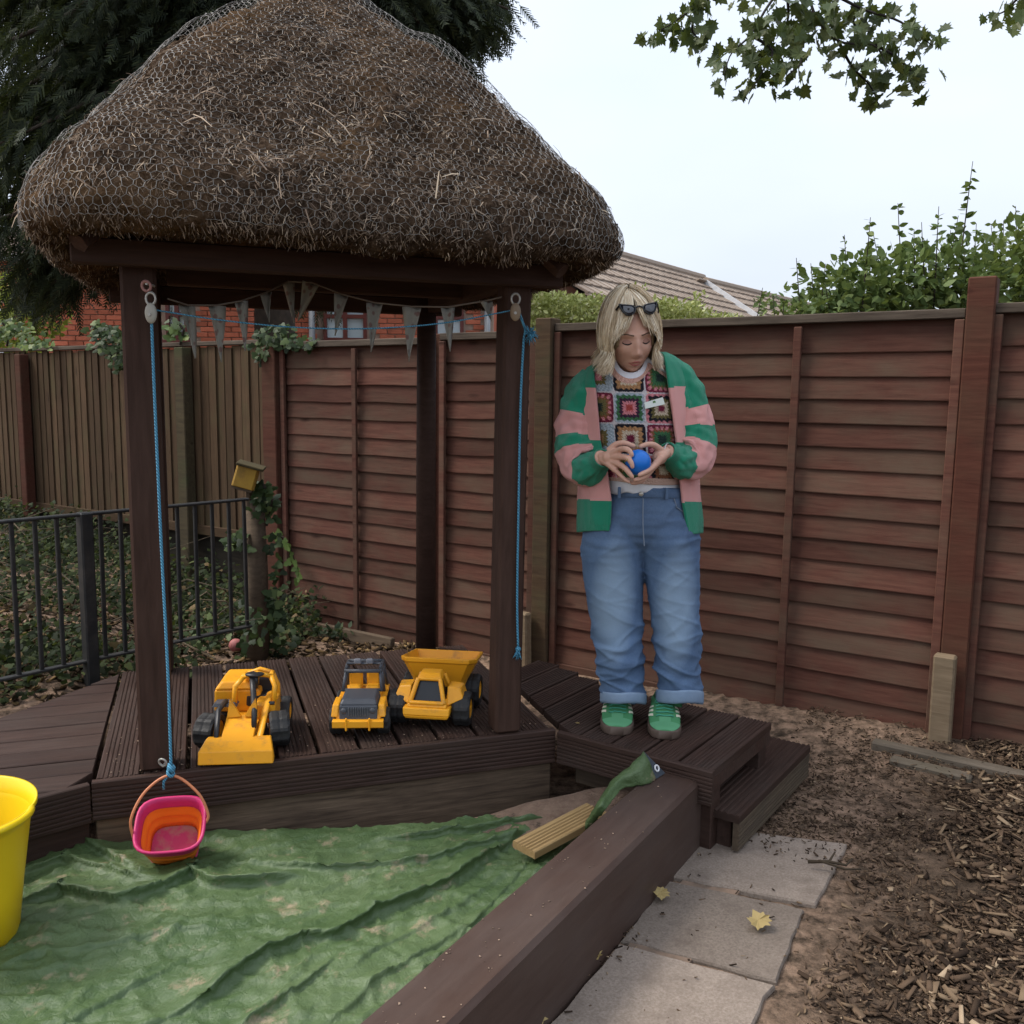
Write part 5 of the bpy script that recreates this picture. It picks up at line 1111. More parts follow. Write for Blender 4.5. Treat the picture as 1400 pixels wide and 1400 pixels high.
fz.ball(tuple(c), .012, 10, 8); fz.build('tassel', M_ROPE, t, True); fz = MB()
for k in range(34):
    d = Vector((random.gauss(0, .35), random.gauss(0, .35), -1)).normalized() * random.uniform(.018, .038); fz.tube([Vector((0, 0, .004)), d * .6, d], [.0025, .002, .001], 4)
fz.ball((0, 0, .002), .010, 10, 8); fz.build('tassel', M_ROPE, t, True)
# bunting
m, n, b = newmat('bunting_cloth'); v = coords(n); c = ramp(n, noisef(n, v, 9, 4), [(.3, (.26, .25, .215)), (.7, (.36, .35, .31))]); vo = N(n, 'ShaderNodeTexVoronoi', Scale=34.0); n.links.new(v, vo.inputs['Vector'])
c = mixc(n, ramp(n, vo.outputs['Distance'], [(.25, (.8, .8, .8)), (.36, (0, 0, 0))]), c, (.2, .1, .09)); n.links.new(c, b.inputs['Base Color']); b.inputs['Roughness'].default_value = .9; M_BUNT = m
FLG = [((238, 428), (261, 430), (262, 501), 2.98), ((277, 429), (301, 428), (298, 505), 3.02), ((314, 423), (332, 420), (330, 489), 3.07), ((349, 411), (365, 407), (362, 449), 3.2), ((378, 396), (394, 391), (396, 449), 3.3), ((407, 391), (430, 397), (401, 446), 3.3), ((450, 407), (470, 411), (452, 465), 3.24), ((494, 419), (517, 420), (502, 486), 3.2), ((543, 423), (569, 424), (554, 498), 3.17), ((596, 424), (615, 422), (610, 483), 3.16), ((650, 414), (667, 412), (665, 440), 3.16)]
b0 = py_(402, 388, 3.32); bt_ = thing('bunting', 'string of faded patterned triangular flags sagging under the thatch', 'bunting', tuple(b0))
line = [py_(222, 420, 2.9)] + [py_((a[0] + c[0]) / 2, (a[1] + c[1]) / 2 - 1, Y_) for a, c, tp2, Y_ in FLG] + [py_(684, 405, 3.16)]
MB().tube([p_ - b0 for p_ in line], .003, 6).build('string', plain('bunting_tape', (.2, .16, .13), .9), bt_)
for a, c, tp2, Y_ in FLG:
    A_, C_, T_ = py_(*a, Y_) - b0, py_(*c, Y_ + .02) - b0, py_(*tp2, Y_ + random.uniform(-.02, .03)) - b0; mid = (A_ + C_) / 2; grd = []
    for i in range(9):
        u_ = i / 8; L_, R_2 = A_.lerp(T_, u_), C_.lerp(T_, u_); grd.append([L_.lerp(R_2, j / 4) - mid + Vector((0, .012 * math.sin(j * 1.6 + u_ * 3 + a[0]) * (1 - .5 * u_), 0)) for j in range(5)])
    o = MB().grid(grd).build('flag', M_BUNT, bt_, True, loc=tuple(mid)); o.modifiers.new('thickness', 'SOLIDIFY').thickness = .0015
# hanging bucket
M_PINK = plain('bucket_pink', (.55, .03, .14), .45, (.48, .025, .12), 6); M_ORG = plain('bucket_orange', (.8, .2, .02), .45, (.72, .17, .015), 6, dirt=(.45, .15, .04), dirtlo=.66)
bc = py_(244, 1140, 2.575); bk = thing('hanging_bucket', 'pink rimmed orange toy bucket tied to the blue rope', 'bucket', tuple(bc))
Q = (Matrix.Rotation(R(8), 3, 'Y') @ Matrix.Rotation(R(33), 3, 'X') @ Matrix.Rotation(R(14), 3, 'Z'))
def sq(r_, z, e=3.6, n=40):
    o = []
    for j in range(n):
        a = 2 * math.pi * j / n; c_, s_ = math.cos(a), math.sin(a); k = 1 / (abs(c_) ** e + abs(s_) ** e) ** (1 / e); o.append(Q @ Vector((c_ * k * r_, s_ * k * r_ * .92, z)))
    return o
MB().loft([sq(.088, -.032), sq(.092, -.02), sq(.098, .0), sq(.101, .004), sq(.101, .010), sq(.094, .011), sq(.088, -.004), sq(.084, -.03)], cap=False).build('rim', M_PINK, bk, True)
outp = [(.0865, -.028), (.084, -.05), (.078, -.056), (.08, -.062), (.077, -.08), (.071, -.086), (.073, -.092), (.069, -.112)]
inp = [(.066, -.11), (.069, -.092), (.0675, -.086), (.073, -.08), (.0755, -.062), (.0745, -.056), (.080, -.05), (.0835, -.026)]
MB().loft([sq(*p_) for p_ in outp + inp], cap=False).build('side', M_ORG, bk, True)
MB().loft([sq(.069, -.113), sq(.071, -.118), sq(.067, -.122), ], cap=True).build('base', M_PINK, bk); MB().loft([sq(.067, -.112), sq(.066, -.106)], cap=True).build('bottom', plain('bucket_floor', (.42, .03, .11), .6, (.36, .03, .1), 8, dirt=(.3, .2, .13), dirtscale=14, dirtlo=.5), bk)
hp = pbot - bc; e1_, e2_ = Q @ Vector((-.101, -.01, .0)), Q @ Vector((.101, .0, .0)); top = hp + Vector((0, 0, -.012))
hl = [e1_ + Q @ Vector((0, -.02, -.012)), e1_ + Vector((-.002, -.012, .045)), e1_.lerp(top, .55) + Vector((-.024, -.004, .03)), top, e2_.lerp(top, .5) + Vector((.026, 0, .022)), e2_ + Vector((.006, 0, .03)), e2_]
MB().tube([Vector(q) for q in crom([tuple(q) for q in hl], 36)], .0042, 8).build('handle', plain('handle_orange', (.62, .22, .1), .5), bk, True)
MB().tube([(0, 0, 0), (-.001, -.035, 0)], .004, 6).build
# ring bolt at the foot of the front post
rbp = py_(231, 1054, 2.755); rb_o = thing('eye_bolt', 'small rusty eye bolt at the foot of the front post', 'eye bolt', tuple(rbp)); torus((0, 0, 0), (.2, 1, .3), .013, .0035, 18, 6).build('ring', M_METAL, rb_o, True); MB().tube([(0, 0, -.012), (0, .03, -.012)], .004, 6).build('shank', M_METAL, rb_o)
# yellow tub
M_TUB = plain('tub_yellow', (.78, .55, .01), .35, (.72, .49, .01), 3, dirt=(.5, .36, .05), dirtscale=7, dirtlo=.66)
tc_ = Vector((-1.425, 2.19, .06)); tb_ = thing('yellow_tub', 'flexible bright yellow tub with handles standing on the tarpaulin', 'tub', tuple(tc_))
tub = MB().lathe([(.0, .006), (.14, .0), (.15, .008), (.17, .17), (.195, .345), (.206, .382), (.211, .384), (.211, .372), (.204, .367), (.19, .33), (.165, .17), (.144, .02), (0, .018)][::1], 56); tub.build('body', M_TUB, tb_, True)
for sg in (1, -1):
    pts_ = []
    for k in range(13):
        a = -.62 + 1.24 * k / 12; rr_ = .209 + .03 * math.cos(a / .62 * math.pi / 2); pts_.append((math.cos(a) * rr_ * sg, math.sin(a) * rr_ * sg - .0, .376 + .012 * math.cos(a / .62 * math.pi / 2)))
    Mz = Matrix.Rotation(R(-28), 4, 'Z'); MB().tube([Mz @ Vector(p_) for p_ in pts_], .009, 8).build('handle', M_TUB, tb_, True)
# pink ball on the soil behind the deck
pb = BALL; r_b = .038; q = MB().ball((0, 0, 0), r_b, 24, 16); q.tube([(0, 0, r_b - .002), (0, 0, r_b + .0008)], .004, 8); q.build('pink_ball', plain('ball_pink', (.42, .15, .14), .6, (.34, .11, .1), 6, dirt=(.2, .12, .09), dirtlo=.6), None, True, loc=(pb.x, pb.y, gz(pb.x, pb.y) + .004 + r_b), label='small dusty pink ball on the ground near the iron railing', cat='ball')
# stump and bird box
sp_ = Vector((-1.365, 4.80, 0)); MB().tube([(0, 0, 0), (.01, 0, .5), (0, .01, .88)], [.062, .055, .05], 10).build('wooden_stump', M_STUMP, None, True, loc=(sp_.x, sp_.y, .05), label='rough upright wooden stump at the end of the railing', cat='stump')
bb_ = py_(335, 662, 4.72); bo = thing('bird_box', 'yellow bird box tilted on top of the wooden stump', 'bird box', tuple(bb_))
Mo = Euler((R(-8), R(16), R(10))).to_matrix().to_4x4(); M_BIRD = plain('bird_yellow', (.42, .25, .03), .7, (.3, .17, .03), 14, .4, dirt=(.14, .09, .03), dirtlo=.55)
MB().box((0, 0, 0), (.1, .012, .115), None, .003).xf(Mo @ Matrix.Translation((0, -.05, 0))).build('front', M_BIRD, bo)
for sx in (-1, 1): MB().box((0, 0, 0), (.012, .1, .115), None, .003).xf(Mo @ Matrix.Translation((sx * .05, .007, 0))).build('side', M_BIRD, bo)
MB().box((0, 0, 0), (.1, .012, .115), None, .003).xf(Mo @ Matrix.Translation((0, .063, 0))).build('back', M_STUMP, bo); MB().box((0, 0, 0), (.1, .1, .012)).xf(Mo @ Matrix.Translation((0, .007, -.064))).build('floor', M_STUMP, bo)
MB().box((0, 0, 0), (.14, .15, .014), None, .003).xf(Mo @ Matrix.Translation((.01, .0, .068)) @ Matrix.Rotation(R(10), 4, 'X')).build('roof', wood('bird_roof', (.05, .04, .02), (.1, .08, .04), .9), bo); MB().tube([(0, .06, -.16), (.0, .06, .0)], .02, 6).build('bracket', M_STUMP, bo)
# weed tuft at the fence foot, fallen leaves on the slabs
q = FPt(FS(487, 880), .2); tf_ = thing('weed_tuft', 'small grey green weed tuft between the deck and fence', 'weed', (q.x, q.y, gz(q.x, q.y))); P = rng.normal(0, 1, (70, 3)) * np.array([.08, .03, .03]) + np.array([0, 0, .05]); D = rng.normal(0, 1, (70, 3)) + np.array([0, -.2, .6]); X, Yd, Z = frames(D); link('leaves', scatter('leaves', *OVAL, P, X, Yd, Z, rng.uniform(.03, .06, 70), leafmat('weed', [(0, (.05, .075, .04)), (1, (.11, .14, .08))], .2)), tf_)
MB().tube([(0, 0, -.02), (0, 0, .06)], .004, 5).build('stem', M_TRUNK, tf_)
M_DRY = leafmat('dry_leaf', [(0, (.3, .21, .08)), (1, (.42, .32, .13))], .15, .6)
dl = MB(); dl.add([(x * .9, y - .45, .10 * math.sin(x * 5) + .25 * abs(x) + .12 * y * y) for x, y, z in MAPLE[0]], MAPLE[1]); dlm = dl.mesh('dry_leaf', M_DRY)
for (px, py, s_, lab, zz) in ((915, 1216, .05, 'curled yellow dry leaf against the beam by the second slab', .034), (1050, 1250, .065, 'curled pale dry leaf lying in the middle of a slab', .036), (826, 1305, .05, 'folded yellow dry leaf tucked beside the beam foot', .034), (957, 1146, .03, 'tiny dry leaf at the far slab corner near the deck', .034), (748, 1392, .05, 'dark curled dry leaf beside the beam, farthest from deck', .034), (797, 987, .02, 'tiny yellow leaf on the deck boards near the green shoes', .303), (1022, 1134, .025, 'tiny yellow leaf beneath the step riser', .034)):
    p_ = pz(px, py, zz); link('dry_leaf', dlm, None, loc=tuple(p_), rot=(random.uniform(-.3, .3), random.uniform(-.3, .3), random.uniform(0, 6)), scale=(s_,) * 3, label=lab, cat='leaf', group='fallen dry leaves')
tg = pz(1145, 1172, .04); q = MB(); q.tube([(-.06, .02, .0), (0, 0, .012), (.05, -.01, .006), (.08, .02, .01)], [.006, .005, .004, .003], 6); q.tube([(0, 0, .012), (.03, .04, .02), (.04, .06, .012)], [.004, .003, .002], 5); q.tube([(-.03, .01, .01), (.04, -.03, .004), (.09, -.03, .004)], [.004, .004, .002], 5); q.build('twig', plain('twig', (.05, .035, .02), .9), None, True, loc=tuple(tg), label='dark forked twig lying across the first slab edge', cat='twig')
# specks of sand trodden onto the beam and the deck edge
P = []
for k in range(120): q = B0 + BD * random.uniform(.02, 2.2) - BN * random.uniform(.005, .16); P.append((q.x, q.y, .2565))
for k in range(420): q = G(random.uniform(-.75, .75), -.59 + abs(random.gauss(0, .25))); P.append((q.x, q.y, DZ + .002))
P = np.array(P); nP_ = len(P); a = rng.uniform(0, 6.28, nP_); X = np.c_[np.cos(a), np.sin(a), np.zeros(nP_)]; Yv = np.c_[-np.sin(a), np.cos(a), np.zeros(nP_)]; Z = np.tile([0, 0, 1.0], (nP_, 1)); sz_ = .0012 + .006 * rng.uniform(0, 1, nP_) ** 2.5
link('sand_specks', scatter('sand_specks', BOXV, BOXF, P, X * sz_[:, None], Yv * sz_[:, None] * .7, Z * .0015, np.ones(nP_), leafmat('speck', [(0, (.12, .09, .07)), (1, (.4, .29, .21))], 0, .95, 0)), label='pale specks of sand trodden onto the dark timbers', cat='sand specks', kind='stuff')
# ================================================================== PERSON
YW = 3.27; R0 = Vector((.48, YW, DZ))
def Wp(px, py, dy=0.0): return py_(px, py, YW + dy) - R0
person = thing('person', 'woman in green and pink striped cardigan and jeans, looking down at a blue ball', 'person', tuple(R0))
M_SKIN = plain('skin', (.6, .35, .255), .5, (.54, .3, .215), 14, .12, spec=.35, rnd=False, bscale=90)
b = M_SKIN.node_tree.nodes['Principled BSDF']; b.inputs['Subsurface Weight'].default_value = .12; b.inputs['Subsurface Radius'].default_value = (.012, .005, .003)
def remeshed(mb, voxel, smooth_it=2, name='tmp'):
    me = mb.mesh(name, M_SKIN); ob = bpy.data.objects.new(name, me); COL.objects.link(ob)
    md = ob.modifiers.new('r', 'REMESH'); md.mode = 'VOXEL'; md.voxel_size = voxel
    if smooth_it: sm = ob.modifiers.new('s', 'SMOOTH'); sm.iterations = smooth_it; sm.factor = .5
    dg = bpy.context.evaluated_depsgraph_get(); dg.update(); out_ = bpy.data.meshes.new_from_object(ob.evaluated_get(dg)); bpy.data.objects.remove(ob); bpy.data.meshes.remove(me); out_.shade_smooth(); return out_
# --- head frame: local x to picture right, y forward (to the camera), z up
HC = Wp(855, 456, -.06); HQ = Euler((R(27), R(-5), R(0))).to_matrix()
HQ = Matrix.Rotation(R(9), 3, 'Z') @ Matrix.Rotation(R(15), 3, 'X') @ Matrix.Rotation(R(-5), 3, 'Y')
FLIP = Matrix(((1, 0, 0), (0, -1, 0), (0, 0, 1)))      # forward is world -Y
def H(x, y, z): return HC + HQ @ (FLIP @ Vector((x, y, z))) * 1.07
def ga(x, s): return math.exp(-(x / s) ** 2)
def feat(x, z):
    ax = abs(x); f = 0
    f += .019 * ga(z + .036, .013) * ga(x, .0105) + .011 * ga(z + .012, .022) * ga(x, .010) + .006 * ga(z + .041, .008) * ga(ax - .012, .006)
    f -= .012 * ga(ax - .031, .015) * ga(z - .004, .011); f += .0055 * ga(ax - .031, .011) * ga(z - .001, .008)
    f += .005 * ga(z - .022, .008) * ga(ax - .028, .022)
    f += .0065 * ga(x, .019) * ga(z + .066, .0055) + .0065 * ga(x, .017) * ga(z + .0775, .006) - .004 * ga(x, .022) * ga(z + .0715, .003)
    f += .008 * ga(x, .02) * ga(z + .101, .013) - .003 * ga(x, .02) * ga(z + .088, .006)
    f += .006 * ga(ax - .042, .018) * ga(z + .03, .02) - .003 * ga(ax - .034, .008) * ga(z + .056, .016)
    return f
def hd_(dx, dy, dz):
    jaw = 1 - .30 * max(0, -dz - .1) ** 1.3 / .9; x = .0735 * jaw * dx; y = (.094 * dy if dy > 0 else .102 * dy) * (1 - .12 * max(0, -dz) * (dy < 0)); z = .118 * dz
    if dy > 0: y += feat(x, z) * sstep(0, .35, dy)
    return x, y, z
def hfront(x, z, off=0.0):
    dz = max(-.98, min(.98, z / .118)); jaw = 1 - .30 * max(0, -dz - .1) ** 1.3 / .9; dx = x / (.0735 * jaw); dy = math.sqrt(max(.02, 1 - dx * dx - dz * dz)); return H(x, .094 * dy + feat(x, z) * sstep(0, .35, dy) + off, z)
bd = MB(); nu, nv = 120, 100; rings = []
for i in range(nv + 1):
    ph = math.pi * (i + .0) / nv; ph = min(max(ph, .01), math.pi - .01)
    rings.append([H(*hd_(math.sin(ph) * math.sin(2 * math.pi * j / nu), math.sin(ph) * math.cos(2 * math.pi * j / nu), math.cos(ph))) for j in range(nu)])
bd.loft(rings)
for sx in (-1, 1): bd.ball(H(sx * .073, -.012, -.012), .02, 10, 8, (.35, .6, 1.25))
bd.tube([H(0, -.02, -.05), Wp(859, 497, -.02), Wp(861, 520, 0)], [.052, .052, .06], 16)
# trunk and limbs, hidden under the clothes
bd.tube([Wp(861, 508, 0), Wp(864, 535, 0), Wp(868, 580, -.01), Wp(874, 640, 0), Wp(877, 700, .0), Wp(877, 735, 0)], [.06, .115, .12, .115, .125, .10], 18)
bd.tube([Wp(845, 515, 0), Wp(803, 520, 0), Wp(792, 570, .0), Wp(793, 628, -.02), Wp(808, 630, -.11), Wp(821, 623, -.175)], [.05, .05, .044, .04, .034, .027], 12)
bd.tube([Wp(875, 512, 0), Wp(920, 512, 0), Wp(938, 560, 0), Wp(944, 615, -.02), Wp(928, 622, -.10), Wp(909, 613, -.17)], [.05, .05, .044, .04, .034, .027], 12)
for q in ([(848, 725), (846, 790), (852, 850), (858, 900), (860, 940)], [(912, 725), (918, 790), (926, 850), (930, 900), (930, 938)]): bd.tube([Wp(x, y, 0) for x, y in q], [.085, .078, .058, .052, .036], 14)
# hands: metacarpals, fingers with two bends, thumbs
def fing(pts, r=(.0105, .0098, .0089, .0074)): 
    c_ = crom([tuple(Wp(*p_)) for p_ in pts], 10); bd.tube([Vector(q) for q in c_], list(np.interp(np.linspace(0, 3, 10), range(4), r)), 10); bd.ball(c_[-1], r[3] * .98, 8, 6)
wl = (822, 623, -.175)
for kx, ky, kd in ((845, 611, -.232), (846, 621, -.243), (845, 631, -.240), (841, 640, -.228)): bd.tube([Wp(*wl), Wp((wl[0] + kx) / 2, (wl[1] + ky) / 2, -.205), Wp(kx, ky, kd)], [.02, .0125, .0105], 10)
bd.ball(Wp(833, 622, -.2), .024, 10, 8, (1.2, .7, 1))
fing([(845, 611, -.232), (853, 610, -.262), (859, 613, -.277), (862, 618, -.283)]); fing([(846, 621, -.243), (855, 622, -.275), (861, 628, -.287), (863, 634, -.290)]); fing([(845, 631, -.24), (853, 636, -.27), (859, 643, -.282), (863, 648, -.284)]); fing([(841, 640, -.228), (847, 646, -.252), (854, 652, -.264), (859, 655, -.266)], (.008, .0076, .007, .006))
fing([(830, 613, -.195), (840, 604, -.205), (852, 602, -.215), (864, 606, -.222)], (.012, .0105, .0095, .008))
wr = (909, 613, -.17)
for kx, ky, kd in ((893, 632, -.232), (889, 636, -.225), (887, 639, -.215), (885, 641, -.205)): bd.tube([Wp(*wr), Wp((wr[0] + kx) / 2, (wr[1] + ky) / 2, kd + .01), Wp(kx, ky, kd)], [.02, .0135, .0115], 10)
bd.ball(Wp(900, 620, -.195), .026, 10, 8, (1, .7, 1))
fing([(893, 632, -.235), (886, 638, -.262), (879, 642, -.276), (873, 645, -.282)]); fing([(889, 638, -.228), (881, 646, -.256), (874, 650, -.268), (867, 652, -.272)]); fing([(887, 640, -.218), (878, 651, -.240), (870, 655, -.248), (863, 656, -.25)]); fing([(885, 642, -.205), (877, 652, -.22), (870, 656, -.226), (864, 657, -.23)], (.008, .0076, .007, .006))
fing([(902, 611, -.19), (892, 604, -.21), (883, 603, -.225), (874, 606, -.238)], (.0125, .011, .0095, .008))
bo_ = link('body', remeshed(bd, .0027, 2), person)
# face details
M_LIP = plain('lips', (.40, .13, .11), .45, (.36, .11, .095), 20, spec=.4); M_BROW = plain('brow', (.12, .075, .045), .8); M_LASH = plain('lash', (.012, .009, .008), .6)
def patch(name, mat, xs, top, bot, off=.0012, n=14):
    grd = [[hfront(x, top(x), off * .3), hfront(x, top(x) * .5 + bot(x) * .5, off), hfront(x, bot(x), off * .3)] for x in np.linspace(xs[0], xs[1], n)]; return MB().grid(grd).build(name, mat, bo_, True)
patch('lip', M_LIP, (-.022, .022), lambda x: -.0705 + .0005 * math.cos(x * 90) + .003 * (x / .022) ** 2, lambda x: -.0625 - .009 * (x / .022) ** 2 + .0015 * ga(abs(x) - .006, .004), .0012)
patch('lip', M_LIP, (-.02, .02), lambda x: -.0715 + .003 * (x / .022) ** 2, lambda x: -.081 + .011 * (x / .02) ** 2, .0012)
for sx in (-1, 1):
    patch('eyebrow', M_BROW, (sx * .012, sx * .047), lambda x: .0235 + .004 * ga(abs(x) - .034, .014), lambda x: .0185 + .005 * ga(abs(x) - .034, .016), .0016)
    patch('eyelashes', M_LASH, (sx * .018, sx * .045), lambda x: -.0005 - .0045 * (1 - ((abs(x) - .0315) / .0135) ** 2), lambda x: -.0035 - .0055 * (1 - ((abs(x) - .0315) / .0135) ** 2), .0035)
    patch('eyelid', plain('lid', (.40, .2, .145), .5), (sx * .019, sx * .044), lambda x: .009 - .006 * ((abs(x) - .0315) / .0125) ** 2, lambda x: -.001 - .0045 * (1 - ((abs(x) - .0315) / .0135) ** 2), .0012)
    MB().ball(H(sx * .0125, .0, 0), .0001, 4, 3)
MB().ball(H(-.0735, .004, -.04), .0045, 8, 6).build('earring', M_METAL, bo_, True)
# --- hair
M_HAIR, n, b = newmat('blonde_hair'); g = N(n, 'ShaderNodeNewGeometry'); n.links.new(ramp(n, g.outputs['Random Per Island'], [(0, (.42, .3, .17)), (.3, (.70, .56, .37)), (.75, (.86, .73, .53)), (1, (.92, .84, .68))]), b.inputs['Base Color']); b.inputs['Roughness'].default_value = .38; b.inputs['Specular IOR Level'].default_value = .5
dnl = FLIP @ (HQ.transposed() @ Vector((0, 0, -1)))      # world down in head coordinates
def strand_pts(al, phe, rr, drop, part, jit, flare):
    P_ = []; nS = 12; ax_, by, cz = .0735 * rr, (.098) * rr, .118 * rr; ph0 = R(6)
    for k in range(nS + 1):
        ph = ph0 + (phe - ph0) * k / nS; a = al + jit * k / nS; P_.append(Vector((ax_ * math.sin(ph) * math.sin(a) + part * (1 - k / nS), by * math.sin(ph) * math.cos(a) - .004, cz * math.cos(ph))))
    if drop > 0:
        out_ = Vector((math.sin(al + jit), math.cos(al + jit), 0))
        for k in range(1, 9):
            u_ = k / 8; P_.append(P_[nS] + dnl * drop * u_ + out_ * (flare * u_ * u_ - .012 * math.sin(u_ * math.pi)))
    return P_
HV, HF = [], []
def ribbon(P_, w_, tw=0.0):
    o = len(HV); nP = len(P_)
    for k, p_ in enumerate(P_):
        t_ = (P_[min(k + 1, nP - 1)] - P_[max(k - 1, 0)]).normalized(); nn = Vector((p_.x, p_.y, p_.z * .4)).normalized(); s_ = t_.cross(nn).normalized(); s_ = (s_ * math.cos(tw) + nn * math.sin(tw)) * w_ * (1 if k < nP * .7 else 1 - .75 * (k - nP * .7) / (nP * .3)); HV.append(tuple(H(*(p_ - s_)))); HV.append(tuple(H(*(p_ + s_))))
    for k in range(nP - 1): HF.append((o + 2 * k, o + 2 * k + 1, o + 2 * k + 3, o + 2 * k + 2))
for k in range(9000):
    al = random.uniform(-math.pi, math.pi); aa = abs(math.degrees(al)); rr = random.uniform(1.12, 1.30) + .03 * nz3(math.cos(al) * 3, math.sin(al) * 3, 1.5); lockj = .03 * nz3(al * 9, 3.3, 0)
    part = random.uniform(-.006, .006) - .008
    if aa < 44:
        ed = 46 + aa * .72 + random.gauss(0, 4) + 6 * nz3(al * 14, 7, 0); P_ = strand_pts(al, R(ed), rr, 0, part, (.22 if al > -.08 else -.22) + random.gauss(0, .05) + lockj * 2, 0)
        e = P_[-1]; P_ += [e + Vector((.012 * (1 if al > -.08 else -1) * u_, .004 * u_, -.022 * u_ - .006 * u_ * u_)) for u_ in (.33, .66, 1.0)]
    else:
        L_ = random.uniform(.056, .088) if aa > 55 else random.uniform(.05, .082); L_ += .012 * nz3(al * 11, 1, 0)
        P_ = strand_pts(al, R(random.uniform(90, 100)), rr + .10, L_, part, (random.gauss(0, .05) + lockj) + (.2 * (1 if al > 0 else -1) if aa < 65 else 0), random.uniform(-.014, .010) + (.014 if al < -.5 else .002))
    P_ = [p_ + Vector((noise.noise(p_ * 30 + Vector((k % 17, 0, 0))), noise.noise(p_ * 30 + Vector((0, k % 13, 0))), 0)) * .0028 for p_ in P_]
    ribbon(P_, random.uniform(.0006, .0017), random.gauss(0, .5))
hr = link('hair', npmesh('hair', HV, HF, M_HAIR, False), person)
cap = MB(); rings = []
for i in range(13):
    ph = R(4 + i * 8.2); row = []
    for j in range(48):
        a = 2 * math.pi * j / 48; aa = abs(math.degrees((a + math.pi) % (2 * math.pi) - math.pi)); p2 = min(ph, R(46)) if aa < 36 else (min(ph, R(60 + (aa - 36) * 4)) if aa < 50 else ph); row.append(H(.0735 * 1.07 * math.sin(p2) * math.sin(a), .098 * 1.07 * math.sin(p2) * math.cos(a) - .004, .118 * 1.07 * math.cos(p2)))
    rings.append(row)
cap.loft(rings, cap=False); cap.build('under_hair', plain('hair_base', (.3, .22, .12), .7, (.24, .17, .09), 12), hr, True)
# --- sunglasses pushed up on the hair
sgl = thing('sunglasses', 'black cat eye sunglasses pushed up on the blonde hair', 'sunglasses', tuple(R0 + H(0, .07, .12)))
M_SG = plain('sunglass_frame', (.008, .008, .009), .25, (.012, .012, .013), 5); m, n, b = newmat('dark_lens'); b.inputs['Base Color'].default_value = (.01, .01, .016, 1); b.inputs['Roughness'].default_value = .05; b.inputs['Specular IOR Level'].default_value = .9; M_LENS = m
sc_ = H(0.004, .092, .102); SN = (HQ @ (FLIP @ Vector((0, .80, .60)))).normalized(); SU = (HQ @ (FLIP @ Vector((0, -.60, .80)))).normalized(); SX = (HQ @ Vector((1, 0, 0))).normalized(); s0 = H(0, .07, .12)
def sgp(x, y, z): return sc_ + SX * x + SU * y + SN * z - s0
for sx in (-1, 1):
    ol = [(.010, .006), (.018, .016), (.034, .020), (.056, .024), (.066, .027), (.064, .014), (.056, -.006), (.044, -.018), (.028, -.019), (.016, -.010)]
    ol = [(x * sx, y) for x, y in ol]; ol = ol if sx < 0 else ol[::-1]; cxl = sx * .036
    def rng_(s, z): return [sgp(cxl + (x - cxl) * s, y * s, z - .35 * x * x * 3) for x, y in ol]
    MB().loft([rng_(.84, -.003), rng_(.84, .003), rng_(.5, .0055), rng_(.05, .0065)]).build('lens', M_LENS, sgl, True)
    MB().loft([rng_(1.0, -.003), rng_(1.0, .003), rng_(.84, .0045), rng_(.82, -.003)], cap=False).build('frame', M_SG, sgl)
    MB().tube([sgp(sx * .064, .02, -.005), sgp(sx * .078, .012, -.04), sgp(sx * .083, .0, -.11)], [.004, .003, .0025], 6).build('temple', M_SG, sgl)
MB().tube([sgp(-.012, .008, .001), sgp(0, .011, .003), sgp(.012, .008, .001)], .003, 6).build('bridge', M_SG, sgl)
# --- blue ball
bl_ = R0 + Wp(870.5, 628, -.245); q = MB().ball((0, 0, 0), .043, 32, 20)
q.build('blue_ball', plain('ball_blue', (.012, .17, .62), .35, (.01, .15, .56), 5), None, True, loc=tuple(bl_), label='smooth bright blue ball held in both hands', cat='ball')
# --- knitwear
def knit(name, c, c2):
    m, n, b = newmat(name); uv = N(n, 'ShaderNodeUVMap'); mp_ = N(n, 'ShaderNodeMapping', Scale=(1, 1, 1)); n.links.new(uv.outputs[0], mp_.inputs['Vector'])
    w1 = N(n, 'ShaderNodeTexWave', Scale=14.0, bands_direction='X'); w2 = N(n, 'ShaderNodeTexWave', Scale=18.0, bands_direction='Y'); n.links.new(mp_.outputs[0], w1.inputs['Vector']); n.links.new(mp_.outputs[0], w2.inputs['Vector'])
    w1.inputs['Distortion'].default_value = .6; w2.inputs['Distortion'].default_value = .8
    h = mth(n, 'ADD', mth(n, 'MULTIPLY', w1.outputs['Fac'], .8), mth(n, 'MULTIPLY', w2.outputs['Fac'], .5)); f = noisef(n, coords(n, rnd=False), 12, 4)
    col = mixc(n, ramp(n, h, [(.15, (1, 1, 1)), (.7, (0, 0, 0))]), ramp(n, f, [(.3, c), (.7, c2)]), tuple(x * .86 for x in c)); n.links.new(col, b.inputs['Base Color']); b.inputs['Roughness'].default_value = .9; b.inputs['Sheen Weight'].default_value = .25; b.inputs['Specular IOR Level'].default_value = .2
    bump(n, b, h, .6, .006); return m
M_GRN = knit('green_knit', (.01, .30, .165), (.008, .25, .135)); M_PNK = knit('pink_knit', (.88, .41, .37), (.82, .37, .33))
def uvgrid(me, ni, nj, su, sv, closed=True):
    uvl = me.uv_layers.new(name='UVMap'); co = np.zeros((len(me.loops), 2), np.float32); vi = np.zeros(len(me.loops), np.int32); me.loops.foreach_get('vertex_index', vi); i, j = vi // nj, vi % nj; co[:, 0] = j / nj * su; co[:, 1] = i / ni * sv
    uvl.data.foreach_set('uv', co.ravel())
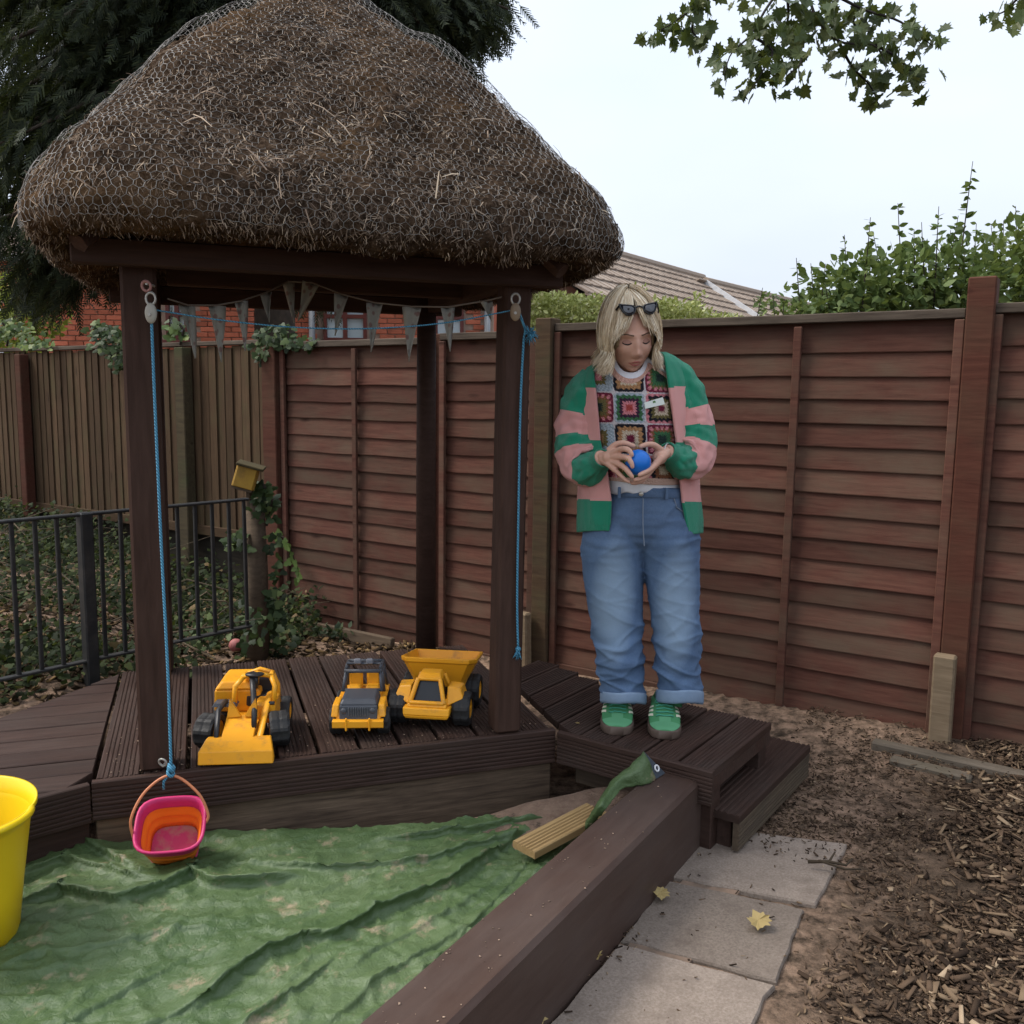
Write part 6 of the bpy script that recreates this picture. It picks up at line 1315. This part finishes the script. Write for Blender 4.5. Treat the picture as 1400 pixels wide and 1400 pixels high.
def sleeve(pts, bands, sgn):
    """pts: (px,py,dy,r); loose knitted sleeve, stripes by length"""
    P_ = np.array([tuple(Wp(p_[0], p_[1], p_[2])) + (p_[3],) for p_ in pts]); C_ = crom(P_, 120); nj = 56; ln = np.r_[0, np.cumsum(np.linalg.norm(np.diff(C_[:, :3], axis=0), axis=1))]; ln /= ln[-1]
    rings = []; a = Vector((0, -1, 0))
    for i in range(120):
        p_ = Vector(C_[i][:3]); t_ = (Vector(C_[min(i + 1, 119)][:3]) - Vector(C_[max(i - 1, 0)][:3])).normalized(); a = (a - t_ * a.dot(t_)).normalized(); b2 = t_.cross(a); r_ = C_[i][3]; row = []
        cuff = sstep(.90, .95, ln[i]); r_ = r_ * (1 - cuff) + .037 * cuff
        for j in range(nj):
            th = 2 * math.pi * j / nj; d = a * math.cos(th) * .92 + b2 * math.sin(th)
            wob = (.009 * noise.noise(Vector((math.cos(th) * 1.8 + ln[i] * 2, math.sin(th) * 1.8, ln[i] * 7 + sgn))) + .010 * noise.noise(Vector((math.cos(th) * 3, math.sin(th) * 3, ln[i] * 16 + sgn * 3)))) * (1 - cuff) * min(1, ln[i] * 6)
            rib = .0018 * math.cos(th * 26) * cuff
            row.append(p_ + d * (r_ + wob + rib))
        rings.append(row)
    def mf(i, j):
        th = j / nj * 2 * math.pi; l_ = ln[i] + .006 * math.sin(th * 2) + .010 * noise.noise(Vector((math.cos(th) * 2, math.sin(th) * 2, sgn)))
        for lim, mi in bands:
            if l_ < lim: return mi
        return bands[-1][1]
    me = MB().loft(rings, cap=False, matf=mf).mesh('sleeve', [M_GRN, M_PNK], True); uvgrid(me, 120, nj, 4.0, 6.0); return me
card = link('cardigan', None, person)
SLL = [(810, 510, .0, .052), (797, 540, .005, .076), (789, 582, .0, .083), (791, 620, -.035, .085), (802, 638, -.085, .073), (813, 631, -.135, .05), (822, 623, -.172, .036)]
SLR = [(904, 496, .0, .05), (926, 522, .005, .070), (940, 572, .0, .082), (944, 608, -.035, .084), (936, 626, -.085, .071), (921, 621, -.135, .05), (909, 612, -.168, .036)]
B_ = [(.30, 0), (.49, 1), (.60, 0), (.79, 1), (2, 0)]
for pts_, sg_ in ((SLL, 1.7), (SLR, 8.3)):
    o = link('sleeve', sleeve(pts_, B_ if sg_ < 2 else [(.32, 0), (.47, 1), (.60, 0), (.80, 1), (2, 0)], sg_), card); o.modifiers.new('thickness', 'SOLIDIFY').thickness = .005
rowsC = np.array([(487, 826, 905, 829, 899, .075), (492, 812, 917, 815, 903, .09), (500, 797, 928, 806, 905, .105), (520, 788, 940, 808, 909, .125), (560, 787, 946, 813, 917, .14), (600, 789, 950, 817, 923, .145), (640, 790, 954, 828, 928, .15), (680, 789, 958, 835, 933, .155), (705, 789, 960, 835, 938, .158), (724, 791, 960, 834, 941, .156)], float)
RC = np.stack([np.interp(np.linspace(487, 724, 130), rowsC[:, 0], rowsC[:, k]) for k in range(6)], 1); nj = 130; grd = []
for i, (y, xl, xr, ol, orr, bdp) in enumerate(RC):
    cx = (xl + xr) / 2; a = (xr - xl) / 2; t0 = math.asin(max(-.99, min(.99, (ol - cx) / a))); t1 = math.asin(max(-.99, min(.99, (orr - cx) / a))); row = []
    for j in range(nj):
        u_ = j / (nj - 1); th = t1 + u_ * (2 * math.pi - (t1 - t0)); th2 = th           # from right front edge round the back to left front edge
        x = cx + a * math.sin(th); dy = -bdp * math.cos(th)
        yy = y - 11 * sstep(.1, .7, math.sin(th)) * (1 - sstep(490, 545, y)) + (1.5 * math.sin(th * 3) if y > 715 else 0) + (14 * max(0, -math.cos(th)) if y < 500 else 0) * 0
        w_ = .006 * noise.noise(Vector((th * 3.2, y * .012, 2))) * sstep(520, 640, y) + .004 * noise.noise(Vector((th * 8, y * .02, 5)))
        if y > 708: w_ += .0012 * math.cos(th * 90)
        row.append(Wp(x, yy, dy) + Vector((math.sin(th), -math.cos(th), 0)) * w_)
    grd.append(row)
def mfc(i, j):
    y = RC[i][0] + 3 * noise.noise(Vector((j * .05, 0, 0))); return 0 if y < 526 else 1 if y < 598 else 0 if y < 640 else 1 if y < 680 else 0
me = MB().grid(grd, mfc).mesh('front_and_back', [M_GRN, M_PNK], True); uvgrid(me, 130, nj, 5.0, 6.0); o = link('front_and_back', me, card); o.modifiers.new('thickness', 'SOLIDIFY').thickness = .008; o.modifiers['thickness'].offset = 1
# --- crocheted vest and white t-shirt
def torso(y):     # centre x, half width px, depth
    return np.interp(y, [490, 520, 560, 610, 660, 680], [858, 860, 864, 869, 876, 879]), np.interp(y, [490, 505, 520, 560, 610, 660, 680], [48, 58, 62, 63, 62, 59, 58]), np.interp(y, [490, 520, 560, 600, 640, 680], [.075, .105, .135, .14, .135, .13])
def shell(name, top, bot, grow, ni, nj, mats, parent, colf=None, amax=92):
    grd = []; info = []
    for i in range(ni):
        row = []
        for j in range(nj):
            th = R(-amax + 2 * amax * j / (nj - 1)); cx0, a0, b0_ = torso(560); xg = cx0 + a0 * math.sin(th); yt, yb = top(xg - 4), bot(xg); y = yt + (yb - yt) * i / (ni - 1); cx, a, bb2 = torso(y); x = cx + (a + grow * 390) * math.sin(th); w_ = .004 * noise.noise(Vector((th * 4, y * .03, grow * 90)))
            row.append(Wp(x, y, -(bb2 + grow) * math.cos(th) - w_)); info.append((x, y))
        grd.append(row)
    me = MB().grid(grd).mesh(name, mats, True)
    if colf:
        ca = me.color_attributes.new('Col', 'FLOAT_COLOR', 'POINT'); ca.data.foreach_set('color', np.array([(*colf(x, y), 1) for x, y in info], np.float32).ravel())
    o = link(name, me, parent); o.modifiers.new('thickness', 'SOLIDIFY').thickness = .003; return o
neckl = lambda x: 514 - 22 * min(1, (abs(x - 858) / 30)) ** 2.2 + .75 * max(0, abs(x - 858) - 33)
GR = dict(lb=(.36, .42, .46), ol=(.16, .13, .05), pk=(.62, .22, .24), bl=(.016, .015, .02), tn=(.42, .22, .1), mr=(.17, .02, .045), gn=(.05, .14, .06), pu=(.045, .018, .04), rd=(.38, .06, .05), cr=(.62, .5, .36), dk=(.02, .035, .03), br=(.25, .1, .05))
SQ = {(0, 0): 'lb lb ol pk', (1, 0): 'bl tn cr pk', (2, 0): 'mr* ol gn dk', (0, 1): 'mr* br ol dk', (1, 1): 'lb gn pu pk rd', (2, 1): 'pk bl ol cr mr', (0, 2): 'lb lb ol tn', (1, 2): 'bl tn cr mr', (2, 2): 'mr* br gn dk', (0, 3): 'pk mr ol gn', (1, 3): 'pk ol gn pk', (2, 3): 'pk bl br cr'}
def granny(x, y):
    x = x + (y - 560) * -.06; k = int(np.digitize(x, [836, 879])); r_ = int(np.digitize(y, [533, 575, 617])); x0 = [794, 836, 879][k]; y0 = [491, 533, 575, 617][r_]
    dx, dy = (x - x0 - 21.3) / 21.3, (y - y0 - 21) / 21; an = math.atan2(dy, dx); dd = (abs(dx) ** 9 + abs(dy) ** 9) ** (1 / 9)
    nb2 = .5 + .5 * math.cos(an * 16)
    names = SQ[(k, r_)].split(); nn = len(names); star = any(c.endswith('*') for c in names[:1]); names = [c.strip('*') for c in names]
    if neckl(x) > y - 7: return tuple(v_ * (1 if (int(x * .9) + int(y * .9)) % 2 else .6) for v_ in (.62, .36, .28))
    if y > 649: return (.5, .33, .26)
    if dd > .965: return (.46, .42, .42)
    lv = min(nn - 1, max(0, (1.02 - dd + .10 * (nb2 - .5)) * nn / 1.0)); li = int(lv); c = GR[names[li]]
    if star and .62 < dd < .84 and nb2 > .45: c = GR['pk']
    sh = .75 + .25 * math.cos(an * 24) * math.cos(dd * 28); return tuple(v_ * sh for v_ in c)
m, n, b = newmat('crochet'); at_ = N(n, 'ShaderNodeAttribute', attribute_name='Col'); n.links.new(at_.outputs['Color'], b.inputs['Base Color']); b.inputs['Roughness'].default_value = .9; b.inputs['Specular IOR Level'].default_value = .15
vo = N(n, 'ShaderNodeTexVoronoi', Scale=190.0); n.links.new(coords(n, rnd=False), vo.inputs['Vector']); bump(n, b, vo.outputs['Distance'], .7, .004)
vest = shell('crochet_vest', neckl, lambda x: 655 + 3 * math.sin(x * .03), .0, 180, 170, m, person, granny)
M_TEE = plain('white_tee', (.74, .74, .76), .85, (.6, .6, .62), 10, .3, bscale=60)
shell('t_shirt', lambda x: neckl(x) - 8, lambda x: 670 - .02 * (x - 870) + 1.5 * math.sin(x * .2), -.006, 60, 60, M_TEE, person, None, 100)
bp = [Wp(877, 546, -.142), Wp(902, 538, -.135), Wp(905, 547.5, -.137), Wp(878.5, 554.5, -.144)]; fw = Vector((.05, -1, .05)) * .004
q = MB(); q.loft([[p_ for p_ in bp], [p_ + fw for p_ in bp]]); bg_ = q.build('name_badge', plain('badge', (.7, .73, .68), .3, (.62, .66, .6), 3), vest)
gl = [bp[0].lerp(bp[1], u_).lerp(bp[3].lerp(bp[2], u_), v_) + fw * 1.25 for u_, v_ in ((.44, .15), (.56, .15), (.58, .45), (.42, .45))]; q = MB(); q.add(gl, [(0, 3, 2, 1)]); q.build('badge_mark', plain('badge_green', (.1, .2, .06), .5), bg_)
# --- jeans
jb = MB()
def ering(y, xl, xr, d, nn=36, dy=0.0): cx, a = (xl + xr) / 2, (xr - xl) / 2; return [Wp(cx + a * math.sin(2 * math.pi * j / nn), y, dy - d * math.cos(2 * math.pi * j / nn)) for j in range(nn)]
def lofty(rows_, nsub=5):
    A = np.array(rows_, float); C_ = crom(A, len(A) * nsub); jb.loft([ering(*r_) for r_ in C_])
lofty([(662, 829, 944, .118), (690, 813, 952, .132), (715, 800, 956, .138), (735, 800, 956, .118), (748, 812, 946, .08)])
lofty([(690, 822, 890, .10), (715, 802, 890, .128), (740, 796, 887, .132), (780, 799, 882, .112), (850, 812, 882, .098), (900, 821, 884, .094), (955, 831, 886, .092)])
lofty([(690, 870, 945, .10), (715, 868, 955, .128), (740, 873, 958, .132), (780, 883, 958, .112), (850, 896, 960, .098), (900, 902, 961, .094), (950, 908, 963, .092)])
jm = remeshed(jb, .0048, 6)
nV = len(jm.vertices); co = np.zeros(nV * 3, np.float32); jm.vertices.foreach_get('co', co); co = co.reshape(-1, 3); nr = np.zeros(nV * 3, np.float32); jm.vertices.foreach_get('normal', nr); nr = nr.reshape(-1, 3)
zc_ = Wp(880, 745).z; zk = Wp(880, 860).z; zb_ = Wp(880, 955).z
for k in range(nV):
    x, y, z = map(float, co[k]); lowf = sstep(zk + .12, zk - .05, z); hip = sstep(zc_ - .08, zc_ + .05, z)
    w_ = .006 * noise.noise(Vector((x * 8 + z * 9, y * 4, z * 11))) * (.15 + lowf) + .005 * noise.noise(Vector((x * 11 - z * 16, y * 9, z * 22))) * (.12 + lowf) + .004 * noise.noise(Vector((x * 6, y * 6, z * 45))) * hip
    w_ += .006 * max(0, 1 - abs(noise.noise(Vector((x * 7 + z * 12, y * 5, z * 10)))) * 5) * (.25 + lowf)
    rg_ = 1 - abs(noise.noise(Vector((x * 4.5 + z * 5.5, y * 3.5, z * 6.5 + 11)))) * 3.2; w_ += .0075 * max(0, rg_) ** 2 * (.3 + .9 * lowf)
    rg2 = 1 - abs(noise.noise(Vector((x * 8 - z * 11, y * 6, z * 9 + 3)))) * 3.5; w_ += .006 * max(0, rg2) ** 2 * (.3 + .7 * lowf + .5 * hip)
    co[k] += nr[k] * w_
jm.vertices.foreach_set('co', co.ravel()); jm.update(); jm.materials.clear()
m, n, b = newmat('denim'); v = coords(n, rnd=False); c = ramp(n, noisef(n, v, 6, 5, .6), [(.3, (.052, .10, .19)), (.7, (.10, .175, .3))])
sepx = N(n, 'ShaderNodeSeparateXYZ'); n.links.new(v, sepx.inputs[0])
def blob(cx, cz, rx, rz):
    dx = mth(n, 'DIVIDE', mth(n, 'SUBTRACT', sepx.outputs[0], cx), rx); dz = mth(n, 'DIVIDE', mth(n, 'SUBTRACT', sepx.outputs[2], cz), rz); return mth(n, 'MAXIMUM', mth(n, 'SUBTRACT', 1.0, mth(n, 'ADD', mth(n, 'MULTIPLY', dx, dx), mth(n, 'MULTIPLY', dz, dz))), 0.0)
p1, p2_ = Wp(838, 810), Wp(922, 815); fade = mth(n, 'ADD', blob(p1.x, p1.z, .085, .26), blob(p2_.x, p2_.z, .085, .26)); fade = mth(n, 'MULTIPLY', fade, mth(n, 'ADD', .45, noisef(n, v, 7, 5)))
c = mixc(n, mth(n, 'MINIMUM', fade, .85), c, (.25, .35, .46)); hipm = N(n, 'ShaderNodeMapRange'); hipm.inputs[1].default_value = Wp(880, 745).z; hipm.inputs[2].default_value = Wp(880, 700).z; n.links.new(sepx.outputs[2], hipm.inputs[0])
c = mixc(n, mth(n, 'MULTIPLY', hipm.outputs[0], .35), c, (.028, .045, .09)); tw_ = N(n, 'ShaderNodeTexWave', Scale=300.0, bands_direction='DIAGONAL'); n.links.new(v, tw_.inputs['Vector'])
c = mixc(n, mth(n, 'MULTIPLY', noisef(n, v, 160, 2), .22), c, (.3, .36, .44)); n.links.new(c, b.inputs['Base Color']); b.inputs['Roughness'].default_value = .85; b.inputs['Specular IOR Level'].default_value = .2; bump(n, b, noisef(n, v, 120, 4, .7), .35, .003); M_DENIM = m
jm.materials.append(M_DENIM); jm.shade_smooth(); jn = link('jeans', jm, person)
M_CUFF = plain('denim_inside', (.19, .27, .38), .9, (.24, .32, .43), 20, .3)
for (y0, y1, xl, xr) in ((944, 958, 829, 888), (939, 956, 905, 966)):
    cf_ = []
    for y, g_ in ((y0, 0), (y0 - 1, 1.6), (y0 + 2, 2.6), (y1 - 3, 2.6), (y1, 1.5), (y1, -3)): cf_.append([p_ + Vector((0, 0, .002 * math.sin(j * .5))) for j, p_ in enumerate(ering(y + 0, xl - g_, xr + g_, .101 + g_ / 390))])
    MB().loft(cf_, cap=False).build('cuff', M_CUFF, jn, True)
wb = [ering(y, xl, xr, d) for y, xl, xr, d in ((676, 824, 947, .131), (675, 822, 949, .134), (664, 826, 946, .127), (663, 828, 944, .122))]; MB().loft(wb, cap=False).build('waistband', M_DENIM, jn, True)
MB().ball(Wp(876, 671, -.138), .0085, 14, 8, (1, .6, 1)).build('button', plain('button', (.55, .52, .45), .3, metal=.5), jn, True)
st_m = plain('stitching', (.2, .24, .3), .9)
MB().tube([Wp(879, 677, -.139), Wp(879, 700, -.149), Wp(880, 722, -.154), Wp(882, 742, -.15)], .0022, 5).build('fly_seam', st_m, jn)
MB().tube([Wp(921, 676, -.112), Wp(925, 688, -.112), Wp(934, 694, -.10), Wp(944, 695, -.085)], .002, 5).build('pocket_seam', st_m, jn)
for x, dd_ in ((846, -.118), (911, -.12)): MB().box(tuple(Wp(x, 670, dd_ - .012)), (.011, .008, .04), None, .002).build('belt_loop', M_DENIM, jn)
# --- trainers
M_SUEDE = plain('green_suede', (.045, .19, .075), .8, (.065, .24, .10), 10, .25, bscale=60); M_SUED2 = plain('green_suede_light', (.10, .30, .15), .8, (.085, .27, .13), 10, .25); M_SOLE = plain('gum_sole', (.12, .085, .065), .6, (.095, .065, .05), 9); M_CREAM = plain('cream_stripe', (.68, .66, .5), .6); M_LACE = plain('lace', (.05, .26, .17), .8, (.07, .32, .21), 20)
def shoe(toe, heel, ank):
    tv_, hv = Vector(toe), Vector(heel); d = (tv_ - hv); L_ = d.length; d.normalize(); sx = Vector((-d.y, d.x, 0)) * -1; o_ = hv.copy(); o_.z = 0
    so_ = link('shoe', None, person, loc=tuple(o_)); 
    #        t,   half width, height of upper, sole
    WS = 1.22; S_ = [(-.01, .022, .045), (.04, .032, .075), (.15, .035, .085), (.32, .037, .085), (.45, .040, .082), (.58, .0435, .074), (.72, .046, .060), (.86, .043, .043), (.95, .033, .036), (1.0, .016, .028)]
    C_ = crom(S_, 44); C_[:, 1] *= WS; C_[:, 2] *= 1.12
    def sect(t_, hw, h): 
        o2 = []
        for j in range(24):
            th = 2 * math.pi * j / 24; cx, cz = math.sin(th), -math.cos(th); z = .022 + (h - .022) * (cz * .5 + .5) ** (.8); wd_ = hw * (abs(cx) ** .75) * (1 if cx >= 0 else -1) * (1.0 if cz < .2 else 1 - .32 * (cz - .2)); o2.append(d * (t_ * L_) + sx * wd_ + Vector((0, 0, z)))
        return o2
    MB().loft([sect(*r_) for r_ in C_]).build('upper', M_SUEDE, so_, True)
    sr = [[d * (t_ * L_ + (.006 if t_ > .9 else -.004 if t_ < 0 else 0)) + sx * (hw + .004) * k + Vector((0, 0, z)) for k, z in ((-1, .004), (-.9, 0), (.9, 0), (1, .004), (1.0, .027), (.96, .030), (-.96, .030), (-1.0, .027))] for t_, hw, h in C_]
    MB().loft(sr).build('sole', M_SOLE, so_, True)
    def surf(t_, th, off=.0015):
        hw, h = np.interp(t_, C_[:, 0], C_[:, 1]), np.interp(t_, C_[:, 0], C_[:, 2]); cx, cz = math.sin(th), -math.cos(th); z = .022 + (h - .022) * (cz * .5 + .5) ** .8; wd_ = hw * abs(cx) ** .75 * (1 if cx >= 0 else -1) * (1.0 if cz < .2 else 1 - .32 * (cz - .2)); nrm_ = (sx * cx + Vector((0, 0, cz))); return d * (t_ * L_) + sx * wd_ + Vector((0, 0, z)) + nrm_.normalized() * off
    toe_ = [[surf(t_, R(a), .0012) for a in np.linspace(95, 265, 16)] for t_ in np.linspace(.85, .995, 10)]; MB().grid(toe_).build('toe_cap', M_SUED2, so_, True)
    tn = [[surf(t_, R(a), .0016) for a in np.linspace(158, 202, 9)] for t_ in np.linspace(.78, .87, 6)]; MB().grid(tn).build('tongue_guard', M_SUED2, so_, True)
    for sd_2 in (-1, 1):
        for k in range(3):
            t0 = .46 + .085 * k; g_ = [[surf(t0 + .045 * e + .075 * u_, R(180 + sd_2 * (105 - 55 * u_)), .002) for e in (0, 1)] for u_ in np.linspace(0, 1, 8)]; MB().grid(g_).build('stripe', M_CREAM, so_, True)
    for k in range(6):
        t0 = .47 + .06 * k; MB().tube([surf(t0 + random.uniform(-.01, .01), R(180 + a), .004) for a in np.linspace(-34, 34, 9)], .0028, 6).build('lace', M_LACE, so_, True)
    for sg_ in (-1, 1): MB().tube([surf(.40, R(180), .006), surf(.44, R(180 + sg_ * 20), .014), surf(.52, R(180 + sg_ * 38), .006), surf(.46, R(180 + sg_ * 30), .004), surf(.41, R(182), .006)], .0026, 6).build('lace', M_LACE, so_, True)
    an_ = Vector(ank) - o_; MB().tube([surf(.2, R(180), -.03), surf(.26, R(180), -.005).lerp(an_, .5), an_], [.044, .046, .05], 16).build('ankle_collar', M_SUEDE, so_, True)
tl, tr_ = pz(851, 1001, DZ) - R0, pz(917, 1005, DZ) - R0
shoe((tl.x, tl.y, 0), (tl.x + .03, tl.y + .27, 0), Wp(860, 946, .01)); shoe((tr_.x, tr_.y, 0), (tr_.x + .03, tr_.y + .27, 0), Wp(935, 943, .01))
for c_, nn in ((Wp(855, 624, -.279), 1), (Wp(852, 637, -.268), 1)): torus(c_, (.7, .1, -.5), .0095, .0018, 16, 6).build('ring', plain('gold', (.6, .45, .2), .25, metal=.9), bo_, True)
torus(Wp(912, 613.5, -.163), (.7, -.5, .1), .031, .0022, 24, 6).build('bracelet', plain('silver', (.6, .6, .6), .3, metal=.9), bo_, True)
